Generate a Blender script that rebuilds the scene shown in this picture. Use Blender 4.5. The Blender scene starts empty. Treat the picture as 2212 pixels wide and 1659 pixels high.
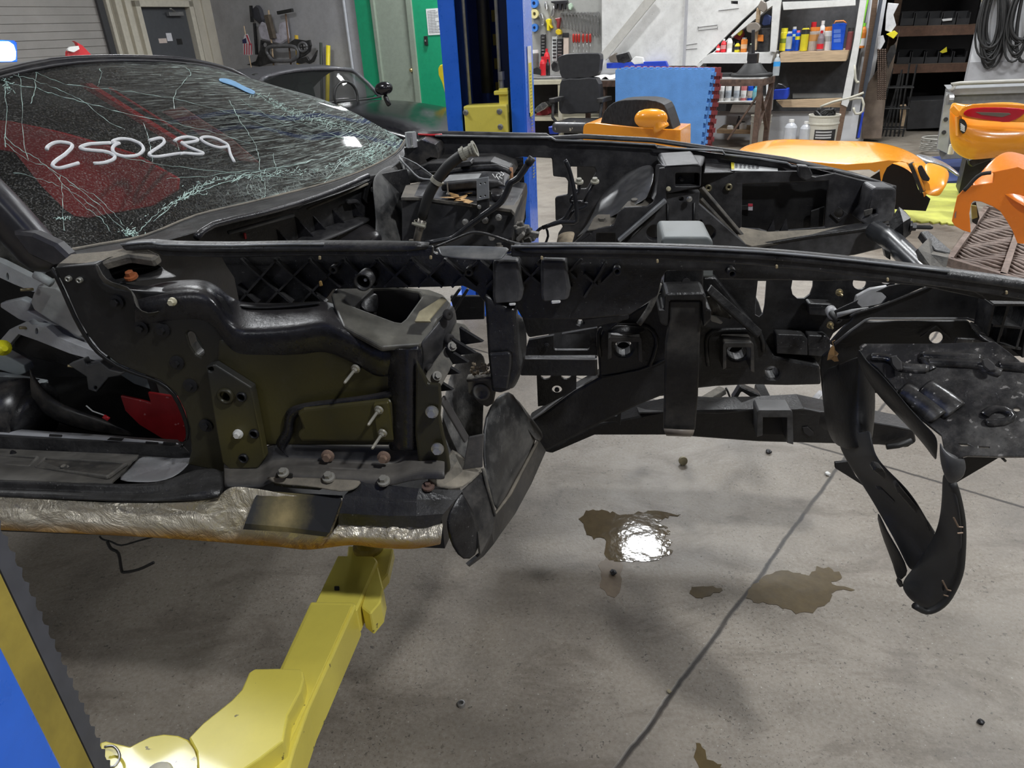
import bpy, bmesh, math, random
import numpy as np
from mathutils import Vector, Matrix
from mathutils.geometry import delaunay_2d_cdt
random.seed(7)
S = bpy.context.scene
COL = S.collection
# ------------------------------------------------------------ camera
FPX = 1533.0
HC = 1.5
_d = np.array([164.0, -3070.0, -FPX]); _d /= np.linalg.norm(_d); _up = -_d
_fw = np.array([0, 0, -1.0]); _Y = _fw - _fw.dot(_up)*_up; _Y /= np.linalg.norm(_Y)
_X = np.cross(_Y, _up)
MC = np.array([_X, _Y, _up])            # camera axes -> world axes
CAM = np.array([0, 0, HC])
cam = bpy.data.cameras.new('camera'); camo = bpy.data.objects.new('camera', cam); COL.objects.link(camo)
cam.sensor_width = 36.0; cam.sensor_fit = 'HORIZONTAL'; cam.lens = FPX/2212*36.0
cam.clip_start = 0.05; cam.clip_end = 100
m4 = Matrix.Identity(4)
for i in range(3):
    for j in range(3): m4[i][j] = MC[i][j]
m4.translation = Vector(CAM)
camo.matrix_world = m4
S.camera = camo
S.view_settings.view_transform = 'Standard'; S.view_settings.look = 'None'
S.view_settings.gamma = 1.0; S.view_settings.use_curve_mapping = False
S.view_settings.exposure = 0.38
# ------------------------------------------------------------ world
wd = bpy.data.worlds.new('world'); S.world = wd; wd.use_nodes = True
wd.node_tree.nodes['Background'].inputs[0].default_value = (0.9, 0.95, 1, 1)
wd.node_tree.nodes['Background'].inputs[1].default_value = 0.12
# ------------------------------------------------------------ lamps (fixtures are built further down round these positions)
LAMPS = [  # x, y, z, rotation, length, width, watts
    (1.45, 6.62, 4.1, -26, 0.36, 0.2, 230),
    (-3.2, 7.6, 4.1, -26, 0.9, 0.4, 200),
    (5.6, 5.2, 4.1, -26, 0.9, 0.4, 210),
    (-0.3, 11.0, 4.1, -26, 0.9, 0.4, 210),
    (-2.6, 3.3, 4.1, -26, 0.9, 0.4, 125),
    (3.6, 2.6, 4.1, -26, 0.9, 0.4, 120),
    (1.8, -0.35, 4.1, -26, 0.3, 0.25, 175),
    (-3.4, -2.6, 4.1, -26, 0.9, 0.4, 60),
    (3.9, 8.6, 4.1, -26, 0.9, 0.4, 170),
]
for (x, y, z, r, L, w, P) in LAMPS:
    ld = bpy.data.lights.new('lamp_light', 'AREA'); ld.shape = 'RECTANGLE'; ld.size = L; ld.size_y = w
    ld.energy = P*0.42; ld.color = (0.96, 0.98, 1.0)
    lo = bpy.data.objects.new('lamp_light', ld); COL.objects.link(lo)
    lo.location = (x, y, z-0.06); lo.rotation_euler = (0, 0, math.radians(r))

# ------------------------------------------------------------ helpers
def ray(x, y): return MC @ np.array([(x-1106)/FPX, -(y-829.5)/FPX, -1.0])
class Frame:
    """local frame: origin on the floor, turned by ang; turns picture points into local points on real planes"""
    def __init__(s, ang=0.0, o=(0, 0, 0)):
        a = math.radians(ang); s.ang = a
        s.U = np.array([math.cos(a), math.sin(a), 0]); s.V = np.array([-math.sin(a), math.cos(a), 0])
        s.o = np.array(o, float); s.root = None; s.base = np.zeros(3)
    def loc(s, p): p = p-s.o; return Vector((p@s.U, p@s.V, p[2]))
    def v(s, x, y, v): r = ray(x, y); return s.loc(CAM + r*((v-(CAM-s.o)@s.V)/(r@s.V)))
    def u(s, x, y, u): r = ray(x, y); return s.loc(CAM + r*((u-(CAM-s.o)@s.U)/(r@s.U)))
    def z(s, x, y, z): r = ray(x, y); return s.loc(CAM + r*((z-HC)/r[2]))
    def pl(s, x, y, A, N):
        r = ray(x, y); A = np.array(A); N = np.array(N)
        c = np.array([(CAM-s.o)@s.U, (CAM-s.o)@s.V, CAM[2]-s.o[2]]); rl = np.array([r@s.U, r@s.V, r[2]])
        return Vector(c + rl*(((A-c)@N)/(rl@N)))
    def world(s, p): return Vector(s.o + s.U*p[0] + s.V*p[1] + np.array([0, 0, p[2]]))
def thing(name, label, cat, F, base, group=None):
    """an Empty at the thing's base (base given in the frame F); children are built in F's coordinates"""
    o = bpy.data.objects.new(name, None); COL.objects.link(o); o.empty_display_size = 0.1
    o.location = F.world(base); o.rotation_euler = (0, 0, F.ang)
    o['label'] = label; o['category'] = cat
    if group: o['group'] = group
    G = Frame(math.degrees(F.ang), F.o); G.root = o; G.base = np.array(base, float)
    return G
def tag(o, label, cat, group=None, kind=None):
    o['label'] = label; o['category'] = cat
    if group: o['group'] = group
    if kind: o['kind'] = kind
    return o
def link(name, bm, m, F, parent=None, smooth=False, bevel=0, seg=2, angle=0.6, sub=0, solid=0, rec=True, off=-1):
    """bm in F's coordinates -> one object"""
    me = bpy.data.meshes.new(name)
    bmesh.ops.recalc_face_normals(bm, faces=bm.faces[:])
    bm.to_mesh(me); bm.free()
    n = len(me.vertices)
    co = np.empty(n*3); me.vertices.foreach_get('co', co); co = co.reshape(-1, 3)
    lo, hi = co.min(0), co.max(0); c = np.array([(lo[0]+hi[0])/2, (lo[1]+hi[1])/2, lo[2]])
    me.vertices.foreach_set('co', (co-c).ravel()); me.update()
    o = bpy.data.objects.new(name, me); COL.objects.link(o)
    me.materials.append(m)
    par = parent if parent is not None else F.root
    if par is None:
        o.location = F.world(c); o.rotation_euler = (0, 0, F.ang)
    else:
        o.parent = par
        pb = np.array(par['_c']) if '_c' in par else F.base
        o.location = Vector(c-pb)
    o['_c'] = [float(x) for x in c]
    if smooth:
        me.polygons.foreach_set('use_smooth', [True]*len(me.polygons))
    if solid:
        md = o.modifiers.new('solid', 'SOLIDIFY'); md.thickness = solid; md.offset = off
    if bevel:
        md = o.modifiers.new('bevel', 'BEVEL'); md.width = bevel; md.segments = seg; md.limit_method = 'ANGLE'
        md.angle_limit = angle; md.harden_normals = False
    if sub:
        md = o.modifiers.new('sub', 'SUBSURF'); md.levels = sub; md.render_levels = sub; md.boundary_smooth = 'PRESERVE_CORNERS'
    return o
def circ(cx, cy, rx, ry=None, n=18):
    ry = ry or rx
    return [(cx+rx*math.cos(2*math.pi*i/n), cy+ry*math.sin(2*math.pi*i/n)) for i in range(n)]
def rrect(x0, y0, x1, y1, r, n=4):
    p = []
    for (cx, cy, a0) in ((x1-r, y1-r, 0), (x0+r, y1-r, 90), (x0+r, y0+r, 180), (x1-r, y0+r, 270)):
        for i in range(n+1):
            a = math.radians(a0+90*i/n); p.append((cx+r*math.cos(a), cy+r*math.sin(a)))
    return p
def smoothpts(p, n=3, closed=False):
    """Catmull-Rom through the points"""
    P = [np.array(q, float) for q in p]; out = []; N = len(P)
    for i in range(N if closed else N-1):
        a = P[(i-1) % N] if closed or i > 0 else P[0]; b = P[i]; c = P[(i+1) % N]
        d = P[(i+2) % N] if closed or i+2 < N else P[-1]
        for k in range(n):
            t = k/n
            out.append(0.5*((2*b)+(-a+c)*t+(2*a-5*b+4*c-d)*t*t+(-a+3*b-3*c+d)*t**3))
    if not closed: out.append(P[-1])
    return [tuple(q) for q in out]
def inside(pt, poly):
    x, y = pt; c = False; n = len(poly)
    for i in range(n):
        x1, y1 = poly[i]; x2, y2 = poly[i-1]
        if (y1 > y) != (y2 > y) and x < (x2-x1)*(y-y1)/(y2-y1)+x1: c = not c
    return c
def poly_bm(bm, outer, holes, to3, nrm, th):
    """outer/holes: 2D lists; to3(x,y)->Vector on the front plane; thickness th along nrm (away from the viewer)"""
    pts = []; edges = []
    for lp in [outer]+list(holes):
        s = len(pts); pts += [Vector(q) for q in lp]
        edges += [(s+i, s+(i+1) % len(lp)) for i in range(len(lp))]
    v2, e2, f2, _, _, _ = delaunay_2d_cdt(pts, edges, [], 1 if not holes else 0, 1e-7)
    fs = []
    for f in f2:
        c = (sum(v2[i][0] for i in f)/len(f), sum(v2[i][1] for i in f)/len(f))
        if not inside(c, [tuple(q) for q in outer]): continue
        if any(inside(c, [tuple(q) for q in h]) for h in holes): continue
        fs.append(f)
    used = sorted({i for f in fs for i in f}); mp = {i: k for k, i in enumerate(used)}
    A = [bm.verts.new(to3(*v2[i])) for i in used]
    N = Vector(nrm).normalized()*th
    B = [bm.verts.new(a.co+N) for a in A]
    cnt = {}
    for f in fs:
        g = [mp[i] for i in f]
        try:
            bm.faces.new([A[i] for i in g]); bm.faces.new([B[i] for i in reversed(g)])
        except ValueError: pass
        for i in range(len(g)):
            a, b = g[i], g[(i+1) % len(g)]; k = (min(a, b), max(a, b)); cnt.setdefault(k, []).append((a, b))
    for k, l in cnt.items():
        if len(l) == 1:
            a, b = l[0]
            try: bm.faces.new([A[b], A[a], B[a], B[b]])
            except ValueError: pass
def px2plane(F, pts, A, N):
    return [F.pl(x, y, A, N) for x, y in pts]
def plate(name, F, pts, d, th, m, holes=(), bevel=0.0015, parent=None, axis='v', N=None, A=None, bm=None, seg=1):
    """a sheet of thickness th traced on a plane: axis v/u/z at distance d, or the plane (A,N)"""
    if A is not None: pass
    elif axis == 'v': A = (0, d, 0); N = (0, 1, 0)
    elif axis == 'u': A = (d, 0, 0); N = (1, 0, 0)
    elif axis == 'z': A = (0, 0, d); N = (0, 0, -1)
    N = Vector(N).normalized()
    c = np.array([(CAM-F.o)@F.U, (CAM-F.o)@F.V, HC])
    if Vector(np.array(A)-c).dot(N) < 0: N = -N
    e1 = Vector((1, 0, 0)) if abs(N.x) < 0.8 else Vector((0, 1, 0))
    e1 = (e1-N*e1.dot(N)).normalized(); e2 = N.cross(e1); A = Vector(A)
    def cv(q): p = F.pl(q[0], q[1], A, N)-A; return (p.dot(e1), p.dot(e2))
    own = bm is None
    if own: bm = bmesh.new()
    poly_bm(bm, [cv(q) for q in pts], [[cv(q) for q in h] for h in holes], lambda x, y: A+e1*x+e2*y, N, th)
    if own: return link(name, bm, m, F, parent, bevel=bevel, seg=seg)
def solid_between(name, F, A3, B3, m, parent=None, bevel=0.002, bm=None):
    """prism between two equal loops of 3D points"""
    own = bm is None
    if own: bm = bmesh.new()
    a = [bm.verts.new(Vector(p)) for p in A3]; b = [bm.verts.new(Vector(p)) for p in B3]
    bm.faces.new(a); bm.faces.new(list(reversed(b))); n = len(a)
    for i in range(n): bm.faces.new([a[(i+1) % n], a[i], b[i], b[(i+1) % n]])
    if own: return link(name, bm, m, F, parent, bevel=bevel)
def prism(name, F, pts, d0, d1, m, **k):
    """outline traced at v=d0, extruded straight back to v=d1"""
    return plate(name, F, pts, d0, d1-d0, m, **k)
def grid_bm(bm, rows, closed=False):
    R = [[bm.verts.new(Vector(p)) for p in r] for r in rows]
    for i in range(len(R)-1):
        n = len(R[i])
        for j in range(n if closed else n-1):
            try: bm.faces.new([R[i][j], R[i][(j+1) % n], R[i+1][(j+1) % n], R[i+1][j]])
            except ValueError: pass
    return R
def sheet(name, F, rows, m, th=0.004, sub=1, parent=None, smooth=True, off=0, bm=None):
    own = bm is None
    if own: bm = bmesh.new()
    grid_bm(bm, rows)
    if own: return link(name, bm, m, F, parent, smooth=smooth, solid=th, sub=sub, off=off)
def tube_bm(bm, pts, r, n=8, cap=True, smooth=0):
    P = [Vector(p) for p in pts]
    if smooth: P = [Vector(q) for q in smoothpts(P, smooth)]
    rs = r if isinstance(r, (list, tuple)) else [r]*len(P)
    if len(rs) != len(P): rs = [rs[min(len(rs)-1, int(i*len(rs)/len(P)))] for i in range(len(P))]
    rings = []; ref = None
    for i, p in enumerate(P):
        t = (P[min(i+1, len(P)-1)]-P[max(i-1, 0)])
        if t.length < 1e-9: t = Vector((0, 0, 1))
        t.normalize()
        if ref is None: ref = Vector((0, 0, 1)) if abs(t.z) < 0.9 else Vector((1, 0, 0))
        a = (ref-t*ref.dot(t)).normalized(); b = t.cross(a); ref = a
        rings.append([bm.verts.new(p+(a*math.cos(2*math.pi*k/n)+b*math.sin(2*math.pi*k/n))*rs[i]) for k in range(n)])
    for i in range(len(rings)-1):
        for k in range(n): bm.faces.new([rings[i][k], rings[i][(k+1) % n], rings[i+1][(k+1) % n], rings[i+1][k]])
    if cap: bm.faces.new(rings[0]); bm.faces.new(list(reversed(rings[-1])))
def tube(name, F, pts, r, m, n=10, parent=None, smooth=0):
    bm = bmesh.new(); tube_bm(bm, pts, r, n, True, smooth); return link(name, bm, m, F, parent, smooth=True)
def lathe_bm(bm, prof, M=None, n=20, cap=True):
    """prof: (r,z) list"""
    rings = []
    for r, z in prof:
        rings.append([bm.verts.new((M @ Vector((max(r, 1e-4)*math.cos(2*math.pi*k/n), max(r, 1e-4)*math.sin(2*math.pi*k/n), z))) if M is not None
                      else Vector((max(r, 1e-4)*math.cos(2*math.pi*k/n), max(r, 1e-4)*math.sin(2*math.pi*k/n), z))) for k in range(n)])
    for i in range(len(rings)-1):
        for k in range(n): bm.faces.new([rings[i][k], rings[i][(k+1) % n], rings[i+1][(k+1) % n], rings[i+1][k]])
    if cap: bm.faces.new(rings[0]); bm.faces.new(list(reversed(rings[-1])))
def box_bm(bm, c, s, rot=None, taper=1.0):
    """box centred at c, sizes s, optional 3x3/4x4 rotation"""
    vs = []
    for z in (-1, 1):
        for x, y in ((-1, -1), (1, -1), (1, 1), (-1, 1)):
            k = taper if z > 0 else 1
            p = Vector((x*s[0]/2*k, y*s[1]/2*k, z*s[2]/2))
            if rot is not None: p = rot @ p
            vs.append(bm.verts.new(Vector(c)+p))
    for f in ((3, 2, 1, 0), (4, 5, 6, 7), (0, 1, 5, 4), (1, 2, 6, 5), (2, 3, 7, 6), (3, 0, 4, 7)): bm.faces.new([vs[i] for i in f])
def box(name, F, c, s, m, rot=None, bevel=0.004, parent=None, taper=1.0):
    bm = bmesh.new(); box_bm(bm, c, s, rot, taper); return link(name, bm, m, F, parent, bevel=bevel)
def beam_bm(bm, a, b, w, h, up=(0, 0, 1)):
    """square bar from a to b, width w sideways, height h along up"""
    a = Vector(a); b = Vector(b); t = (b-a); L = t.length; t.normalize(); up = Vector(up)
    y = up-t*up.dot(t); y.normalize(); x = t.cross(y)
    vs = []
    for p in (a, b):
        for i, j in ((-1, -1), (1, -1), (1, 1), (-1, 1)): vs.append(bm.verts.new(p+x*(i*w/2)+y*(j*h/2)))
    for f in ((3, 2, 1, 0), (4, 5, 6, 7), (0, 1, 5, 4), (1, 2, 6, 5), (2, 3, 7, 6), (3, 0, 4, 7)): bm.faces.new([vs[i] for i in f])
def beam(name, F, a, b, w, h, m, up=(0, 0, 1), bevel=0.003, parent=None):
    bm = bmesh.new(); beam_bm(bm, a, b, w, h, up); return link(name, bm, m, F, parent, bevel=bevel)
def aim(p, d):
    """matrix at p whose local z points along d"""
    return Matrix.Translation(Vector(p)) @ Vector(d).to_track_quat('Z', 'Y').to_matrix().to_4x4()
def dup_tree(o, parent=None, loc=None, rot=None):
    c = o.copy(); COL.objects.link(c)
    if parent is not None: c.parent = parent
    if loc is not None: c.location = loc
    if rot is not None: c.rotation_euler = rot
    for ch in list(o.children): dup_tree(ch, c)
    return c
# ------------------------------------------------------------ materials
def newmat(name):
    m = bpy.data.materials.new(name); m.use_nodes = True
    return m, m.node_tree, m.node_tree.nodes['Principled BSDF']
class NT:
    def __init__(s, nt): s.nt = nt
    def n(s, t, **k):
        x = s.nt.nodes.new(t)
        for a, b in k.items():
            if a.startswith('i_'): x.inputs[int(a[2:]) if a[2:].isdigit() else a[2:].replace('_', ' ')].default_value = b
            else: setattr(x, a, b)
        return x
    def l(s, a, b): s.nt.links.new(a, b)
    def noise(s, scale, detail=4, rough=0.6, vec=None, dist=0):
        x = s.n('ShaderNodeTexNoise'); x.inputs['Scale'].default_value = scale; x.inputs['Detail'].default_value = detail
        x.inputs['Roughness'].default_value = rough; x.inputs['Distortion'].default_value = dist
        if vec is not None: s.l(vec, x.inputs['Vector'])
        return x.outputs['Fac']
    def ramp(s, f, stops, cols=None):
        x = s.n('ShaderNodeValToRGB'); cr = x.color_ramp
        while len(cr.elements) < len(stops): cr.elements.new(0.5)
        for e, (p, c) in zip(cr.elements, stops):
            e.position = p; e.color = (c, c, c, 1) if not isinstance(c, (tuple, list)) else (*c[:3], 1)
        s.l(f, x.inputs[0]); return x.outputs[0]
    def mix(s, f, a, b, mode='MIX'):
        x = s.n('ShaderNodeMixRGB', blend_type=mode)
        for i, q in ((0, f), (1, a), (2, b)):
            if isinstance(q, (int, float)): x.inputs[i].default_value = q if i == 0 else (q, q, q, 1)
            elif isinstance(q, (tuple, list)): x.inputs[i].default_value = (*q[:3], 1)
            else: s.l(q, x.inputs[i])
        return x.outputs[0]
    def math(s, op, a, b=0.0, c=0.0, clamp=False):
        x = s.n('ShaderNodeMath', operation=op, use_clamp=clamp)
        for i, q in enumerate((a, b, c)):
            if isinstance(q, (int, float)): x.inputs[i].default_value = q
            else: s.l(q, x.inputs[i])
        return x.outputs[0]
    def coord(s, kind='Object', scale=(1, 1, 1), rot=(0, 0, 0), loc=(0, 0, 0)):
        c = s.n('ShaderNodeTexCoord'); mp = s.n('ShaderNodeMapping')
        mp.inputs['Scale'].default_value = scale; mp.inputs['Rotation'].default_value = rot; mp.inputs['Location'].default_value = loc
        s.l(c.outputs[kind], mp.inputs[0]); return mp.outputs[0]
    def bump(s, h, strength, dist=0.01, nrm=None):
        b = s.n('ShaderNodeBump'); b.inputs['Strength'].default_value = strength; b.inputs['Distance'].default_value = dist
        s.l(h, b.inputs['Height'])
        if nrm is not None: s.l(nrm, b.inputs['Normal'])
        return b.outputs[0]
MATS = {}
def mat(name, col, rough=0.5, metal=0.0, var=0.25, sc=18, dust=0.0, dcol=(0.33, 0.29, 0.23), bump=0.0, bsc=120, coat=0.0, scr=0.0,
        alpha=None, trans=0.0, spec=0.5, updust=0.0, spots=None, aniso=None):
    if name in MATS: return MATS[name]
    m, nt, P = newmat(name); T = NT(nt); v = T.coord(scale=aniso or (1, 1, 1))
    n1 = T.noise(sc, 5, 0.6, v)
    c = T.mix(T.ramp(n1, [(0.3, 0), (0.7, 1)]), tuple(x*(1-var) for x in col[:3]), tuple(min(1, x*(1+var)) for x in col[:3]))
    r = T.math('MULTIPLY_ADD', n1, 0.3, rough-0.15, clamp=True)
    if dust or updust:
        n2 = T.noise(9, 8, 0.7, v); n3 = T.noise(60, 4, 0.7, v)
        f = T.math('MULTIPLY', T.ramp(n2, [(0.42, 0), (0.72, 1)]), T.ramp(n3, [(0.3, 0.35), (0.7, 1)]))
        f = T.math('MULTIPLY', f, dust)
        if updust:
            g = T.n('ShaderNodeNewGeometry'); sx = T.n('ShaderNodeSeparateXYZ'); T.l(g.outputs['True Normal'], sx.inputs[0])
            up = T.math('MULTIPLY', T.ramp(sx.outputs[2], [(0.55, 0), (0.95, 1)]), T.ramp(n2, [(0.3, 0.25), (0.65, 1)]))
            f = T.math('MAXIMUM', f, T.math('MULTIPLY', up, updust))
        c = T.mix(f, c, dcol); r = T.math('MULTIPLY_ADD', f, 0.4, r, clamp=True)
    if scr:
        w = T.coord(scale=(3, 40, 40), rot=(0.3, 0.5, 0.2)); n4 = T.noise(6, 6, 0.75, w, 1.2)
        w2 = T.coord(scale=(40, 3, 6), rot=(0.1, 0.9, 0.4)); n5 = T.noise(7, 6, 0.75, w2, 1.0)
        f = T.math('MAXIMUM', T.ramp(n4, [(0.64, 0), (0.70, 1)]), T.ramp(n5, [(0.65, 0), (0.71, 1)]))
        c = T.mix(T.math('MULTIPLY', f, scr), c, (0.35, 0.35, 0.36))
    if spots:  # (scale, threshold, colour)
        n6 = T.noise(spots[0], 3, 0.5, v); c = T.mix(T.ramp(n6, [(spots[1], 0), (spots[1]+0.02, 1)]), c, spots[2])
    T.l(c, P.inputs['Base Color']); T.l(r, P.inputs['Roughness'])
    P.inputs['Metallic'].default_value = metal; P.inputs['Coat Weight'].default_value = coat; P.inputs['Coat Roughness'].default_value = 0.06
    P.inputs['Transmission Weight'].default_value = trans; P.inputs['Specular IOR Level'].default_value = spec
    if bump: T.l(T.bump(T.noise(bsc, 4, 0.6, v), bump, 0.004), P.inputs['Normal'])
    if alpha is not None: P.inputs['Alpha'].default_value = alpha
    MATS[name] = m; return m
def flat(name, col, rough=0.5, metal=0.0, **k): return mat(name, col, rough, metal, var=k.pop('var', 0.08), **k)
def emis(name, col, s):
    m, nt, P = newmat(name); P.inputs['Base Color'].default_value = (*col, 1); P.inputs['Emission Color'].default_value = (*col, 1)
    P.inputs['Emission Strength'].default_value = s; return m
BLK = mat('black_moulded_plastic', (0.017, 0.017, 0.019), 0.33, var=0.45, dust=0.6, dcol=(0.10, 0.097, 0.09), bump=0.3, scr=0.45, updust=0.4, spots=(170, 0.71, (0.16, 0.16, 0.155)))
BLKD = mat('dark_inner_plastic', (0.009, 0.009, 0.010), 0.42, var=0.3, dust=0.3, dcol=(0.04, 0.038, 0.035), bump=0.15, scr=0.12, updust=0.3)
SATIN = mat('satin_black_composite', (0.016, 0.016, 0.02), 0.26, var=0.3, dust=0.2, dcol=(0.11, 0.10, 0.09), bump=0.2, updust=0.35, sc=30)
FRAME = mat('black_painted_steel', (0.012, 0.012, 0.013), 0.36, var=0.4, dust=0.5, dcol=(0.06, 0.057, 0.053), scr=0.2, bump=0.35, updust=0.3)
WORN = mat('worn_dusty_steel', (0.06, 0.06, 0.058), 0.5, var=0.5, dust=0.8, dcol=(0.36, 0.33, 0.28), bump=0.5, scr=0.3, updust=0.8)
DUSTY = mat('dusty_ledge', (0.10, 0.095, 0.085), 0.75, var=0.4, dust=0.9, dcol=(0.42, 0.37, 0.29), bump=0.4, updust=0.8)
GLOSS = mat('glossy_black_tray', (0.014, 0.014, 0.016), 0.2, var=0.4, dust=0.55, dcol=(0.30, 0.285, 0.26), sc=25, bump=0.15, bsc=60, scr=0.6, updust=0.12, spots=(60, 0.64, (0.22, 0.21, 0.2)))
GREY = mat('cast_grey_metal', (0.52, 0.525, 0.54), 0.5, metal=0.1, var=0.25, dust=0.5, dcol=(0.2, 0.19, 0.18), bump=0.3)
ZINC = mat('zinc_bolt', (0.62, 0.62, 0.6), 0.35, metal=0.8, var=0.2)
RUST = mat('rusty_bolt', (0.36, 0.25, 0.19), 0.6, metal=0.3, var=0.3)
BBOLT = mat('black_bolt', (0.03, 0.03, 0.033), 0.4, metal=0.4)
FOIL = None
YEL = mat('lift_yellow_paint', (0.88, 0.76, 0.13), 0.38, var=0.07, sc=3, coat=0.2, dust=0.12, dcol=(0.25, 0.2, 0.06), spots=(45, 0.70, (0.22, 0.18, 0.05)))
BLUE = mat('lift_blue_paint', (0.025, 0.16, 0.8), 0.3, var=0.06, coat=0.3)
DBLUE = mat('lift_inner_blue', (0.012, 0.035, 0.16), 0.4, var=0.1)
ORANGE = mat('orange_car_paint', (0.95, 0.36, 0.025), 0.25, var=0.03, sc=3, coat=0.6)
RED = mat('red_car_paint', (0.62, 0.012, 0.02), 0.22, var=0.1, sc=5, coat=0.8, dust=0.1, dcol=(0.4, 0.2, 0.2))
CARBLK = mat('gloss_black_car_paint', (0.006, 0.006, 0.008), 0.2, var=0.1)
RUBBER = mat('black_rubber', (0.02, 0.02, 0.02), 0.55, var=0.2)
WHITEP = mat('white_painted_board', (0.72, 0.72, 0.70), 0.6, var=0.08, sc=4, dust=0.5, dcol=(0.35, 0.34, 0.32), bump=0.15, spots=(28, 0.74, (0.15, 0.14, 0.13)))
WOOD = mat('pine_board', (0.52, 0.38, 0.24), 0.7, var=0.25, sc=6, aniso=(1, 8, 14), bump=0.2, dust=0.25, dcol=(0.25, 0.2, 0.15))
DWOOD = mat('dark_board', (0.16, 0.10, 0.065), 0.75, var=0.35, sc=6, aniso=(1, 8, 14), bump=0.3)
STEEL = mat('bare_steel', (0.5, 0.5, 0.5), 0.35, metal=0.85, var=0.15)
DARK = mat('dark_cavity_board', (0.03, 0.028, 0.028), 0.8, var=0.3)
WHITEPL = mat('white_plastic', (0.8, 0.8, 0.78), 0.4, var=0.05)
# ============================================================ the setting
W0 = Frame(0.0)                 # world
WA = Frame(-26.2)               # frame of the back wall
YB = 10.57; XL = -10.67
def struct(o, kind='structure'): o['kind'] = kind; return o
def floor_mat():
    m, nt, P = newmat('concrete_floor'); T = NT(nt); v = T.coord()
    big = T.noise(0.7, 5, 0.6, v); mid = T.noise(5, 6, 0.65, v); fine = T.noise(90, 4, 0.7, v); spk = T.noise(150, 2, 0.5, v)
    c = T.mix(T.ramp(big, [(0.3, 0), (0.7, 1)]), (0.185, 0.152, 0.118), (0.31, 0.275, 0.23))
    c = T.mix(T.math('MULTIPLY', T.ramp(mid, [(0.35, 0), (0.75, 1)]), 0.65), c, (0.135, 0.108, 0.078))
    c = T.mix(T.math('MULTIPLY', T.ramp(fine, [(0.3, 0), (0.7, 1)]), 0.55), c, (0.40, 0.37, 0.32))
    c = T.mix(T.ramp(spk, [(0.70, 0), (0.74, 0.7)]), c, (0.6, 0.58, 0.54))
    dk = T.noise(130, 3, 0.6, T.coord(loc=(3, 5, 1)))
    dkm = T.math('MULTIPLY', T.ramp(dk, [(0.62, 0), (0.66, 1)]), T.ramp(T.noise(2.2, 4, 0.6, v), [(0.42, 0), (0.6, 1)]))
    c = T.mix(T.math('MULTIPLY', dkm, 0.8), c, (0.05, 0.045, 0.04))
    # oil grime patches
    gr = T.ramp(T.noise(1.6, 5, 0.7, T.coord(loc=(7.3, 1.1, 0))), [(0.5, 0), (0.72, 1)])
    c = T.mix(T.math('MULTIPLY', gr, 0.6), c, (0.13, 0.115, 0.10))
    sx = T.n('ShaderNodeSeparateXYZ'); T.l(v, sx.inputs[0]); X, Y = sx.outputs[0], sx.outputs[1]
    wob = T.math('MULTIPLY', T.math('SUBTRACT', T.noise(3, 4, 0.7, v), 0.5), 0.03)
    hmask = None
    for (a, b, w) in ((W0.z(1335, 1659, 0), W0.z(1810, 1010, 0), 0.007), (W0.z(1760, 965, 0), W0.z(2212, 1095, 0), 0.006)):
        t = (b-a).normalized(); n = Vector((-t.y, t.x)); 
        d = T.math('ADD', T.math('MULTIPLY', X, n.x), T.math('MULTIPLY_ADD', Y, n.y, -(n.x*a.x+n.y*a.y)))
        d = T.math('ABSOLUTE', T.math('ADD', d, wob))
        k = T.ramp(T.math('DIVIDE', d, w*1.25), [(0.35, 1), (0.6, 0.7), (1.0, 0)])
        hmask = k if hmask is None else T.math('MAXIMUM', hmask, k)
    c = T.mix(T.math('MULTIPLY', hmask, T.ramp(mid, [(0.3, 1), (0.8, 0.85)])), c, (0.028, 0.024, 0.022))
    # dark smears and pits
    s0 = T.ramp(T.noise(2.6, 7, 0.75, T.coord(scale=(1, 1.8, 1), rot=(0, 0, 0.5), loc=(2, 9, 0)), 0.6), [(0.5, 0), (0.62, 1)])
    c = T.mix(T.math('MULTIPLY', s0, 0.45), c, (0.10, 0.08, 0.06))
    pit = T.ramp(T.noise(75, 3, 0.65, T.coord(loc=(11, 4, 0))), [(0.64, 0), (0.67, 0.8)])
    c = T.mix(T.math('MULTIPLY', pit, T.ramp(mid, [(0.35, 0.15), (0.6, 1)])), c, (0.06, 0.05, 0.042))
    # scuffs
    s1 = T.noise(3, 6, 0.8, T.coord(scale=(1.2, 30, 1), rot=(0, 0, 0.9)), 1.0)
    c = T.mix(T.ramp(s1, [(0.68, 0), (0.74, 0.35)]), c, (0.55, 0.52, 0.47))
    T.l(c, P.inputs['Base Color'])
    T.l(T.ramp(T.math('ADD', T.math('MULTIPLY', mid, 0.6), T.math('MULTIPLY', fine, 0.4)), [(0.3, 0.36), (0.7, 0.62)]), P.inputs['Roughness'])
    h = T.math('SUBTRACT', T.math('MULTIPLY_ADD', fine, 0.4, T.math('MULTIPLY', mid, 0.3)), hmask)
    T.l(T.bump(h, 0.4, 0.006), P.inputs['Normal'])
    return m
FLOORM = floor_mat()
bm = bmesh.new(); box_bm(bm, (0, 0, -0.05), (44, 44, 0.1)); struct(link('floor', bm, FLOORM, W0))
def wetmat(name, col, rough, alpha_sc=None):
    m, nt, P = newmat(name); T = NT(nt); v = T.coord(); n = T.noise(30, 4, 0.6, v)
    c = T.mix(T.ramp(n, [(0.3, 0), (0.7, 1)]), col, tuple(x*0.7 for x in col)); T.l(c, P.inputs['Base Color'])
    P.inputs['Roughness'].default_value = rough; P.inputs['Coat Weight'].default_value = 0.0; P.inputs['Coat Roughness'].default_value = 0.03
    T.l(T.bump(T.noise(22, 3, 0.5, v), 0.07, 0.01), P.inputs['Normal']); return m
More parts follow.
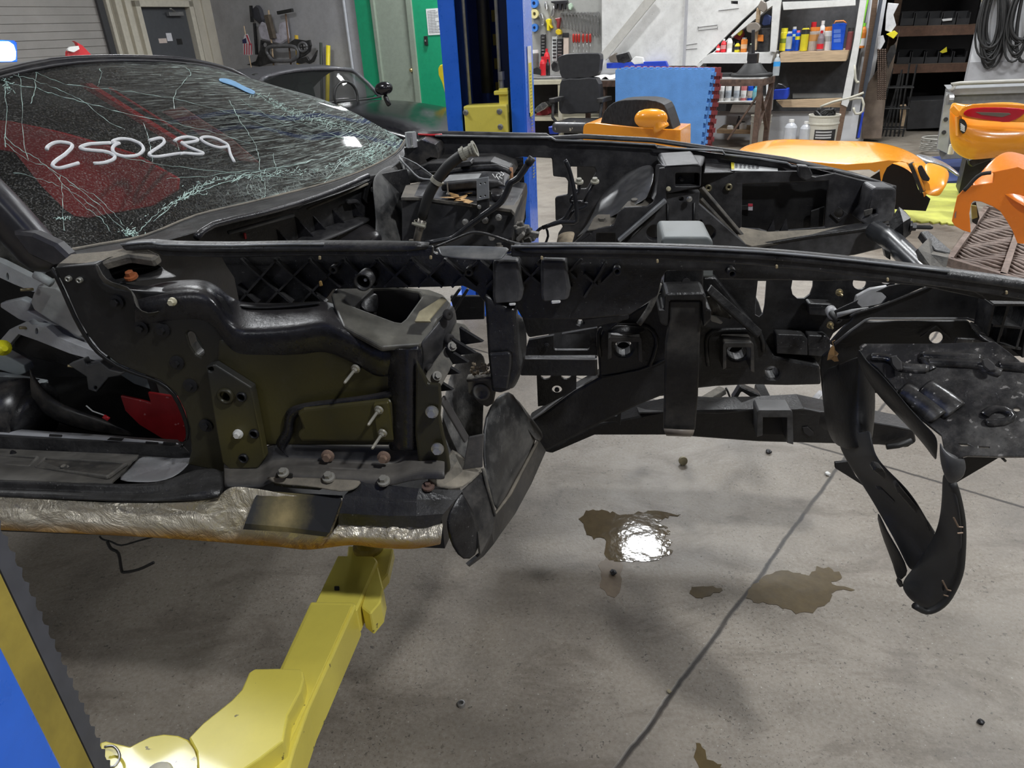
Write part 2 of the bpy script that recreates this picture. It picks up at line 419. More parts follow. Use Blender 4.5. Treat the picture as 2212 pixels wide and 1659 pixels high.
def puddle(px, m, label, h=0.0012, jit=5):
    rnd = random.Random(len(px)); p = []
    q = smoothpts(px, 4, True)
    q = [(x+rnd.uniform(-jit, jit), y+rnd.uniform(-jit, jit)*0.8) for x, y in q]
    bm = bmesh.new(); pts = [W0.z(x, y, h) for x, y in q]
    poly_bm(bm, [(a.x, a.y) for a in pts], [], lambda x, y: Vector((x, y, h)), (0, 0, -1), h)
    o = link('puddle', bm, m, W0); tag(o, label, 'puddle', kind='stuff'); return o
WET1 = wetmat('oily_water', (0.11, 0.08, 0.04), 0.05); WET2 = wetmat('damp_oil_stain', (0.115, 0.082, 0.036), 0.3)
puddle([(1256, 1110), (1290, 1103), (1318, 1106), (1345, 1112), (1390, 1106), (1410, 1105), (1472, 1112), (1440, 1118), (1424, 1124), (1440, 1136), (1424, 1142), (1448, 1150), (1436, 1160), (1452, 1172),
        (1440, 1182), (1450, 1196), (1425, 1206), (1375, 1214), (1340, 1210), (1308, 1205), (1310, 1165), (1285, 1163), (1262, 1150)], WET1,
       'shiny brown oily puddle on the open concrete beneath the car nose')
puddle([(1650, 1245), (1680, 1236), (1720, 1234), (1745, 1244), (1766, 1226), (1800, 1230), (1815, 1248), (1800, 1262), (1842, 1272), (1800, 1282), (1780, 1310), (1730, 1326), (1690, 1312), (1640, 1300), (1610, 1290), (1630, 1265)], WET2,
       'matt brown damp patch beside the floor joint, near the hanging splash shield')
puddle([(1490, 1272), (1520, 1264), (1552, 1270), (1556, 1278), (1530, 1286), (1505, 1290)], WET2, 'small brown damp patch between the shiny puddle and the floor joint')
puddle([(1302, 1208), (1340, 1210), (1342, 1240), (1330, 1290), (1302, 1275), (1296, 1240)], wetmat('faint_stain', (0.19, 0.145, 0.10), 0.5), 'faint brown run of damp below the shiny puddle', 0.0008)
puddle([(1502, 1612), (1515, 1605), (1530, 1640), (1560, 1655), (1540, 1668), (1510, 1660)], WET2, 'small brown damp spot at the bottom edge beside the floor joint', 0.0008)

def wr(F, y, pl, pr, z0, z1, th, m, name, py=100, bevel=0, parent=None, N=None):
    """upright rectangle on the wall plane between two picture columns"""
    a = F.v(pl, py, y).x; b = F.v(pr, py, y).x
    bm = bmesh.new(); box_bm(bm, ((a+b)/2, y+th/2, (z0+z1)/2), (b-a, th, z1-z0)); return link(name, bm, m, F, parent, bevel=bevel)
CREAM = mat('cream_metal_siding', (0.62, 0.58, 0.49), 0.5, var=0.06, sc=3, dust=0.3, dcol=(0.4, 0.35, 0.27))
GREYW = mat('grey_stained_wall', (0.40, 0.40, 0.415), 0.7, var=0.12, sc=2, dust=0.4, dcol=(0.2, 0.19, 0.18), bump=0.1)
WHITEW = mat('white_painted_wall', (0.66, 0.67, 0.69), 0.6, var=0.06, sc=2, dust=0.3, dcol=(0.42, 0.42, 0.42), bump=0.15)
GREEN = flat('green_wall_paint', (0.01, 0.33, 0.16), 0.45)
SAGE = flat('sage_door_paint', (0.30, 0.35, 0.29), 0.45)
TRIMC = flat('cream_trim', (0.66, 0.62, 0.52), 0.45)
CEIL = flat('ceiling_white', (0.55, 0.55, 0.55), 0.8)
HZ = 4.6
# back wall: stained grey board up to the corner of the storage bay
xa, xb = XL, WA.v(1882, 200, YB).x
bm = bmesh.new(); box_bm(bm, ((xa+xb)/2, YB+0.1, HZ/2), (xb-xa, 0.2, HZ)); struct(link('wall_back', bm, GREYW, WA))
a, b = WA.v(1300, 60, YB).x, xb
bm = bmesh.new(); box_bm(bm, ((a+b)/2, YB-0.01, HZ/2), (b-a, 0.02, HZ)); struct(link('wall_back_white_panel', bm, WHITEW, WA))
xc = WA.v(2098, 120, YB).x
bm = bmesh.new(); box_bm(bm, (xc+4.0, YB+0.1, HZ/2), (8.0, 0.2, HZ)); struct(link('wall_back_right', bm, WHITEW, WA))
# grey bare strip along the foot of the right-hand white wall
bm = bmesh.new(); box_bm(bm, (xc+4.0, YB-0.006, 0.45), (8.0, 0.012, 0.9)); struct(link('trim_1', bm, GREYW, WA))
# storage bay behind the wall
bx0, bx1 = xb-0.2, xc+0.2
for nm, c, s in (('wall_bay_back', ((bx0+bx1)/2, YB+2.6, HZ/2), (bx1-bx0, 0.1, HZ)), ('wall_bay_left', (bx0-0.05, YB+1.4, HZ/2), (0.1, 2.5, HZ)),
                 ('wall_bay_right', (bx1+0.05, YB+1.4, HZ/2), (0.1, 2.5, HZ)), ('ceiling_bay', ((bx0+bx1)/2, YB+1.4, 3.0), (bx1-bx0, 2.4, 0.1))):
    bm = bmesh.new(); box_bm(bm, c, s); struct(link(nm, bm, mat('dark_bay_boarding', (0.045, 0.042, 0.042), 0.8, var=0.3, sc=4), WA))
# left wall: ribbed cream siding, personnel door, roller door
bm = bmesh.new()
yD0, yD1 = WA.u(412, 60, XL).y, WA.u(308, 60, XL).y     # door edges (far, near)
yT = WA.u(252, 60, XL).y
box_bm(bm, (XL-0.1, (YB+yD0)/2, HZ/2), (0.2, YB-yD0, HZ)); box_bm(bm, (XL-0.1, (yD1+yT)/2, HZ/2), (0.2, yD1-yT, HZ))
box_bm(bm, (XL-0.1, (yD0+yD1)/2, (2.1+HZ)/2), (0.2, yD0-yD1, HZ-2.1)); box_bm(bm, (XL-0.1, (yT-4.6-14)/2, HZ/2), (0.2, 14+yT-4.6, HZ))
box_bm(bm, (XL-0.1, yT-2.3, (3.6+HZ)/2), (0.2, 4.6, HZ-3.6))
y = yT+0.1
while y < YB-0.1:
    if not (yD1-0.12 < y < yD0+0.12): box_bm(bm, (XL+0.015, y, HZ/2), (0.03, 0.05, HZ), None, 0.98)
    y += 0.19
struct(link('wall_left', bm, CREAM, WA))
bm = bmesh.new()
for (ya, yb2, za, zb) in ((yD1-0.09, yD1, 0, 2.19), (yD0, yD0+0.09, 0, 2.19), (yD1-0.09, yD0+0.09, 2.1, 2.19)):
    box_bm(bm, (XL+0.03, (ya+yb2)/2, (za+zb)/2), (0.1, yb2-ya, zb-za))
struct(link('trim_2', bm, TRIMC, WA, bevel=0.006))
d1 = box('door_1', WA, (XL-0.06, (yD0+yD1)/2, 1.05), (0.05, yD0-yD1, 2.1), flat('dark_grey_door_paint', (0.09, 0.095, 0.105), 0.45), bevel=0.003); struct(d1)
bm = bmesh.new(); p = WA.u(382, 46, XL+0.02); box_bm(bm, (XL+0.02, p.y, 2.0), (0.07, 0.30, 0.06)); beam_bm(bm, (XL+0.03, p.y, 2.03), (XL+0.16, p.y-0.2, 2.07), 0.03, 0.02)
link('door_closer', bm, STEEL, WA, d1, bevel=0.003)
for (x, yy, w, h, c, lab) in ((352, 88, .16, .07, (0.7, 0.6, 0.55), 'pale oval sticker'), (366, 80, .11, .12, (0.8, 0.8, 0.85), 'white sticker'), (388, 90, .11, .09, (0.02, 0.02, 0.02), 'black square sticker')):
    p = WA.u(x, yy, XL-0.03); s = box('sticker', WA, (XL-0.033, p.y, p.z), (0.004, w*1.0, h), flat('sticker_'+lab[:5].strip(), c, 0.5), bevel=0, parent=d1); s['label'] = lab
# roller door (sectional) and its track
bm = bmesh.new(); z = 0.0; k = 0
while z < 3.6:
    hh = 0.105
    box_bm(bm, (XL-0.05-(0.006 if k % 5 == 4 else 0), yT-2.35, z+hh/2), (0.05, 4.5, hh-0.006)); box_bm(bm, (XL-0.065, yT-2.35, z+hh/2), (0.05, 4.5, hh)); z += hh; k += 1
dr = struct(link('door_2', bm, mat('roller_door_grey', (0.42, 0.40, 0.38), 0.5, var=0.1, sc=1.5, dust=0.3, dcol=(0.3, 0.27, 0.24)), WA, bevel=0.002))
bm = bmesh.new()
for dy, w, dx in ((-0.08, 0.06, 0.05), (0.04, 0.05, 0.09), (0.14, 0.07, 0.03), (0.26, 0.10, 0.06)): box_bm(bm, (XL+dx/2, yT+dy, HZ/2), (dx+0.02, w, HZ))
struct(link('trim_3', bm, TRIMC, WA, bevel=0.008))
bm = bmesh.new(); box_bm(bm, (XL+0.02, yT-0.2, 1.9), (0.05, 0.10, 3.8)); struct(link('trim_4', bm, flat('dark_door_track', (0.05, 0.05, 0.055), 0.5), WA, bevel=0.004))
# green surround and sage door on the back wall
for nm, pl, pr, z0, z1 in (('trim_5', 778, 812, 0, 2.5), ('trim_6', 895, 985, 0, 2.5), ('trim_7', 778, 985, 2.5, 2.7)):
    struct(wr(WA, YB-0.04, pl, pr, z0, z1, 0.05, GREEN, nm))
d3 = struct(wr(WA, YB-0.03, 816, 887, 0, 2.5, 0.04, SAGE, 'door_3', bevel=0.003))
bm = bmesh.new()
for pl, pr in ((811, 818), (886, 897)):
    a, b = WA.v(pl, 100, YB-0.07).x, WA.v(pr, 100, YB-0.07).x; box_bm(bm, ((a+b)/2, YB-0.045, 1.25), (b-a, 0.06, 2.5))
struct(link('trim_8', bm, flat('sage_frame_paint', (0.27, 0.32, 0.26), 0.45), WA, bevel=0.004))
p = WA.v(902, 151, YB-0.08); bm = bmesh.new()
lathe_bm(bm, [(0.03, 0), (0.032, 0.008), (0.012, 0.012), (0.012, 0.035), (0.028, 0.045), (0.030, 0.06), (0.02, 0.072), (0, 0.074)], aim((p.x-0.12, YB-0.03, p.z), (0, -1, 0)), 14)
link('door_knob', bm, flat('brass', (0.75, 0.6, 0.3), 0.25, 0.9), WA, d3, smooth=True)
bm = bmesh.new(); a = WA.v(756, 100, YB-0.02).x; box_bm(bm, (a, YB-0.03, HZ/2), (0.035, 0.04, HZ)); a = WA.v(742, 100, YB-0.02).x
struct(link('trim_9', bm, flat('pale_conduit', (0.5, 0.52, 0.56), 0.4), WA, bevel=0.01))
# notice and switch on the green wall
p = WA.v(938, 47, YB-0.06); o = box('notice_sheet', WA, (p.x, YB-0.046, p.z), (0.27, 0.004, 0.36), flat('notice_paper', (0.78, 0.8, 0.8), 0.6), bevel=0)
tag(o, 'white printed notice sheet on the green wall beside the sage door', 'notice')
bm = bmesh.new(); rnd = random.Random(3)
for r_ in range(15):
    w = rnd.uniform(.12, .22); box_bm(bm, (p.x-0.11+w/2, YB-0.049, p.z+0.15-r_*0.021), (w, 0.002, 0.006))
for c_ in range(4): box_bm(bm, (p.x-0.11+c_*0.06, YB-0.049, p.z), (0.002, 0.002, 0.3))
link('printed_table', bm, flat('print_ink', (0.25, 0.25, 0.27), 0.6), WA, o)
p = WA.v(920, 88, YB-0.06); o = box('light_switch', WA, (p.x, YB-0.055, p.z), (0.055, 0.03, 0.13), flat('switch_black', (0.02, 0.02, 0.02), 0.4)); tag(o, 'small black switch plate on the green wall below the notice', 'switch')
box('switch_toggle', WA, (p.x, YB-0.075, p.z), (0.018, 0.016, 0.03), STEEL, parent=o)
# far side walls and ceiling
for nm, c, s in (('wall_front', (2, -9, HZ/2), (30, 0.2, HZ)), ('wall_right', (15, 1, HZ/2), (0.2, 22, HZ)), ('ceiling', (2, 1, HZ+0.05), (30, 26, 0.1))):
    bm = bmesh.new(); box_bm(bm, c, s); struct(link(nm, bm, CEIL if nm == 'ceiling' else WHITEW, WA))
# ceiling lights: housing and glowing diffuser round each lamp
DIFF = emis('lamp_diffuser', (0.95, 0.98, 1.0), 14)
for i, (x, y, z, r, L, w, P) in enumerate(LAMPS):
    f = Frame(r, (0, 0, 0)); q = f.loc(np.array([x, y, z]))
    G = thing('ceiling_light', 'high bay ceiling light with white rectangular diffuser', 'ceiling light', f, q, 'high bay lights under the ceiling')
    bm = bmesh.new(); box_bm(bm, (q.x, q.y, z+0.06), (L+0.1, w+0.1, 0.1)); beam_bm(bm, (q.x-L/3, q.y, z+0.1), (q.x-L/3, q.y, HZ), 0.012, 0.012, (1, 0, 0)); beam_bm(bm, (q.x+L/3, q.y, z+0.1), (q.x+L/3, q.y, HZ), 0.012, 0.012, (1, 0, 0))
    link('housing', bm, WHITEPL, G, bevel=0.01)
    bm = bmesh.new()
    for k in range(3): box_bm(bm, (q.x, q.y-w/3+k*w/3, z-0.005), (L*0.95, w*0.2, 0.03))
    link('diffuser', bm, DIFF, G, bevel=0.008)
# ============================================================ the wrecked car: near side
FC = Frame(-8.0)
C = thing('wrecked_sports_car', 'stripped black sports car front end with a cracked windshield, raised on the yellow lift arm', 'car', FC, (-0.35, 1.95, 0.45))
def bolt(x, y, v, r, m, d=(0, -1, 0), F=None, stud=0, washer=1.5, parent=None, P=None, name='bolt'):
    F = F or C; p = P if P is not None else F.v(x, y, v); M = aim(p, d); bm = bmesh.new()
    lathe_bm(bm, [(r*washer, -0.003), (r*washer, r*0.25), (r*1.05, r*0.4)], M, 16)
    q = [M @ Vector((r*math.cos(math.pi/3*k), r*math.sin(math.pi/3*k), r*0.3)) for k in range(6)]
    q2 = [M @ Vector((r*0.93*math.cos(math.pi/3*k), r*0.93*math.sin(math.pi/3*k), r*1.3)) for k in range(6)]
    a = [bm.verts.new(k) for k in q]; b = [bm.verts.new(k) for k in q2]; bm.faces.new(list(reversed(a))); bm.faces.new(b)
    for k in range(6): bm.faces.new([a[k], a[(k+1) % 6], b[(k+1) % 6], b[k]])
    if stud: tube_bm(bm, [M @ Vector((0, 0, r)), M @ Vector((0, 0, stud*0.9)), M @ Vector((0, 0, stud))], [r*0.55, r*0.55, r*0.4], 8)
    return link(name, bm, m, F, parent)
def ring(x, y, v, r, m, r2=0.5, F=None, parent=None, name='eyelet', h=0.004, d=(0, -1, 0)):
    F = F or C; M = aim(F.v(x, y, v), d); bm = bmesh.new()
    lathe_bm(bm, [(r*r2, -0.004), (r*r2, h), (r*0.8, h*1.2), (r, h*0.6), (r, -0.004)], M, 18, False); return link(name, bm, m, F, parent, smooth=True)
def olive_mat(name, cs, base=(0.014, 0.014, 0.015)):
    """satin black composite with bare olive resin patches; cs: (local x, z, radius, strength)"""
    m, nt, P = newmat(name); T = NT(nt); v = T.coord(); sx = T.n('ShaderNodeSeparateXYZ'); T.l(v, sx.inputs[0])
    f = None; n = T.noise(6, 4, 0.6, v)
    for (x, z, r, s) in cs:
        a = T.math('SUBTRACT', sx.outputs[0], x); b = T.math('SUBTRACT', sx.outputs[2], z)
        d = T.math('SQRT', T.math('ADD', T.math('MULTIPLY', a, a), T.math('MULTIPLY', b, b)))
        d = T.math('MULTIPLY_ADD', T.math('SUBTRACT', n, 0.5), r*0.5, d)
        k = T.math('MULTIPLY', T.ramp(T.math('DIVIDE', d, r), [(0.15, 1), (1.0, 0)]), s); f = k if f is None else T.math('MAXIMUM', f, k)
    c = T.mix(f, base, (0.09, 0.078, 0.024)); n2 = T.noise(14, 8, 0.75, v)
    c = T.mix(T.math('MULTIPLY', T.ramp(n2, [(0.55, 0), (0.75, 1)]), 0.25), c, (0.12, 0.11, 0.10))
    T.l(c, P.inputs['Base Color']); T.l(T.ramp(n2, [(0.3, 0.3), (0.7, 0.5)]), P.inputs['Roughness'])
    T.l(T.bump(T.noise(150, 3, 0.6, v), 0.12, 0.003), P.inputs['Normal']); return m
OLIVE = olive_mat('bare_olive_composite', [(-0.12, 0.07, 0.22, 0.8), (0.05, 0.09, 0.2, 0.75)])
OLIVE2 = olive_mat('bare_olive_mount', [(0.0, 0.07, 0.14, 1.0)], (0.03, 0.03, 0.028))
OLIVE3 = olive_mat('faint_olive_composite', [(0.0, 0.1, 0.25, 0.35)])
# --- hinge pillar: side panel in front of the door opening
pil = plate('hinge_pillar', C, [(116, 577), (205, 570), (224, 610), (245, 622), (285, 627), (345, 632), (430, 634), (468, 655), (495, 700), (560, 722), (565, 1018), (480, 1020), (440, 1012), (405, 1004),
      (412, 975), (409, 925), (399, 890), (379, 850), (345, 822), (300, 806), (255, 787), (215, 758), (190, 726), (165, 682), (140, 626)], 1.15, 0.03, OLIVE3,
      holes=[[(402, 722), (408, 716), (417, 719), (428, 734), (438, 752), (441, 766), (434, 772), (422, 766), (410, 748)]], bevel=0.008, seg=3)
# rounded inner return of the door opening
rows = []
E1 = [(116, 577), (140, 626), (165, 682), (190, 726), (215, 758), (255, 787), (300, 806), (345, 822), (379, 850), (399, 890), (409, 925), (407, 948), (395, 962)]
for k, (dv, dx, dy) in enumerate(((1.152, 0, 0), (1.148, -4, 3), (1.16, -8, 5), (1.24, -8, 4))):
    rows.append([C.v(x+dx, y+dy, dv) for x, y in smoothpts(E1, 2)])
sheet('door_opening_return', C, rows, BLKD, 0.004, 0, off=1)
plate('pillar_top', C, [(118, 572), (210, 570), (275, 552), (330, 560), (345, 548), (300, 528), (240, 540), (150, 548)], 1.15, 0.02, DUSTY, A=C.v(150, 575, 1.15), N=(0.1, -0.35, 1), bevel=0.004)
sheet('torn_flange', C, [[C.v(x, y, 1.145) for x, y in ((205, 570), (212, 600), (230, 620), (285, 627), (300, 650), (300, 668), (322, 688), (345, 676))],
      [C.v(x, y, 1.125) for x, y in ((210, 566), (222, 594), (238, 610), (280, 616), (288, 640), (290, 662), (318, 680), (350, 668))]], WORN, 0.003, 1)
box_c = C.v(250, 590, 1.22)
rows = [[C.v(x, y, v) for x, y, v in r] for r in (
    [(208, 575, 1.16), (225, 556, 1.17), (262, 548, 1.2), (300, 560, 1.22), (345, 572, 1.24)],
    [(212, 592, 1.19), (232, 580, 1.21), (262, 575, 1.24), (300, 575, 1.26), (350, 575, 1.26)],
    [(222, 612, 1.2), (240, 604, 1.22), (270, 600, 1.23), (310, 592, 1.24), (360, 586, 1.25)],
    [(235, 618, 1.16), (260, 612, 1.17), (290, 608, 1.18), (340, 602, 1.2), (400, 600, 1.22)])]
sheet('pillar_recess', C, rows, BLK, 0.004, 2)
for x, y in ((148, 602), (172, 605)): ring(x, y, 1.147, 0.0055, flat('eyelet_zinc', (0.5, 0.5, 0.45), 0.4, 0.7))
for x, y in ((252, 652), (305, 708), (351, 713), (382, 784), (411, 833), (445, 919)): bolt(x, y, 1.148, 0.0075, BBOLT, washer=1.9)
bolt(372, 652, 1.135, 0.006, flat('cream_clip', (0.62, 0.58, 0.42), 0.5), washer=1.3, name='clip')
bolt(283, 597, 1.18, 0.008, mat('orange_rust_bolt', (0.4, 0.12, 0.04), 0.7), d=(0, -0.3, 1))
o = plate('hinge_mount', C, [(444, 792), (462, 787), (543, 838), (546, 852), (572, 990), (556, 1012), (496, 1014), (480, 1000), (462, 900)], 1.128, 0.02, OLIVE2,
      holes=[circ(455, 798, 6, 5), circ(522, 857, 8, 8), circ(549, 937, 8, 8), circ(526, 990, 8, 8), circ(489, 857, 9, 11, 6)], bevel=0.004, seg=2); o['label'] = 'olive stained hinge mount plate'
bolt(514, 938, 1.124, 0.0065, WHITEPL, parent=None)
for x, y in ((522, 857), (549, 937), (526, 990)): ring(x, y, 1.127, 0.010, BBOLT, 0.72)
ring(487, 856, 1.126, 0.017, OLIVE3, 0.62)
# --- footwell box: rolled upper edge, face, lower flange
cols = [(290, 648, 630), (350, 634, 612), (430, 628, 606), (466, 648, 618), (490, 684, 636), (515, 705, 650), (560, 708, 655), (640, 702, 655), (700, 693, 652), (740, 706, 668), (780, 726, 700), (820, 748, 728), (870, 746, 728), (905, 742, 722)]
cols = [tuple(q) for q in smoothpts(cols, 3)]
rows = []
for (dv, f) in ((1.235, lambda x, a, b: b-2), (1.20, lambda x, a, b: b+(a-b)*0.35), (1.168, lambda x, a, b: a-9), (1.146, lambda x, a, b: a+4), (1.14, lambda x, a, b: a+22), (1.147, lambda x, a, b: a+46), (1.156, lambda x, a, b: a+70)):
    rows.append([C.v(x, f(x, a, b), dv) for x, a, b in cols])
sheet('rolled_edge', C, rows, SATIN, 0.005, 1)
cols2 = [(470, 740), (515, 755), (560, 758), (640, 752), (700, 744), (740, 752), (780, 772), (820, 795), (870, 795), (905, 790)]
rows = []
for k in range(9):
    t = k/8
    rows.append([C.v(x, (y-14)+(962-y+14)*t, 1.151+0.012*math.sin(math.pi*min(1, max(0, (x-560)/330)))*math.sin(math.pi*t)) for x, y in [tuple(q) for q in smoothpts(cols2, 2)]])
sheet('footwell_face', C, rows, OLIVE, 0.005, 1)
# lower rounded flange, runs out towards the sill
bx = [480, 560, 575, 600, 700, 800, 850, 872, 900, 935, 962]
by = [972, 976, 968, 956, 962, 965, 968, 960, 940, 938, 940]
rows = []
for (dy, v) in ((-4, 1.158), (4, 1.15), (22, 1.146), (38, 1.138), (50, 1.11), (62, 1.085), (76, 1.075), (82, 1.073)):
    rows.append([C.v(x, y+dy*(1.0 if x < 880 else 1.18), v) for x, y in zip(bx, by)])
sheet('lower_flange', C, rows, mat('dusty_satin_flange', (0.03, 0.03, 0.033), 0.4, var=0.3, dust=0.45, dcol=(0.25, 0.23, 0.2), updust=0.7), 0.005, 2)
# embossed L-shaped channel and the two pads it outlines
plate('embossed_pad', C, [(640, 892), (655, 882), (838, 862), (850, 872), (857, 958), (650, 956), (640, 940), (652, 925)], 1.132, 0.02, OLIVE, bevel=0.007, seg=3)
plate('embossed_pad', C, [(805, 872), (838, 868), (850, 954), (815, 952)], 1.126, 0.01, OLIVE2, bevel=0.003)
rows = [[C.v(x+dx, y+dy, v) for x, y in ((620, 985), (598, 965), (624, 940), (622, 905), (634, 884), (700, 874), (780, 866), (850, 854), (866, 840))] for dx, dy, v in ((-9, -9, 1.15), (-4, -4, 1.138), (4, 4, 1.138), (10, 9, 1.15))]
sheet('raised_channel', C, rows, SATIN, 0.004, 2)
rows = [[C.v(x, y, v) for y in (752, 800, 860, 920, 975)] for x, v in ((838, 1.15), (850, 1.135), (868, 1.118), (890, 1.118), (905, 1.13), (912, 1.16))]
sheet('vertical_bulge', C, rows, SATIN, 0.004, 2)
fl = plate('end_flange', C, [(898, 780), (925, 830), (950, 832), (953, 870), (950, 900), (958, 940), (968, 985), (972, 1018), (955, 1030), (905, 1020), (896, 940)], 1.112, 0.012, OLIVE3, bevel=0.004, seg=2)
for x, y, v, m, r in ((933, 890, 1.105, ZINC, 0.008), (945, 970, 1.1, ZINC, 0.008), (708, 985, 1.13, RUST, 0.0085), (829, 988, 1.12, RUST, 0.0085)): bolt(x, y, v, r, m)
for x, y, v in ((818, 886, 1.122, ), (826, 936, 1.122), (768, 797, 1.15)): bolt(x, y, v, 0.0055, mat('stud_pale', (0.55, 0.53, 0.46), 0.4, 0.5), d=(-0.25, -1, -0.25), stud=0.042, washer=1.6, name='stud')
# --- open duct box on top, seen from above
A = C.v(740, 704, 1.15); B = C.v(905, 742, 1.15); D = C.v(800, 622, 1.275)
N = (Vector(B)-Vector(A)).cross(Vector(D)-Vector(A)).normalized()
HOLE = [(766, 662), (806, 624), (860, 622), (905, 630), (911, 640), (876, 688), (866, 696), (852, 694)]
plate('duct_rim', C, [(716, 636), (724, 622), (800, 614), (925, 624), (958, 636), (975, 655), (968, 672), (945, 690), (920, 738), (905, 744), (825, 750), (742, 706), (722, 660)], 0, 0.012,
      mat('worn_satin_plastic', (0.05, 0.05, 0.052), 0.33, var=0.4, dust=0.6, dcol=(0.3, 0.28, 0.2), scr=0.3, updust=0.3), A=A, N=N, holes=[HOLE], bevel=0.004, seg=2)
top = [C.pl(x, y, A, N) for x, y in HOLE]; cen = sum((p for p in top), Vector())/len(top)
rows = [[p+Vector((0, 0, -0.004)) for p in top]+[top[0]+Vector((0, 0, -0.004))]]
for dz, s in ((-0.08, 0.97), (-0.2, 0.93)): rows.append([cen+(p-cen)*s+Vector((0, 0, dz)) for p in top+[top[0]]])
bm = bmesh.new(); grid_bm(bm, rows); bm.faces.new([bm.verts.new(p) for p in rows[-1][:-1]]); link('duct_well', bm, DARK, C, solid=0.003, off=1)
o = sheet('duct_liner', C, [[C.v(x, y, v) for x, y, v in r] for r in ([(770, 660, 1.22), (800, 634, 1.26), (818, 630, 1.27)], [(785, 668, 1.22), (806, 660, 1.25), (818, 656, 1.27)], [(790, 674, 1.22), (808, 676, 1.25), (816, 674, 1.27)])], BLK, 0.003, 1)
rows = [[C.v(x, y, v) for x, y, v in r] for r in (
    [(905, 742, 1.150), (930, 716, 1.17), (958, 680, 1.20), (972, 655, 1.24)],
    [(912, 752, 1.152), (940, 722, 1.175), (972, 690, 1.21), (984, 662, 1.25)],
    [(912, 790, 1.16), (938, 770, 1.18), (975, 735, 1.22), (988, 710, 1.26)],
    [(906, 835, 1.16), (928, 820, 1.18), (960, 770, 1.22), (984, 735, 1.26)])]
sheet('duct_end_wall', C, rows, mat('scuffed_end_wall', (0.05, 0.05, 0.055), 0.4, var=0.5, dust=0.6, dcol=(0.2, 0.19, 0.18), scr=0.5), 0.006, 2)
pl_ = plate('dirty_tab', C, [(905, 672), (955, 640), (966, 646), (928, 690), (932, 694), (895, 694)], 0, 0.004, mat('tan_dirty_tab', (0.34, 0.30, 0.19), 0.7, var=0.4), A=C.v(905, 690, 1.16), N=(0.2, -0.5, 1))
for x, y, v in ((968, 680, 1.19), (971, 733, 1.2), (930, 797, 1.165)): ring(x, y, v, 0.010, DARK, 0.1, d=(0.8, -0.6, 0.1))
# ribbed dusty flange running down the front edge of the box
plate('ribbed_flange', C, [(985, 696), (1004, 700), (1017, 714), (1010, 740), (985, 775), (958, 826), (952, 836), (912, 832), (925, 800), (960, 752)], 0, 0.005, mat('pale_dirty_flange', (0.13, 0.125, 0.11), 0.7, var=0.5, dust=0.8), A=C.v(985, 760, 1.2), N=(0.55, -0.75, 0.5))
for (x, y) in ((992, 708), (976, 732), (962, 752), (944, 776), (930, 812)):
    p = C.v(x, y, 1.19); bm = bmesh.new(); a = Vector(p)
    vs = [a, a+Vector((0.045, -0.02, -0.02)), a+Vector((0.0, 0.0, -0.035))]; w = Vector((0.003, 0.003, 0.002))
    solid_between('x', C, vs, [q+w for q in vs], BLK, bm=bm); link('gusset', bm, BLK, C)
for x, y, v in ((977, 748, 1.185), (944, 812, 1.15)): bolt(x, y, v, 0.006, mat('pale_dirty_bolt', (0.3, 0.29, 0.26), 0.7), d=(0.5, -0.7, 0.5))

# --- near fender rail: lipped top edge with notch flap, lattice web under it
TOP = [(262, 531), (300, 527), (330, 526), (352, 531), (500, 533), (560, 531), (700, 529), (935, 532)]
TOP2 = [(1104, 535), (1250, 534), (1400, 536), (1500, 539), (1640, 546), (1760, 556), (1900, 571), (2050, 589), (2212, 612), (2290, 625)]
def band(name, pts, h, v, th, m, **k):
    lo = [(x, y+hh) for (x, y), hh in zip(reversed(pts), reversed(h))]
    return plate(name, C, pts+lo, v, th, m, **k)
band('fender_rail', TOP, [4, 8, 16, 22, 24, 24, 24, 22], 1.20, 0.008, BLK, bevel=0.002)
band('fender_rail', TOP2, [20, 24, 24, 26, 28, 30, 32, 34, 36, 36], 1.20, 0.008, BLK, bevel=0.002)
def lip(pts, v0, v1, dz=0.0, m=BLK, name='rail_lip'):
    rows = []
    for dv, z in ((0, -0.012), (0.0, 0.0), ((v1-v0)*0.5, 0.004), (v1-v0, dz)):
        rows.append([C.v(x, y, v0)+Vector((0, dv, z)) for x, y in pts])
    return sheet(name, C, rows, m, 0.004, 1)
WL = mat('pale_lip', (0.20, 0.21, 0.225), 0.32, var=0.3, dust=0.2)
lip(TOP, 1.198, 1.225, m=BLK); lip(TOP2, 1.198, 1.225, m=BLK)
for seg in (TOP[:7], TOP2[:8]):   # pale bead along the rail's top edge
    tube('pale_edge_bead', C, [C.v(x, y-1, 1.197)+Vector((0, 0, 0.001)) for x, y in seg], 0.0022, WL, 6, smooth=2)
# notch flap
rows = [[C.v(x, y, v) for x, y, v in r] for r in ([(934, 531, 1.2), (1000, 531, 1.22), (1060, 533, 1.22), (1106, 534, 1.2)], [(942, 541, 1.195), (1000, 540, 1.2), (1060, 541, 1.2), (1098, 542, 1.195)], [(946, 556, 1.175), (1000, 560, 1.172), (1060, 564, 1.172), (1088, 562, 1.175)])]
sheet('notch_flap', C, rows, mat('scuffed_grey_flap', (0.11, 0.115, 0.12), 0.35, var=0.4, dust=0.4, scr=0.5), 0.005, 1)
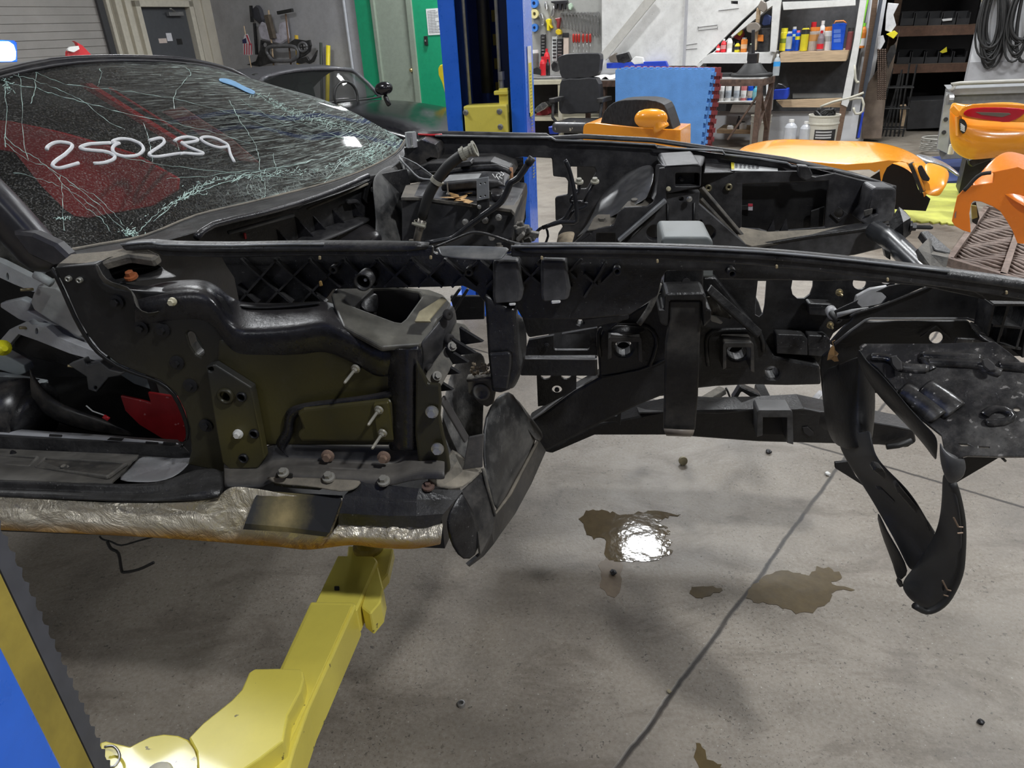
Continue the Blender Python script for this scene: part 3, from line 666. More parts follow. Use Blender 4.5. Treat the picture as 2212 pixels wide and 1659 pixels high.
# web
web = plate('rail_web', C, [(470, 540), (930, 540), (945, 548), (1090, 552), (1110, 545), (1400, 548), (1560, 556), (1760, 572), (1900, 588), (2120, 620), (2130, 648), (1990, 618), (1840, 606), (1780, 608), (1700, 606), (1552, 604),
     (1545, 585), (1440, 585), (1430, 600), (1420, 640), (1360, 680), (1250, 690), (1130, 690), (1112, 660), (1060, 660), (1043, 650), (1030, 632), (1000, 618), (960, 620), (720, 625), (700, 652), (520, 660), (515, 650), (505, 600), (488, 575)],
     1.245, 0.006, BLK, bevel=0.002)
bm = bmesh.new()
def rib(bm, a, b, v=1.244, d=0.015, w=0.004):
    A_ = C.v(*a, v-d/2); B_ = C.v(*b, v-d/2); beam_bm(bm, A_, B_, d, w, (0, 0, 1) if abs(A_.z-B_.z) < abs(A_.x-B_.x) else (1, 0, 0))
up_ = [(520, 555), (585, 555), (650, 555), (715, 555), (790, 555), (862, 555), (936, 560), (1000, 568), (1078, 570), (1160, 562), (1215, 562)]
# zigzag lattice: one family falling, one rising
for i, x in enumerate(range(440, 1160, 73)):
    yl = 652 if x < 640 else 618
    a = (x+8, 558); b = (x+8+(yl-558)*1.18, yl)
    if a[0] > 470 or True: rib(bm, (max(a[0], 515), a[1] if a[0] > 515 else 558+(515-a[0])/1.18), (min(b[0], 1240), b[1]))
for i, x in enumerate(range(520, 1230, 73)):
    yl = 652 if x < 700 else 618
    a = (x+80, 558); b = (x+80-(yl-558)*1.0, yl)
    rib(bm, a, (max(b[0], 518), b[1] if b[0] > 518 else yl))
for (a, b) in (((1160, 566), (1235, 620)), ((1310, 566), (1262, 640)), ((1262, 590), (1290, 615)), ((1330, 580), (1300, 610)), ((1210, 566), (1245, 600))): rib(bm, a, b)
link('lattice_ribs', bm, BLK, C)
for x, y in ((721, 582), (1013, 587), (1333, 585), (1581, 590)):
    M = aim(C.v(x, y, 1.225), (0, -1, 0)); bm = bmesh.new(); lathe_bm(bm, [(0.004, -0.02), (0.004, 0.004), (0.008, 0.004), (0.008, -0.02)], M, 14, False); link('screw_boss', bm, BLK, C, smooth=True)
M = aim(C.v(785, 608, 1.20), (0, -1, 0)); bm = bmesh.new(); lathe_bm(bm, [(0.0125, -0.05), (0.0125, 0.004), (0.0165, 0.006), (0.0165, -0.05)], M, 22, False); link('drain_spout', bm, BLK, C, smooth=True)
bm = bmesh.new(); lathe_bm(bm, [(0.0124, 0), (0.0124, 0.002)], aim(C.v(785, 608, 1.235), (0, -1, 0)), 16); link('spout_plug', bm, DARK, C)
bolt(790, 604, 1.205, 0.003, ZINC, washer=1.1)
for x, y in ((690, 553), (930, 552), (1170, 553), (1420, 560), (1678, 572), (1918, 600), (2175, 628)):
    plate('clip_tag', C, [(x-3, y), (x+3, y), (x+3, y+9), (x-3, y+9)], 1.196, 0.003, flat('tan_clip', (0.42, 0.34, 0.2), 0.6))
plate('clip_tag', C, [(688, 608), (694, 606), (697, 618), (690, 620)], 1.22, 0.003, flat('orange_glue', (0.4, 0.25, 0.08), 0.6))
sheet('glue_bead', C, [[C.v(x, y, 1.215) for x, y in ((515, 656), (560, 660), (620, 658), (700, 650))], [C.v(x, y, 1.2) for x, y in ((512, 664), (560, 668), (620, 664), (702, 656))]], BLKD, 0.008, 2)
# duct pads seen through the web
for (a, b, c_, d_, e, f) in ((1064, 562, 1120, 564, 1130, 652), (1168, 560, 1222, 562, 1232, 648)):
    w = c_-a
    prism('air_duct', C, [(a, b), (c_, d_), (e, f-22), (e-4, f), (a+2, f+4), (a-1, f-10)], 1.212, 1.26, mat('scuffed_duct', (0.045, 0.045, 0.047), 0.5, var=0.4, dust=0.7, dcol=(0.16, 0.155, 0.15), scr=0.6), bevel=0.006, seg=2)
plate('white_clip', C, [(1190, 651), (1210, 650), (1211, 655), (1191, 657)], 1.208, 0.008, WHITEPL); plate('white_clip', C, [(1098, 657), (1113, 656), (1114, 660), (1100, 661)], 1.208, 0.008, WHITEPL)
# --- vertical brace pillar under the web
prism('brace_pillar', C, [(1046, 636), (1100, 665), (1112, 668), (1120, 770), (1126, 800), (1104, 842), (1083, 850), (1062, 846), (1054, 770)], 1.215, 1.26, BLK, bevel=0.01, seg=3)
sheet('brace_pillar_side', C, [[C.v(x, y, v) for x, y, v in r] for r in ([(1100, 664, 1.22), (1110, 765, 1.22), (1110, 800, 1.22), (1098, 844, 1.22)], [(1122, 676, 1.28), (1135, 740, 1.30), (1128, 800, 1.30), (1108, 840, 1.28)], [(1132, 690, 1.34), (1140, 740, 1.36), (1130, 790, 1.36), (1112, 835, 1.33)])], BLK, 0.005, 2)
prism('brace_step', C, [(1056, 765), (1100, 762), (1104, 770), (1104, 790), (1096, 842), (1064, 840)], 1.205, 1.215, BLK, bevel=0.003)
# ramp rib and liner seen through the arch left of the pillar
plate('inner_liner', C, [(972, 640), (1046, 640), (1046, 690), (985, 692)], 1.42, 0.01, BLKD)
for a, b in (((995, 622), (975, 650)), ((1012, 622), (978, 676))): beam('liner_rib', C, C.v(*a, 1.38), C.v(*b, 1.38), 0.012, 0.006, BLK)
# --- mount bracket with rubber puck, dusty end structure
sheet('wheelhouse_skin', C, [[C.v(x, y, v) for x, y, v in r] for r in ([(985, 775, 1.3), (1015, 752, 1.34), (1052, 760, 1.34)], [(962, 835, 1.25), (1000, 820, 1.32), (1050, 815, 1.34)], [(952, 900, 1.20), (990, 900, 1.30), (1045, 900, 1.34)], [(955, 960, 1.18), (1000, 960, 1.27), (1044, 960, 1.27)], [(960, 1015, 1.16), (1010, 1010, 1.26), (1045, 1000, 1.26)])],
      mat('dirty_wheelhouse', (0.11, 0.11, 0.112), 0.4, var=0.6, dust=1.0, dcol=(0.5, 0.48, 0.43), bump=0.6, bsc=60, scr=0.3), 0.005, 2)
br = plate('mount_bracket', C, [(1010, 822), (1062, 818), (1070, 850), (1066, 872), (1052, 880), (1036, 872), (1022, 858), (1012, 850)], 1.235, 0.008, mat('dirty_bracket', (0.075, 0.07, 0.055), 0.6, var=0.4, dust=0.6), bevel=0.002)
bm = bmesh.new(); lathe_bm(bm, [(0.018, 0), (0.018, 0.004), (0.012, 0.006), (0.012, 0.004), (0.004, 0.005), (0.002, 0.001)], aim(C.v(1040, 846, 1.234), (0, -1, 0)), 24); link('rubber_mount', bm, mat('grey_mount', (0.12, 0.12, 0.115), 0.6, var=0.3, dust=0.5), C, smooth=True)
sheet('bracket_fold', C, [[C.v(x, y, 1.235) for x, y in ((1008, 822), (1035, 820), (1062, 818))], [C.v(x, y, 1.27) for x, y in ((1012, 812), (1036, 808), (1058, 806))]], WORN, 0.006, 0)
rnd = random.Random(5); bm = bmesh.new()
for k in range(46):
    x, y = rnd.uniform(1018, 1060), rnd.uniform(786, 816); p = C.v(x, y, 1.27-(816-y)*0.0012)
    lathe_bm(bm, [(0.0005, 0), (rnd.uniform(.002, .005), 0.002), (0.0005, 0.004)], aim(p, (rnd.uniform(-1, 1), -1, rnd.uniform(0, 1))), 5)
link('dirt_crust', bm, mat('dirt_crust', (0.33, 0.27, 0.19), 0.9, var=0.5), C)['kind'] = 'stuff'
beam('brace_strut', C, C.v(955, 860, 1.18), C.v(1008, 950, 1.20), 0.006, 0.020, mat('dull_strut', (0.09, 0.085, 0.085), 0.5), (0.3, 1, 0))
plate('upright_tab', C, [(1012, 945), (1045, 938), (1042, 1010), (1000, 1015)], 1.16, 0.005, mat('tab_grey', (0.1, 0.1, 0.1), 0.6, var=0.4, dust=0.8, dcol=(0.3, 0.25, 0.2)))
sheet('conical_panel', C, [[C.v(x, y, v) for x, y, v in r] for r in ([(1072, 856, 1.30), (1090, 846, 1.33), (1106, 842, 1.36)], [(1042, 902, 1.24), (1085, 895, 1.28), (1136, 892, 1.38)], [(1040, 960, 1.20), (1090, 950, 1.27), (1164, 934, 1.42)], [(1042, 1006, 1.175), (1085, 1005, 1.24), (1160, 954, 1.42)], [(1050, 1030, 1.16), (1076, 1040, 1.20), (1132, 1010, 1.34)], [(1070, 1108, 1.14), (1078, 1104, 1.16), (1092, 1078, 1.22)])],
      mat('streaked_grey_panel', (0.04, 0.041, 0.043), 0.4, var=0.6, dust=0.9, dcol=(0.26, 0.25, 0.23), scr=0.8, sc=9), 0.005, 1)
# outrigger plates under it
OB = mat('outrigger_black', (0.03, 0.03, 0.032), 0.42, var=0.4, dust=0.6, dcol=(0.22, 0.2, 0.17), scr=0.5)
sheet('outrigger', C, [[C.v(x, y, v) for x, y, v in r] for r in ([(1162, 950, 1.42), (1132, 1010, 1.335), (1092, 1078, 1.215), (1068, 1112, 1.14), (1060, 1150, 1.11), (1036, 1196, 1.08), (1008, 1219, 1.06)], [(1177, 974, 1.43), (1146, 1044, 1.35), (1110, 1110, 1.24), (1078, 1154, 1.16), (1064, 1174, 1.13), (1042, 1200, 1.10), (1012, 1222, 1.07)])], OB, 0.006, 0, smooth=False)
sheet('outrigger_front', C, [[C.v(x, y, v) for x, y, v in r] for r in ([(996, 1062, 1.10), (1010, 1100, 1.09), (1030, 1150, 1.08), (1036, 1198, 1.07)], [(1044, 1018, 1.165), (1056, 1062, 1.15), (1070, 1110, 1.138), (1060, 1152, 1.108)])], OB, 0.005, 0, smooth=False)
tube('folded_seam', C, [C.v(x, y, v) for x, y, v in ((1044, 1012, 1.16), (1050, 1040, 1.15), (1068, 1112, 1.13), (1100, 1070, 1.2), (1160, 956, 1.41))], 0.004, DUSTY, 6)
sheet('outrigger_flap', C, [[C.v(x, y, v) for x, y, v in r] for r in ([(997, 1061, 1.095), (997, 1062, 1.094)], [(962, 1112, 1.045), (1016, 1090, 1.085)], [(961, 1140, 1.042), (1034, 1120, 1.085)], [(972, 1182, 1.045), (1042, 1160, 1.085)], [(1000, 1216, 1.05), (1030, 1204, 1.07)])], BLK, 0.004, 1)
sheet('dusty_shelf', C, [[C.v(x, y, v) for x, y, v in r] for r in ([(972, 950, 1.2), (1010, 1000, 1.21), (1044, 1004, 1.19)], [(960, 1010, 1.13), (1000, 1030, 1.15), (1046, 1022, 1.165)], [(905, 1040, 1.08), (945, 1056, 1.08), (998, 1062, 1.10)])], DUSTY, 0.006, 1)
bolt(925, 1050, 1.075, 0.006, mat('rust_washer', (0.16, 0.1, 0.08), 0.8), d=(0, -0.2, 1), washer=2)
# --- sill
def rows_of(table, n=5):
    """table rows: (x0,y0,x1,y1,v)"""
    return [[C.v(x0+(x1-x0)*k/n, y0+(y1-y0)*k/n, v) for k in range(n+1)] for (x0, y0, x1, y1, v) in table]
sheet('door_sill_inner', C, rows_of([(-70, 925, 385, 952, 1.275), (-70, 937, 392, 962, 1.25), (-70, 940, 398, 966, 1.243), (-70, 966, 420, 990, 1.235), (-70, 972, 440, 994, 1.225)]), BLK, 0.005, 0, smooth=False)
sheet('sill_flange', C, rows_of([(-70, 922, 380, 953, 1.277), (-70, 935, 386, 962, 1.249)]), flat('pale_primer_flange', (0.42, 0.43, 0.45), 0.5), 0.003, 0, off=1)
for x, y in ((120, 941), (328, 957), (366, 958)): plate('flange_slot', C, [(x-14, y-3), (x+14, y-1), (x+14, y+3), (x-15, y+2)], 1.246, 0.002, DARK)
plate('flange_slot', C, [(238, 945), (268, 947), (262, 953), (230, 951)], 1.247, 0.002, DARK)
SILL = mat('worn_sill_tread', (0.085, 0.083, 0.08), 0.4, var=0.4, dust=0.7, dcol=(0.26, 0.24, 0.2), scr=0.5, updust=0.3)
sheet('door_sill', C, rows_of([(-70, 968, 300, 984, 1.228), (-70, 974, 296, 990, 1.21), (-70, 980, 288, 996, 1.19), (-70, 1008, 268, 1020, 1.12), (-70, 1028, 245, 1040, 1.075), (-70, 1036, 242, 1046, 1.06)], 8), SILL, 0.004, 0, smooth=False)
for pts in ([(-70, 985), (84, 990), (66, 1010), (-70, 1004)], [(100, 992), (275, 1003), (236, 1032), (80, 1012)]):
    a = C.v(0, 1000, 1.135); 
    q = [C.v(x, y, 1.19-(y-985)/50*0.115) for x, y in pts]
    bm = bmesh.new()
    for i in range(4): beam_bm(bm, q[i]+Vector((0, -0.002, 0.003)), q[(i+1) % 4]+Vector((0, -0.002, 0.003)), 0.006, 0.008)
    link('tread_rib', bm, SILL, C, bevel=0.002)
    solid_between('tread_pocket', C, [p+Vector((0, 0, 0.0015)) for p in q], [p+Vector((0, 0, -0.004)) for p in q], DARK if False else mat('dark_pocket_floor', (0.05, 0.048, 0.045), 0.6, dust=0.8, dcol=(0.2, 0.18, 0.15)), bevel=0)  # pocket floors made darker than the tread around them
bolt(140, 1012, 1.128, 0.006, WORN, d=(0, -0.2, 1)); bolt(28, 978, 1.2, 0.004, BBOLT, d=(0, -0.2, 1))
sheet('sill_end_cap', C, [[C.v(x, y, v) for x, y, v in r] for r in ([(300, 984, 1.228), (345, 986, 1.23), (395, 992, 1.225), (420, 985, 1.2)], [(290, 998, 1.19), (340, 998, 1.195), (385, 1000, 1.195), (412, 998, 1.165)], [(268, 1020, 1.12), (320, 1022, 1.125), (368, 1022, 1.13), (400, 1014, 1.12)], [(245, 1040, 1.07), (300, 1043, 1.07), (338, 1043, 1.075), (375, 1032, 1.09)])],
      mat('pale_sheen_cap', (0.30, 0.305, 0.315), 0.28, var=0.1, dust=0.15, spots=(150, 0.72, (0.08, 0.08, 0.08))), 0.004, 1)  # glare off the cap put into its pale grey base
sheet('sill_outer', C, [[C.v(x, y, v) for x, y, v in r] for r in (
    [(-70, 1036, 1.06), (100, 1040, 1.06), (242, 1046, 1.06), (330, 1044, 1.062), (372, 1034, 1.07), (420, 1012, 1.09), (470, 1010, 1.11)],
    [(-70, 1042, 1.055), (100, 1047, 1.055), (242, 1054, 1.055), (335, 1052, 1.055), (380, 1040, 1.06), (425, 1022, 1.075), (485, 1020, 1.095)],
    [(-70, 1058, 1.055), (100, 1062, 1.055), (242, 1070, 1.052), (340, 1072, 1.05), (390, 1060, 1.05), (430, 1050, 1.05), (486, 1044, 1.075)],
    [(-70, 1060, 1.04), (100, 1066, 1.04), (242, 1074, 1.04), (340, 1076, 1.035), (390, 1066, 1.035), (430, 1062, 1.035), (484, 1060, 1.055)],
    [(-70, 1072, 1.035), (100, 1078, 1.035), (242, 1083, 1.035), (340, 1085, 1.03), (400, 1083, 1.03), (440, 1082, 1.03), (478, 1076, 1.045)])], BLK, 0.004, 1)
lipm = mat('pale_sheen_cap', (0, 0, 0), 0)
sheet('sill_flare', C, [[C.v(x, y, v) for x, y, v in r] for r in ([(380, 1036, 1.088), (430, 1013, 1.10), (475, 1012, 1.12)], [(372, 1040, 1.076), (430, 1022, 1.08), (484, 1020, 1.098)])], lipm, 0.003, 1)
# torn bracket, black heat shield plates
plate('torn_bracket', C, [(596, 1022), (632, 1024), (630, 1052), (690, 1040), (700, 1054), (690, 1060), (590, 1050)], 1.07, 0.004, BLK)
bolt(612, 1021, 1.062, 0.007, mat('pale_dirty_bolt', (0, 0, 0), 0), d=(0, -0.4, 1)); bolt(710, 1031, 1.07, 0.008, mat('pale_dirty_bolt', (0, 0, 0), 0), d=(0, -0.3, 1)); bolt(829, 1039, 1.07, 0.008, mat('pale_dirty_bolt', (0, 0, 0), 0), d=(0, -0.3, 1))
sheet('crumpled_seam', C, [[C.v(x, y, v) for x, y, v in r] for r in ([(560, 1028, 1.075), (640, 1030, 1.075), (740, 1034, 1.075), (790, 1036, 1.075)], [(580, 1040, 1.06), (690, 1045, 1.065), (735, 1062, 1.05), (775, 1050, 1.06)], [(600, 1048, 1.055), (695, 1052, 1.055), (738, 1066, 1.045), (770, 1056, 1.055)])], DUSTY, 0.004, 1)
HEAT = olive_mat('heat_stained_black', [(-0.02, 0.04, 0.035, 0.01)], (0.035, 0.036, 0.04))
def heat_mat():
    m, nt, P = newmat('scorched_shield'); T = NT(nt); v = T.coord(); sx = T.n('ShaderNodeSeparateXYZ'); T.l(v, sx.inputs[0])
    a = T.math('ADD', sx.outputs[0], 0.015); b = T.math('MULTIPLY', T.math('SUBTRACT', sx.outputs[2], 0.035), 0.9); n = T.noise(18, 5, 0.7, v)
    d = T.math('MULTIPLY_ADD', T.math('SUBTRACT', n, 0.5), 0.06, T.math('SQRT', T.math('ADD', T.math('MULTIPLY', a, a), T.math('MULTIPLY', b, b))))
    c = T.ramp(d, [(0.0, (0.5, 0.4, 0.2)), (0.03, (0.2, 0.17, 0.09)), (0.06, (0.035, 0.036, 0.04))]); T.l(c, P.inputs['Base Color']); P.inputs['Roughness'].default_value = 0.45; return m
sheet('heat_shield_plate', C, [[C.v(x, y, v) for x, y, v in r] for r in ([(562, 1062, 1.065), (640, 1066, 1.065), (740, 1072, 1.065)], [(551, 1076, 1.05), (640, 1080, 1.05), (736, 1084, 1.05)], [(530, 1130, 1.02), (620, 1138, 1.02), (712, 1150, 1.02)], [(526, 1142, 1.02), (620, 1148, 1.02), (705, 1158, 1.02)])], heat_mat(), 0.004, 0, smooth=False)
sheet('black_channel_plate', C, [[C.v(x, y, v) for x, y, v in r] for r in ([(775, 1040, 1.075), (840, 1048, 1.075), (905, 1056, 1.07), (1000, 1060, 1.1)], [(745, 1070, 1.055), (840, 1078, 1.055), (900, 1080, 1.055), (985, 1080, 1.075)], [(734, 1108, 1.03), (840, 1114, 1.03), (900, 1114, 1.03), (958, 1110, 1.04)], [(732, 1112, 1.03), (840, 1118, 1.03), (900, 1118, 1.03), (955, 1114, 1.04)], [(732, 1132, 1.032), (840, 1136, 1.032), (900, 1137, 1.032), (950, 1136, 1.04)])], BLK, 0.004, 0, smooth=False)
# foil
def foil_mat():
    m, nt, P = newmat('crinkled_gold_foil'); T = NT(nt); v = T.coord(); n = T.noise(5, 4, 0.6, v)
    sx = T.n('ShaderNodeSeparateXYZ'); T.l(v, sx.inputs[0]); k = T.math('MULTIPLY_ADD', T.math('SUBTRACT', n, 0.5), 0.06, sx.outputs[2])
    c = T.mix(T.ramp(T.math('MULTIPLY', k, 10.0), [(0.2, 0), (0.5, 1)]), (0.62, 0.33, 0.06), (0.86, 0.79, 0.65))
    T.l(c, P.inputs['Base Color']); P.inputs['Metallic'].default_value = 0.45; P.inputs['Roughness'].default_value = 0.36
    vo = T.n('ShaderNodeTexVoronoi', feature='DISTANCE_TO_EDGE'); vo.inputs['Scale'].default_value = 15; T.l(T.coord(scale=(0.55, 1, 1.3), rot=(0, 0.5, 0)), vo.inputs['Vector'])
    h = T.math('ADD', T.ramp(vo.outputs[0], [(0, 0), (0.25, 0.6)]), T.math('MULTIPLY', T.noise(8, 5, 0.65, v, 2.5), 2.4))
    T.l(T.bump(h, 0.7, 0.012), P.inputs['Normal']); return m
FOIL = foil_mat()
def foil(name, tops, bots, v0, v1, v2, sd):
    rnd = random.Random(sd); T_ = smoothpts(tops, 8); B_ = smoothpts(bots, 8); rows = []
    for k in range(9):
        t = k/8; vv = v0+(v1-v0)*min(1, t*1.6) if t < 0.625 else v1+(v2-v1)*(t-0.625)/0.375
        rows.append([C.v(a[0]+(b[0]-a[0])*t, a[1]+(b[1]-a[1])*t, vv+(rnd.uniform(-1, 1)*0.004 if 0 < k < 9 else 0)) for a, b in zip(T_, B_)])
    return sheet(name, C, rows, FOIL, 0.0015, 1)
foil('foil_heat_wrap', [(-70, 1068), (100, 1078), (300, 1086), (450, 1078), (500, 1052), (560, 1056), (640, 1070), (745, 1075)], [(-70, 1142), (100, 1150), (300, 1160), (450, 1170), (540, 1178), (600, 1182), (660, 1188), (705, 1184)], 1.058, 1.04, 1.045, 4).__setitem__('label', 'crinkled gold foil heat wrap')
foil('foil_heat_wrap', [(740, 1120), (800, 1128), (860, 1126), (900, 1134), (957, 1130)], [(690, 1186), (760, 1178), (820, 1184), (890, 1186), (952, 1176)], 1.04, 1.02, 1.04, 9).__setitem__('label', 'crinkled silver foil flap')
# body of the sill box behind the skins (gives the side its depth)
solid_between('sill_core', C, [(-1.6, 1.07, 0.60), (-0.30, 1.07, 0.60), (-0.30, 1.07, 0.68), (-1.6, 1.07, 0.66)], [(-1.6, 1.27, 0.56), (-0.30, 1.27, 0.56), (-0.30, 1.21, 0.70), (-1.6, 1.21, 0.68)], BLKD, bevel=0)
# dangling wires under the sill
tube('wire', C, [C.v(x, y, 1.3) for x, y in ((215, 1158), (222, 1165), (240, 1170), (262, 1178), (300, 1168), (330, 1160))], 0.0025, RUBBER, 6, smooth=3)
tube('wire', C, [C.v(x, y, 1.25) for x, y in ((232, 1170), (240, 1185), (256, 1195), (262, 1228), (268, 1236), (300, 1230), (332, 1215))], 0.004, RUBBER, 6, smooth=3)
# ============================================================ the car: near frame rail, lower cradle, nose
# upper beam with round hole, in front of the engine bay
plate('engine_bay_brace', C, [(1128, 686), (1355, 678), (1360, 690), (1292, 706), (1142, 730), (1132, 710)], 1.40, 0.03, FRAME, holes=[circ(1253, 697, 7, 6)], bevel=0.003)
beam('pale_edge', C, C.v(1134, 685, 1.40), C.v(1178, 683, 1.40), 0.004, 0.004, WL)
plate('window_box', C, [(1142, 735), (1290, 708), (1296, 770), (1130, 772)], 1.52, 0.012, FRAME, holes=[rrect(1196, 722, 1274, 757, 6), circ(1181, 747, 5), circ(1180, 724, 2.5)], bevel=0.002)
plate('window_back', C, [(1185, 700), (1300, 700), (1300, 770), (1185, 770)], 1.66, 0.01, mat('dusty_back_plate', (0.045, 0.045, 0.047), 0.5, var=0.4, dust=0.6, dcol=(0.2, 0.2, 0.2)))
prism('crossmember', C, [(1112, 775), (1290, 774), (1291, 813), (1122, 812)], 1.42, 1.44, FRAME, bevel=0.004)
sheet('crossmember_top', C, [[C.v(x, 776, 1.42) for x in (1136, 1200, 1290)], [C.v(x, 769, 1.45) for x in (1140, 1200, 1290)]], mat('pale_flange', (0.3, 0.3, 0.31), 0.35, dust=0.3), 0.003, 0)  # highlight along the top edge put into the pale colour
plate('drop_bracket', C, [(1159, 806), (1245, 808), (1245, 842), (1178, 876), (1162, 878)], 1.50, 0.008, FRAME, holes=[circ(1179, 812, 11, 8), circ(1223, 812, 11, 8), circ(1203, 842, 11, 9)], bevel=0.001)
# the near main frame rail with its kick-up arm
RAIL = [(1142, 912), (1176, 892), (1240, 845), (1294, 815), (1290, 740), (1302, 712), (1340, 690), (1420, 640), (1440, 600), (1545, 600), (1600, 668), (1640, 715), (1672, 770), (1772, 790), (1775, 832), (1700, 834), (1620, 832), (1545, 836), (1508, 840),
        (1440, 852), (1380, 876), (1290, 920), (1176, 978), (1160, 960)]
plate('frame_rail', C, RAIL, 1.50, 0.05, FRAME, holes=[circ(1347, 752, 19, 17), circ(1592, 761, 21, 17), circ(1668, 806, 15, 13)], bevel=0.006, seg=2)
bm = bmesh.new()
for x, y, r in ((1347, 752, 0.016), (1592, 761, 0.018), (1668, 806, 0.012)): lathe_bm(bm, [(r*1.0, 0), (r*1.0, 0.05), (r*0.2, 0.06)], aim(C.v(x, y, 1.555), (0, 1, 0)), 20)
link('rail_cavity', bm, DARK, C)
tube('rail_weld', C, [C.v(x, y, 1.498) for x, y in ((1300, 815), (1380, 800), (1440, 775), (1445, 760))], 0.003, FRAME, 6, smooth=2)
sheet('arm_top_flange', C, [[C.v(x, y, 1.50) for x, y in ((1142, 912), (1176, 890), (1240, 843), (1292, 814))], [C.v(x, y, 1.56) for x, y in ((1136, 905), (1170, 880), (1236, 832), (1290, 812))]], mat('pale_flange', (0, 0, 0), 0), 0.003, 0)
sheet('arm_end_tube', C, [[C.v(x, y, v) for x, y, v in r] for r in ([(1098, 852, 1.36), (1126, 905, 1.36), (1162, 965, 1.38)], [(1112, 856, 1.40), (1142, 905, 1.42), (1172, 950, 1.45)], [(1120, 866, 1.47), (1146, 902, 1.49), (1178, 940, 1.5)])], mat('weld_streaked', (0.1, 0.1, 0.1), 0.5, var=0.6, dust=0.6), 0.006, 1)
# bracket pockets (inverted U) with depth
def ubracket(x0, y0, x1, y1, v, d=0.05, w=7, m=None, leg=None):
    m = m or mat('satin_bracket', (0.035, 0.034, 0.033), 0.42, var=0.3, dust=0.4)
    leg = leg or y1
    prism('u_bracket', C, [(x0, y0+4), (x0+4, y0), (x1-4, y0), (x1, y0+4), (x1+2, leg+6), (x1-w, leg+2), (x1-w, y0+w+4), (x0+w, y0+w+4), (x0+w, y1-4), (x0-1, y1)], v-d, v, m, bevel=0.002, seg=2)
ubracket(1314, 728, 1386, 778, 1.50); ubracket(1562, 740, 1628, 800, 1.50)
sheet('bracket_halo', C, [[C.v(x, y, v) for x, y, v in r] for r in ([(1292, 706, 1.49), (1340, 700, 1.47), (1402, 706, 1.49)], [(1306, 722, 1.47), (1345, 718, 1.46), (1392, 724, 1.47)])], FRAME, 0.006, 2)
# raised reinforcement outline round the first pocket
tube('pressed_bead', C, [C.v(x, y, 1.497) for x, y in ((1296, 770), (1293, 720), (1310, 706), (1380, 702), (1410, 716), (1418, 745), (1404, 790))], 0.005, FRAME, 8, smooth=2)
tube('pressed_bead', C, [C.v(x, y, 1.497) for x, y in ((1530, 790), (1526, 740), (1540, 716), (1600, 712), (1640, 716), (1650, 760))], 0.005, FRAME, 8, smooth=2)
# strut tower column and long hanging strap
prism('strut_column', C, [(1436, 582), (1520, 580), (1519, 660), (1432, 660)], 1.42, 1.50, FRAME, bevel=0.003)
bm = bmesh.new(); lathe_bm(bm, [(0.0085, 0), (0.0085, 0.003)], aim(C.v(1482, 609, 1.418), (0, -1, 0)), 16); link('column_hole', bm, DARK, C)
prism('strap_cap', C, [(1436, 640), (1441, 634), (1519, 632), (1525, 640), (1526, 668), (1537, 670), (1536, 692), (1520, 708), (1516, 650), (1446, 650), (1442, 706), (1426, 700), (1423, 668), (1434, 668)], 1.35, 1.45, FRAME, bevel=0.003)
st = plate('hanging_strap', C, [(1444, 650), (1516, 650), (1512, 740), (1508, 860), (1502, 928), (1497, 938), (1436, 936), (1433, 928), (1437, 740), (1446, 690)], 1.36, 0.012, mat('strap_black', (0.022, 0.022, 0.022), 0.5, var=0.3, dust=0.3), bevel=0.004, seg=2)
sheet('strap_foot', C, [[C.v(x, y, v) for x, y, v in r] for r in ([(1434, 926, 1.352), (1500, 929, 1.352)], [(1436, 936, 1.35), (1497, 939, 1.35)], [(1440, 940, 1.37), (1492, 942, 1.37)])], mat('worn_tan_edge', (0.2, 0.17, 0.14), 0.5, var=0.4), 0.003, 0)
# diagonal braces either side of the column
beam('diagonal_brace', C, C.v(1528, 622, 1.44), C.v(1640, 722, 1.46), 0.02, 0.01, FRAME, (0.5, -1, 0.5))
sheet('brace_gusset', C, [[C.v(x, y, v) for x, y, v in r] for r in ([(1524, 642, 1.46), (1545, 640, 1.46), (1580, 680, 1.47)], [(1522, 675, 1.46), (1545, 680, 1.47), (1578, 688, 1.48)])], WORN, 0.004, 0)
beam('diagonal_brace', C, C.v(1300, 706, 1.47), C.v(1428, 612, 1.44), 0.03, 0.01, FRAME, (-0.4, -1, 0.4))
plate('pale_boss', C, [(1534, 680), (1548, 684), (1562, 696), (1558, 701), (1536, 694)], 1.46, 0.01, mat('pale_boss', (0.45, 0.45, 0.43), 0.5))
# inner panel with slots behind the rail (splash panel)
plate('slotted_panel', C, [(1512, 575), (1830, 590), (1920, 602), (1965, 640), (1880, 660), (1840, 690), (1800, 720), (1778, 760), (1776, 795), (1672, 775), (1600, 680), (1530, 620)], 1.535, 0.006, FRAME,
      holes=[[(1637, 607), (1656, 607), (1652, 660), (1648, 678), (1640, 685), (1631, 680), (1631, 660)], [(1712, 604), (1757, 594), (1756, 620), (1750, 636), (1738, 645), (1722, 645), (1712, 636), (1709, 622)], circ(1798, 594, 5.5), circ(1857, 612, 15, 14), circ(1914, 602, 14, 12)], bevel=0.001)
plate('white_inner_tube', C, [(1632, 640), (1640, 655), (1648, 680), (1640, 686), (1630, 680)], 1.58, 0.01, mat('pale_worn_tube', (0.4, 0.4, 0.41), 0.4, var=0.4))
plate('upper_liner_band', C, [(1555, 572), (1700, 580), (1830, 592), (1800, 596), (1745, 596), (1700, 606), (1640, 604), (1560, 602), (1545, 590)], 1.30, 0.008, BLK, bevel=0.002)
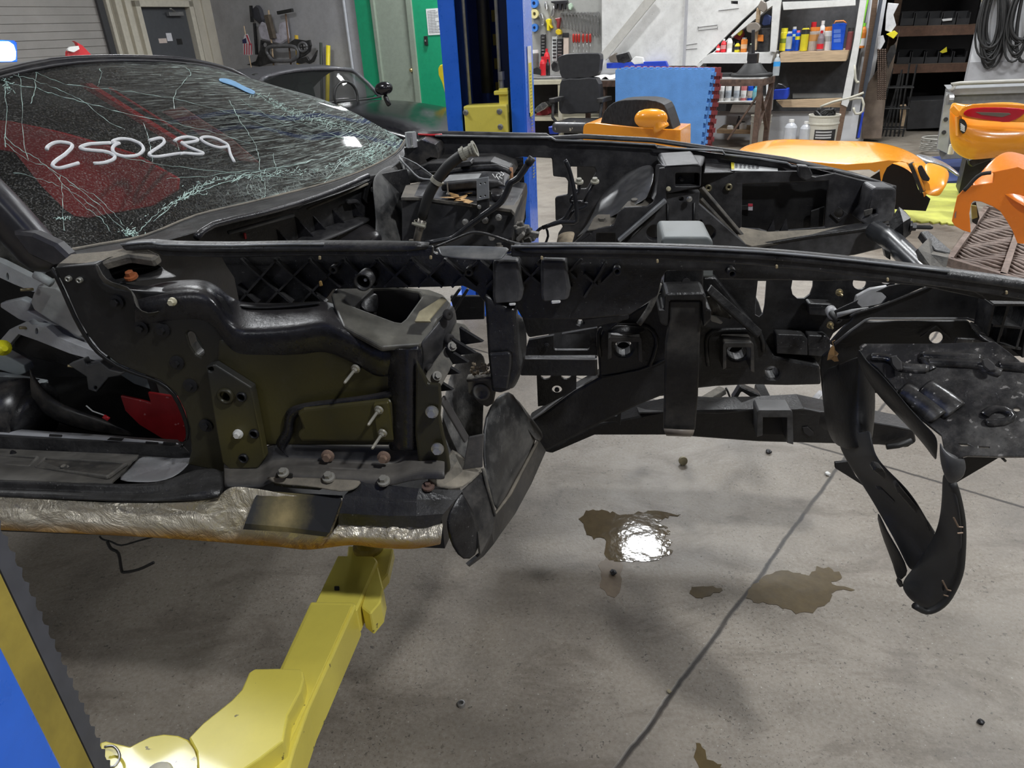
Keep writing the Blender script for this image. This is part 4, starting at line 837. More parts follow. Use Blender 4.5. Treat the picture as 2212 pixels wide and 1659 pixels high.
for (a, b) in (((1746, 655), (1806, 684)), ((1676, 722), (1745, 768)), ((1744, 724), (1794, 772))):
    prism('body_mount_box', C, [(a[0], a[1]+3), (a[0]+4, a[1]), (b[0]-10, a[1]+2), (b[0], a[1]+10), (b[0], b[1]), (a[0]+2, b[1]-4)], 1.50, 1.53, BLK, bevel=0.006, seg=3)
M = aim(C.v(1797, 676, 1.40), (0.2, -1, -0.2)); bm = bmesh.new(); lathe_bm(bm, [(0.007, 0), (0.007, 0.03), (0.003, 0.03), (0.003, 0.01)], M, 14); link('bump_stop', bm, RUBBER, C, smooth=True)
tube('worn_tube_end', C, [C.v(1794, 670, 1.45), C.v(1800, 680, 1.42)], 0.011, mat('pale_worn_tube', (0, 0, 0), 0), 12)
for x, y in ((1813, 632), (1793, 702)):
    bolt(x, y, 1.50, 0.005, mat('brass_stud', (0.5, 0.42, 0.25), 0.4, 0.8), stud=0.02, name='stud')
# nose liner: the big dark panel right of the rail
plate('nose_liner', C, [(1836, 695), (1850, 676), (1895, 664), (1960, 640), (2020, 616), (2030, 606), (2120, 640), (2133, 650), (2128, 690), (2122, 722), (2105, 690), (2040, 688), (1880, 690), (1858, 700), (1800, 748), (1790, 742), (1822, 706)], 1.33, 0.006, BLKD, bevel=0.002)
tube('liner_bead', C, [C.v(x, y, 1.325) for x, y in ((1836, 684), (1850, 676), (1895, 663), (1960, 638), (2018, 614), (2026, 604))], 0.0025, BLK, 6, smooth=2)
tube('liner_bead', C, [C.v(x, y, 1.315) for x, y in ((1803, 742), (1840, 712), (1868, 692), (1880, 688), (2090, 688), (2108, 694), (2150, 740))], 0.0025, mat('worn_edge_grey', (0.12, 0.12, 0.12), 0.4), 6)
plate('lower_liner', C, [(1804, 744), (1868, 694), (2090, 692), (2200, 800), (2212, 850), (1850, 850), (1780, 880), (1772, 800), (1776, 770)], 1.37, 0.006, BLKD, holes=[circ(2023, 730, 15, 13)], bevel=0.002)
bm = bmesh.new(); q = [(1988, 728), (2023, 705), (2062, 740)]
for i in range(2): beam_bm(bm, C.v(*q[i], 1.362), C.v(*q[i+1], 1.362), 0.003, 0.003)
link('diamond_emboss', bm, BLK, C)
pv = C.v(2010, 600, 1.33)
# reveal where the far panel shows through, lamp light put into its pale grey
plate('lamp_lit_pad', C, [(1845, 660), (1850, 640), (1880, 624), (1918, 618), (1905, 628), (1924, 634), (1930, 642), (1915, 655), (1880, 664), (1858, 668)], 1.50, 0.01, mat('pale_grey_pad', (0.42, 0.42, 0.42), 0.4, var=0.3))
plate('mask_arm', C, [(1802, 672), (1850, 650), (1920, 618), (2012, 600), (2020, 610), (1960, 636), (1890, 662), (1832, 692), (1810, 690)], 1.345, 0.004, BLKD, holes=[[(1852, 655), (1858, 640), (1880, 630), (1905, 632), (1916, 642), (1905, 655), (1880, 660), (1862, 664)]])
sheet('pale_fold', C, [[C.v(x, y, 1.34) for x, y in ((1808, 676), (1840, 668), (1876, 664))], [C.v(x, y, 1.34) for x, y in ((1808, 686), (1828, 680), (1866, 668))]], mat('pale_grey_pad', (0, 0, 0), 0), 0.003, 0)
# column the splash shield hangs from
sheet('front_column', C, [[C.v(x, y, v) for x, y, v in r] for r in (
    [(1776, 795, 1.36), (1776, 860, 1.36), (1782, 920, 1.33), (1800, 960, 1.30)],
    [(1800, 790, 1.30), (1805, 860, 1.28), (1812, 920, 1.25), (1822, 970, 1.22)],
    [(1842, 770, 1.26), (1840, 860, 1.24), (1838, 920, 1.21), (1840, 975, 1.18)],
    [(1858, 765, 1.22), (1862, 860, 1.22), (1866, 920, 1.20), (1870, 960, 1.16)],
    [(1880, 770, 1.26), (1895, 850, 1.26), (1888, 920, 1.24), (1884, 958, 1.20)])], BLKD, 0.005, 2)
sheet('column_web', C, [[C.v(x, y, v) for x, y, v in r] for r in ([(1775, 890, 1.36), (1802, 893, 1.30), (1812, 900, 1.27)], [(1770, 920, 1.36), (1800, 935, 1.30), (1822, 960, 1.24)])], BLKD, 0.004, 0)
# undertray seen from above: glossy, with pressed ridges and slots
TA = C.v(1860, 760, 1.16); TB = C.v(2212, 800, 1.06); TC = C.v(2100, 960, 0.99)
TN = (TB-TA).cross(TC-TA).normalized()
if TN.z < 0: TN = -TN
def TP(x, y, h=0.0): return C.pl(x, y, TA, TN)+TN*h
tray = plate('front_undertray', C, [(1856, 748), (1864, 742), (2005, 742), (2150, 738), (2180, 760), (2300, 860), (2300, 985), (2160, 986), (2090, 984), (2070, 990), (2040, 975), (2034, 940), (1990, 905), (1955, 868), (1930, 835), (1895, 795), (1866, 775)], 0, 0.008, GLOSS, A=TA, N=TN,
     holes=[[(2070, 958), (2090, 959), (2098, 963), (2076, 963)], [(2114, 964), (2138, 965), (2138, 968), (2114, 967)], circ(2197, 884, 8, 4)], bevel=0.003, seg=2)
def ridge(pts, h=0.014, w=0.007, nm='pressed_ridge'):
    bm = bmesh.new(); P_ = [TP(x, y) for x, y in pts]
    rows = []
    for k, (s, hh) in enumerate(((-1.4, -0.001), (-0.8, h*0.6), (0.8, h*0.6), (1.4, -0.001))):
        r = []
        for i, p in enumerate(P_):
            t = (P_[min(i+1, len(P_)-1)]-P_[max(0, i-1)]).normalized(); n = TN.cross(t); r.append(p+n*(s*w)+TN*hh)
        rows.append(r)
    grid_bm(bm, rows); return link(nm, bm, GLOSS, C, smooth=True, solid=0.002, sub=1)
ridge([(1878, 772), (1920, 773), (1932, 783), (1946, 796), (2010, 797)]); ridge([(1985, 768), (2060, 773), (2125, 775)], 0.012); ridge([(2000, 782), (2060, 785), (2125, 786), (2140, 800), (2165, 806)], 0.012); ridge([(2152, 790), (2212, 794), (2260, 800)], 0.012)
ridge([(1988, 772), (2008, 790), (2016, 800)], 0.01, 0.006)
ridge([(2068, 892), (2030, 862), (1992, 838)], 0.02, 0.016); ridge([(2034, 905), (1990, 868), (1945, 842)], 0.02, 0.014); ridge([(2125, 900), (2135, 884), (2170, 882), (2195, 900), (2170, 915), (2125, 912)], 0.012, 0.006)
for pts in ([(1922, 770), (1935, 766), (1948, 780), (1950, 798), (1936, 800), (1926, 788)], [(2120, 776), (2134, 772), (2150, 786), (2152, 800), (2136, 802), (2124, 792)]):
    plate('tray_recess', C, pts, 0, 0.006, DARK, A=TP(1935, 785, 0.016), N=TN, bevel=0.002)
rows = [[C.v(x, y, v) for x, y, v in r] for r in ([(1856, 748, 1.17), (1870, 778, 1.14), (1898, 800, 1.11), (1935, 842, 1.07), (1962, 878, 1.04), (2000, 918, 1.01), (2030, 945, 1.0)],
    [(1850, 762, 1.18), (1862, 790, 1.15), (1888, 820, 1.12), (1925, 868, 1.08), (1960, 905, 1.05), (2000, 950, 1.02), (2024, 985, 1.0)],
    [(1855, 782, 1.22), (1868, 810, 1.20), (1892, 850, 1.18), (1935, 895, 1.12), (1975, 935, 1.08), (2008, 975, 1.05), (2024, 1000, 1.03)])]
sheet('tray_side', C, rows, BLKD, 0.004, 2)
sheet('tray_corner_wing', C, [[C.v(x, y, v) for x, y, v in r] for r in ([(2030, 945, 1.0), (2036, 970, 0.99), (2062, 985, 0.985), (2080, 982, 0.99)], [(2028, 985, 0.99), (2050, 990, 0.975), (2078, 995, 0.975), (2086, 1000, 0.98)], [(2036, 1020, 0.985), (2050, 1030, 0.975), (2072, 1030, 0.972), (2087, 1015, 0.975)], [(2050, 1044, 0.985), (2058, 1046, 0.98), (2070, 1038, 0.978), (2080, 1030, 0.976)])],
      mat('smooth_grey_wing', (0.06, 0.062, 0.066), 0.35, var=0.3, dust=0.3), 0.004, 2)
plate('tray_underside', C, [(2080, 985), (2160, 988), (2155, 992), (2060, 1048), (2084, 1020)], 1.02, 0.006, BLKD); tube('tray_clip', C, [C.v(2162, 986, 1.0), C.v(2172, 996, 1.0)], 0.002, BLK, 6)
# upper duct part behind the tray and lattice grid at the nose
plate('tray_back_wall', C, [(2062, 742), (2068, 730), (2110, 732), (2140, 742), (2212, 810), (2212, 870), (2120, 800)], 1.24, 0.006, GLOSS)
sheet('tray_fairing', C, [[C.v(x, y, v) for x, y, v in r] for r in ([(2085, 692, 1.30), (2105, 692, 1.30), (2140, 720, 1.28)], [(2112, 728, 1.24), (2125, 727, 1.24), (2160, 755, 1.22)], [(2140, 745, 1.18), (2155, 738, 1.18), (2200, 790, 1.14)])], GLOSS, 0.004, 1)
bm = bmesh.new()
for a, b in (((2132, 648), (2212, 648)), ((2130, 692), (2200, 698)), ((2120, 730), (2190, 742)), ((2132, 648), (2118, 720)), ((2162, 650), (2140, 730)), ((2206, 648), (2180, 742)), ((2208, 650), (2195, 760))): beam_bm(bm, C.v(*a, 1.27), C.v(*b, 1.27), 0.05, 0.004, (0, 0, 1) if a[1] == b[1] or abs(a[0]-b[0]) > 30 else (1, 0, 0))
link('nose_lattice', bm, BLK, C); plate('lattice_back', C, [(2118, 640), (2230, 640), (2230, 770), (2120, 770)], 1.34, 0.006, BLKD)
plate('nose_corner', C, [(2040, 600), (2130, 618), (2212, 640), (2230, 660), (2212, 652), (2134, 650), (2120, 640)], 1.235, 0.006, BLK, bevel=0.002)
# hanging splash shield
SH = [  # rows from left edge to right edge, (x,y,v)
    [(1806, 925, 1.28), (1822, 930, 1.25), (1850, 935, 1.20), (1868, 930, 1.17), (1884, 925, 1.16)],
    [(1812, 970, 1.24), (1835, 978, 1.20), (1858, 988, 1.16), (1876, 985, 1.13), (1884, 975, 1.12)],
    [(1845, 1020, 1.20), (1868, 1028, 1.17), (1890, 1028, 1.14), (1905, 1020, 1.11), (1912, 1012, 1.10)],
    [(1880, 1075, 1.16), (1905, 1075, 1.14), (1930, 1070, 1.12), (1950, 1060, 1.09), (1958, 1052, 1.08)],
    [(1905, 1120, 1.13), (1932, 1118, 1.12), (1960, 1112, 1.10), (1985, 1105, 1.08), (1990, 1100, 1.07)],
    [(1940, 1180, 1.10), (1962, 1175, 1.11), (1990, 1165, 1.10), (2008, 1158, 1.08), (2018, 1152, 1.07)],
    [(1965, 1240, 1.08), (1982, 1230, 1.09), (2000, 1215, 1.09), (2020, 1200, 1.07), (2035, 1180, 1.055)]]
sheet('splash_shield', C, [[C.v(*p) for p in r] for r in SH], mat('matt_grey_black_shield', (0.03, 0.031, 0.033), 0.42, var=0.3, dust=0.25, dcol=(0.1, 0.1, 0.1), scr=0.2), 0.005, 2)
SH2 = [
    [(2036, 1020, 1.0), (2042, 1022, 0.995), (2050, 1030, 0.99), (2058, 1044, 0.985)],
    [(2036, 1070, 1.02), (2048, 1070, 1.0), (2060, 1075, 0.985), (2070, 1085, 0.975)],
    [(2030, 1120, 1.04), (2048, 1125, 1.01), (2066, 1130, 0.985), (2078, 1140, 0.975)],
    [(2020, 1152, 1.065), (2045, 1170, 1.02), (2066, 1180, 0.99), (2078, 1190, 0.98)],
    [(1998, 1190, 1.085), (2030, 1215, 1.03), (2058, 1230, 1.00), (2072, 1240, 0.99)],
    [(1965, 1235, 1.085), (2000, 1255, 1.05), (2040, 1270, 1.01), (2056, 1278, 1.0)],
    [(1940, 1262, 1.075), (1985, 1290, 1.045), (2020, 1298, 1.02), (2040, 1300, 1.01)],
    [(1965, 1296, 1.06), (1990, 1312, 1.04), (2010, 1318, 1.03), (2025, 1314, 1.02)]]
sheet('splash_shield', C, [[C.v(*p) for p in r] for r in SH2], mat('matt_grey_black_shield', (0, 0, 0), 0), 0.005, 2)
sheet('shield_lower_cheek', C, [[C.v(x, y, v) for x, y, v in r] for r in ([(1896, 1100, 1.14), (1915, 1145, 1.12), (1945, 1190, 1.10), (1968, 1240, 1.08)], [(1894, 1112, 1.16), (1906, 1160, 1.15), (1930, 1210, 1.12), (1950, 1250, 1.09)], [(1900, 1130, 1.17), (1916, 1175, 1.16), (1932, 1222, 1.13), (1940, 1264, 1.08)])], BLKD, 0.005, 1)
tube('shield_seal', C, [C.v(x, y, 0.985) for x, y in ((2058, 1044), (2068, 1075), (2078, 1130), (2078, 1190), (2072, 1240), (2050, 1288), (2026, 1312), (2000, 1320), (1975, 1308))], 0.006, RUBBER, 8, smooth=3)
for pts in ([(1905, 1012), (1916, 1026), (1912, 1038), (1885, 1016), (1892, 1008)], [(1936, 1052), (1942, 1048), (1984, 1098), (1980, 1112), (1940, 1066)], [(1998, 1126), (2004, 1124), (2022, 1152), (2016, 1156), (2004, 1146)]): prism('shield_tab', C, pts, 1.07, 1.09, BLK, bevel=0.002)
for pts in ([(1892, 1054), (1905, 1056), (1936, 1086), (1932, 1090)], [(1996, 1135), (2004, 1138), (2020, 1168), (2014, 1172), (2004, 1160)]): plate('shield_rib', C, pts, 1.085, 0.01, mat('shield_grey_rib', (0.06, 0.06, 0.062), 0.5), bevel=0.002)
plate('shield_wing', C, [(1803, 999), (1832, 996), (1850, 1030), (1868, 1052), (1830, 1028), (1804, 1012)], 1.30, 0.006, BLKD)
bm = bmesh.new()
for pts in (((2060, 1118), (2070, 1138), (2080, 1139)), ((2068, 1152), (2080, 1151)), ((2036, 1254), (2046, 1274), (2054, 1276)), ((2038, 1285), (2048, 1288))): tube_bm(bm, [C.v(x, y, 0.97) for x, y in pts], 0.0014, 6)
link('wire_staple', bm, mat('rusty_wire', (0.25, 0.18, 0.13), 0.5, 0.5), C)
plate('shield_slot', C, circ(2038, 1270, 3, 7), 0.995, 0.004, DARK); plate('shield_clip', C, [(1942, 1250), (1950, 1258), (1952, 1268), (1944, 1270), (1938, 1260)], 1.06, 0.008, BLK)
# lower cradle: two longitudinal members and crossing tubes, further back and lower
CR = mat('worn_cradle_paint', (0.05, 0.05, 0.052), 0.35, var=0.5, dust=0.5, dcol=(0.22, 0.22, 0.22), updust=0.9)
prism('lower_cradle', C, [(1176, 976), (1290, 918), (1440, 888), (1640, 885), (1735, 880), (1975, 930), (1980, 955), (1960, 968), (1900, 962), (1640, 955), (1440, 940), (1284, 940), (1190, 980)], 1.72, 1.80, FRAME, bevel=0.004)
sheet('cradle_top', C, [[C.v(x, y, 1.72) for x, y in ((1380, 892), (1440, 890), (1560, 892), (1640, 884), (1740, 884), (1850, 906), (1976, 930))], [C.v(x, y, 1.86) for x, y in ((1370, 865), (1440, 868), (1560, 870), (1640, 868), (1745, 862), (1850, 880), (1950, 908))]], CR, 0.005, 0)
plate('cradle_hole', C, circ(1947, 920, 13, 6), 0, 0.002, DARK, A=C.v(1947, 920, 1.79), N=(0, -0.3, 1))
ubracket(1636, 886, 1712, 945, 1.72, 0.06, 12, CR, 955)
plate('bracket_cavity', C, [(1646, 900), (1704, 900), (1704, 940), (1648, 938)], 1.715, 0.004, DARK)
plate('slot_hole', C, [(1733, 924), (1745, 922), (1758, 934), (1758, 940), (1748, 944), (1736, 936)], 1.715, 0.003, DARK)
prism('tow_shackle', C, [(1583, 862), (1600, 835), (1640, 852), (1646, 860), (1634, 866), (1602, 846), (1594, 860), (1596, 890), (1584, 892)], 1.80, 1.83, FRAME, bevel=0.003)
tube('rubber_foot', C, [C.v(1915, 965, 1.70), C.v(1940, 962, 1.70), C.v(1970, 952, 1.70)], 0.008, RUBBER, 8)
prism('stub_bracket', C, [(1280, 912), (1284, 880), (1296, 900), (1334, 900), (1338, 868), (1344, 870), (1340, 920), (1334, 912)], 1.66, 1.72, FRAME, bevel=0.002)
beam('cross_brace', C, C.v(1640, 835, 2.05), C.v(1658, 872, 1.95), 0.03, 0.02, FRAME); beam('cross_brace', C, C.v(1775, 850, 2.0), C.v(1742, 886, 1.88), 0.02, 0.02, mat('pale_worn_tube', (0, 0, 0), 0))
beam('cross_brace', C, C.v(1562, 842, 2.0), C.v(1512, 872, 1.95), 0.03, 0.02, WORN)
tube('brake_pipe', C, [C.v(x, y, 1.9) for x, y in ((1405, 852), (1412, 856), (1440, 852), (1508, 858), (1570, 862), (1576, 856), (1568, 838))], 0.003, BLKD, 6, smooth=2)
# autumn leaf caught on the liner
bm = bmesh.new(); lf = [(1800, 745), (1794, 752), (1789, 765), (1787, 778), (1796, 776), (1803, 781), (1812, 780), (1808, 770), (1811, 764), (1804, 757), (1803, 750)]
ps = [C.v(x, y, 1.30+0.008*math.sin(i*1.7)) for i, (x, y) in enumerate(lf)]; cc = sum(ps, Vector())/len(ps)+Vector((0, -0.006, 0)); cv_ = bm.verts.new(cc); vs = [bm.verts.new(p) for p in ps]
for i in range(len(vs)): bm.faces.new([cv_, vs[i], vs[(i+1) % len(vs)]])
tube_bm(bm, [C.v(1800, 745, 1.3), C.v(1798, 738, 1.3), C.v(1804, 735, 1.3)], 0.0008, 5)
bm.transform(Matrix.Translation(-Vector((0, 0, 0))))
lo = link('dry_leaf', bm, mat('dry_leaf', (0.5, 0.3, 0.12), 0.7, var=0.3), FC, solid=0.0005); tag(lo, 'dry orange-brown leaf caught on the black nose liner', 'leaf')
for x, y in ((1203, 842), (1181, 747)): bolt(x, y, 1.51, 0.004, BBOLT)
tube('dusty_ridge', C, [C.v(x, y, 1.34) for x, y in ((1380, 700), (1402, 668), (1416, 636), (1424, 612))], 0.006, WORN, 6, smooth=2)
# ============================================================ the car: far side, firewall, windshield, cabin
LED = mat('dusty_inner_ledge', (0.07, 0.068, 0.065), 0.6, var=0.5, dust=0.9, dcol=(0.30, 0.26, 0.2), updust=0.5)
FAR = mat('far_side_plastic', (0.028, 0.028, 0.031), 0.4, var=0.35, dust=0.5, dcol=(0.13, 0.125, 0.12), bump=0.15, scr=0.4)
V6 = 2.62
fa = plate('far_apron', C, [(905, 300), (935, 293), (1170, 298), (1410, 313), (1560, 334), (1700, 352), (1840, 384), (1910, 405), (1928, 415), (1934, 440), (1930, 478), (1620, 528), (1500, 540), (1215, 540), (1202, 530), (1206, 505), (1216, 490), (1210, 482), (1200, 476),
      (1199, 428), (1205, 425), (1226, 421), (1227, 392), (1222, 384), (1195, 381), (1192, 342), (1130, 339), (1115, 342), (1104, 352), (1050, 352), (935, 350), (900, 340)], V6, 0.02, FAR,
      holes=[[(1232, 360), (1262, 361), (1284, 362), (1288, 372), (1268, 408), (1240, 410), (1236, 395)]], bevel=0.003)
LIPF = [(905, 288), (935, 285), (1180, 290), (1188, 296), (1262, 292), (1410, 300), (1560, 322), (1700, 342), (1840, 374), (1935, 404)]
rows = [[C.v(x, y+dy, V6+dv) for x, y in LIPF] for dy, dv in ((7, -0.02), (0, -0.01), (-1, 0.03))]
sheet('far_rail_lip', C, rows, FAR, 0.006, 0)
tube('stepped_bead', C, [C.v(x, y, V6-0.022) for x, y in ((940, 293), (1100, 296), (1190, 297), (1200, 303), (1300, 306), (1415, 313), (1420, 319), (1560, 326), (1566, 334), (1640, 342), (1700, 352), (1710, 359), (1800, 366))], 0.004, WL, 6)
# upper sloped ledge with the service label
A = C.v(1530, 352, V6-0.03); B = C.v(1800, 384, V6-0.03); D = C.v(1520, 374, 2.42)
LN = (B-A).cross(D-A).normalized()
led = plate('apron_ledge', C, [(1524, 345), (1600, 344), (1700, 356), (1850, 378), (1880, 392), (1862, 392), (1806, 374), (1760, 382), (1722, 368), (1520, 372)], 0, 0.006, FAR, A=A, N=LN, bevel=0.002)
def LP(x, y, h): return C.pl(x, y, A, LN)+(LN if LN.z > 0 else -LN)*h
lab = plate('service_label', C, [(1579, 349), (1681, 353), (1680, 370), (1580, 368)], 0, 0.001, mat('label_white', (0.7, 0.72, 0.72), 0.5), A=LP(1600, 358, 0.004), N=LN, bevel=0)
plate('label_tab', C, [(1579, 349), (1586, 349.5), (1586, 365), (1580, 365)], 0, 0.001, mat('label_yellow', (0.7, 0.6, 0.05), 0.5), A=LP(1600, 358, 0.006), N=LN, bevel=0, parent=lab)
bm = bmesh.new()
for c in range(6):
    for r in range(6):
        x = 1588+c*9+random.uniform(0, 1); y = 350.5+r*2.1+c*0.35; w = random.uniform(4, 7); plate('', C, [(x, y), (x+w, y+0.2), (x+w, y+0.9), (x, y+0.7)], 0, 0.0006, None, A=LP(1600, 358, 0.0065), N=LN, bm=bm)
for q in ([(1645, 354), (1655, 364)], [(1655, 364), (1672, 357)], [(1660, 354), (1666, 363)]):
    beam_bm(bm, LP(q[0][0], q[0][1], 0.0065), LP(q[1][0], q[1][1], 0.0065), 0.0008, 0.0008)
link('label_print', bm, flat('label_ink', (0.12, 0.12, 0.13), 0.6), C, lab)
# apron face stepped forward, recess and brackets
plate('apron_panel', C, [(1515, 374), (1600, 370), (1724, 370), (1735, 376), (1763, 382), (1806, 374), (1860, 388), (1932, 402), (1934, 480), (1790, 498), (1600, 524), (1520, 430)], 2.50, 0.01, FAR,
      holes=[[(1604, 398), (1789, 391), (1782, 490), (1660, 500), (1640, 494), (1602, 492)], circ(1812, 461, 10)], bevel=0.003)
solid_between('battery_recess', C, [C.v(x, y, 2.56) for x, y in ((1596, 394), (1796, 386), (1792, 498), (1596, 504))], [C.v(x, y, 2.565) for x, y in ((1596, 394), (1796, 386), (1792, 498), (1596, 504))], BLKD, bevel=0)
plate('diamond_plate', C, [(1812, 446), (1832, 462), (1812, 480), (1794, 463)], 2.492, 0.006, FAR, holes=[circ(1812, 461, 10)])
for x, y in ((1530, 406), (1574, 404)): ring(x, y, 2.49, 0.012, mat('brass_ring', (0.3, 0.27, 0.17), 0.4, 0.6), 0.4)
st_ = plate('small_decal', C, [(1616, 440), (1626, 440), (1626, 455), (1616, 455)], 2.54, 0.002, mat('decal_pale', (0.6, 0.55, 0.6), 0.5)); plate('decal_red', C, [(1616, 440), (1626, 440), (1626, 446), (1616, 446)], 2.538, 0.001, mat('decal_red', (0.6, 0.05, 0.08), 0.5), parent=st_)
plate('decal_bracket', C, [(1601, 444), (1616, 443), (1616, 453), (1602, 454)], 2.54, 0.006, BLK)
plate('dark_flap', C, [(1752, 456), (1782, 446), (1778, 494), (1750, 490)], 2.53, 0.01, BLKD)
prism('drain_cup', C, [(1726, 358), (1748, 360), (1756, 376), (1752, 386), (1738, 390), (1728, 384)], 2.46, 2.50, FAR, bevel=0.003)
prism('end_bracket', C, [(1884, 410), (1890, 405), (1932, 406), (1937, 412), (1936, 440), (1928, 478), (1872, 486), (1858, 478), (1874, 455)], 2.40, 2.50, mat('scratched_bracket', (0.045, 0.045, 0.05), 0.35, var=0.4, dust=0.6, dcol=(0.3, 0.3, 0.3), scr=0.7), holes=[[(1880, 455), (1892, 452), (1894, 462), (1884, 466)]], bevel=0.006, seg=2)
plate('pale_tab', C, [(1866, 455), (1886, 450), (1884, 462), (1868, 468)], 2.39, 0.004, WORN)
A = C.v(1600, 520, 2.50); B = C.v(1900, 478, 2.50); D = C.v(1620, 530, 2.36); N2 = (B-A).cross(D-A).normalized()
plate('dusty_gutter', C, [(1590, 500), (1600, 490), (1660, 500), (1780, 494), (1860, 480), (1930, 478), (1922, 488), (1800, 506), (1625, 532), (1600, 524)], 0, 0.01, DUSTY, A=C.v(1700, 510, 2.36), N=(0, -0.35, 1))
for x, y in ((1669, 494), (1697, 492)): p = C.v(x, y, 2.45); solid_between('small_gusset', C, [p+Vector(k) for k in ((0, 0, 0.03), (0.012, 0, -0.02), (-0.02, 0, -0.02))], [p+Vector(k) for k in ((0, 0.01, 0.03), (0.012, 0.01, -0.02), (-0.02, 0.01, -0.02))], FAR, bevel=0)
prism('far_frame_rail', C, [(1610, 534), (1920, 490), (1938, 500), (1934, 530), (1845, 552), (1800, 556), (1620, 556)], 2.33, 2.42, mat('far_rail_scratched', (0.04, 0.04, 0.043), 0.4, var=0.4, dust=0.6, dcol=(0.14, 0.14, 0.14), scr=0.5), bevel=0.004)
tube('crimped_seam', C, [C.v(x, y, 2.33) for x, y in ((1600, 531), (1640, 529), (1760, 509), (1860, 496), (1925, 482), (1940, 478))], 0.006, FRAME, 6)
for a, b in (((1514, 406), (1612, 522)), ((1512, 430), (1606, 532))): beam('diagonal_channel', C, C.v(*a, 2.38), C.v(*b, 2.38), 0.012, 0.02, LED, (0.6, -1, 0.5))
A = C.v(1512, 410, 2.40); 
plate('channel_floor', C, [(1512, 406), (1614, 524), (1606, 534), (1510, 436)], 2.41, 0.01, BLKD)
# strut box
prism('strut_box', C, [(1433, 362), (1438, 358), (1510, 354), (1516, 360), (1514, 404), (1436, 420)], 2.30, 2.55, FAR, holes=[rrect(1459, 374, 1511, 402, 4)], bevel=0.004, seg=2)
plate('strut_cavity', C, rrect(1455, 372, 1500, 404, 3), 2.34, 0.01, BLKD); plate('orange_peek', C, [(1499, 370), (1514, 370), (1512, 404), (1499, 403)], 2.42, 0.004, BLKD)
bolt(1472, 387, 2.33, 0.006, BBOLT)
sheet('strut_box_lid', C, [[C.v(x, y, v) for x, y, v in r] for r in ([(1416, 342, 2.6), (1420, 336, 2.62), (1470, 334, 2.62), (1520, 334, 2.62), (1524, 340, 2.6)], [(1424, 350, 2.45), (1436, 344, 2.46), (1475, 342, 2.46), (1516, 341, 2.46), (1520, 350, 2.45)], [(1430, 362, 2.29), (1440, 360, 2.29), (1475, 358, 2.29), (1512, 356, 2.29), (1516, 364, 2.29)])], FAR, 0.006, 1)
bolt(1444, 408, 2.29, 0.005, mat('cream_clip', (0, 0, 0), 0)); bolt(1489, 430, 2.30, 0.006, ZINC)
prism('strut_column', C, [(1436, 418), (1512, 414), (1510, 440), (1620, 535), (1600, 545), (1330, 545), (1436, 440)], 2.32, 2.36, mat('far_rail_scratched', (0, 0, 0), 0), holes=[circ(1413, 503, 17), circ(1529, 503, 17, 17), circ(1471, 430, 5), circ(1504, 478, 2.5), circ(1514, 478, 2.5)], bevel=0.002)
for a, b in (((1442, 440), (1443, 515)), ((1499, 438), (1499, 515))): tube('weld_bead', C, [C.v(*a, 2.318), C.v(*b, 2.318)], 0.004, FRAME, 6)
beam('light_flange', C, C.v(1336, 520, 2.28), C.v(1438, 432, 2.28), 0.012, 0.02, mat('pale_lip', (0, 0, 0), 0), (0.6, -1, 0.4))
o = prism('reservoir_cap', C, [(1428, 520), (1434, 512), (1530, 512), (1540, 520), (1540, 600), (1430, 600)], 1.46, 1.60, mat('grey_painted_cap', (0.17, 0.19, 0.19), 0.5, var=0.15, dust=0.3), bevel=0.008, seg=3)
# far wheelhouse: lamp-lit concave skin, ledges and risers
WHS = mat('smooth_wheelhouse', (0.065, 0.066, 0.07), 0.32, var=0.2, dust=0.35, dcol=(0.25, 0.24, 0.22))
sheet('far_wheelhouse', C, [[C.v(x, y, v) for x, y, v in r] for r in (
    [(1300, 420, 2.6), (1340, 380, 2.6), (1380, 358, 2.6), (1414, 352, 2.58)],
    [(1288, 440, 2.58), (1330, 410, 2.56), (1378, 386, 2.52), (1415, 380, 2.45)],
    [(1276, 470, 2.56), (1318, 440, 2.52), (1366, 412, 2.44), (1410, 400, 2.36)],
    [(1258, 500, 2.52), (1302, 465, 2.46), (1345, 436, 2.38), (1402, 424, 2.32)],
    [(1235, 520, 2.46), (1275, 494, 2.40), (1325, 466, 2.34), (1395, 432, 2.30)])], WHS, 0.006, 2)
wh = plate('inner_wheelhouse', C, [(1222, 542), (1268, 497), (1318, 489), (1326, 486), (1336, 458), (1350, 448), (1398, 446), (1410, 438), (1418, 420), (1424, 364), (1436, 362), (1440, 436), (1338, 520), (1338, 545), (1222, 545)], 2.29, 0.012, FAR,
      holes=[rrect(1287, 503, 1330, 540, 4), circ(1277, 502, 2.5)], bevel=0.005, seg=2)
for pts, v in (([(1268, 497), (1282, 470), (1290, 463), (1346, 463), (1340, 474), (1318, 489)], 2.30), ([(1340, 452), (1356, 434), (1402, 426), (1412, 430), (1398, 446), (1350, 448)], 2.30)):
    A = C.v(*pts[-1], v); B = A+Vector((0.1, 0, 0)); N3 = Vector((0.0, -0.3, 1)); plate('dusty_step', C, pts, 0, 0.006, LED, A=A, N=N3, bevel=0.002)
for x, y in ((1300, 480), (1370, 440)): bolt(x, y, 2.34, 0.012, LED, d=(0, -0.2, 1))
sheet('post_face', C, [[C.v(x, y, v) for x, y, v in r] for r in ([(1414, 352, 2.56), (1416, 395, 2.45), (1402, 426, 2.33)], [(1424, 352, 2.4), (1426, 398, 2.34), (1410, 436, 2.29)], [(1436, 356, 2.31), (1437, 400, 2.29), (1436, 440, 2.29)])], FAR, 0.005, 2)
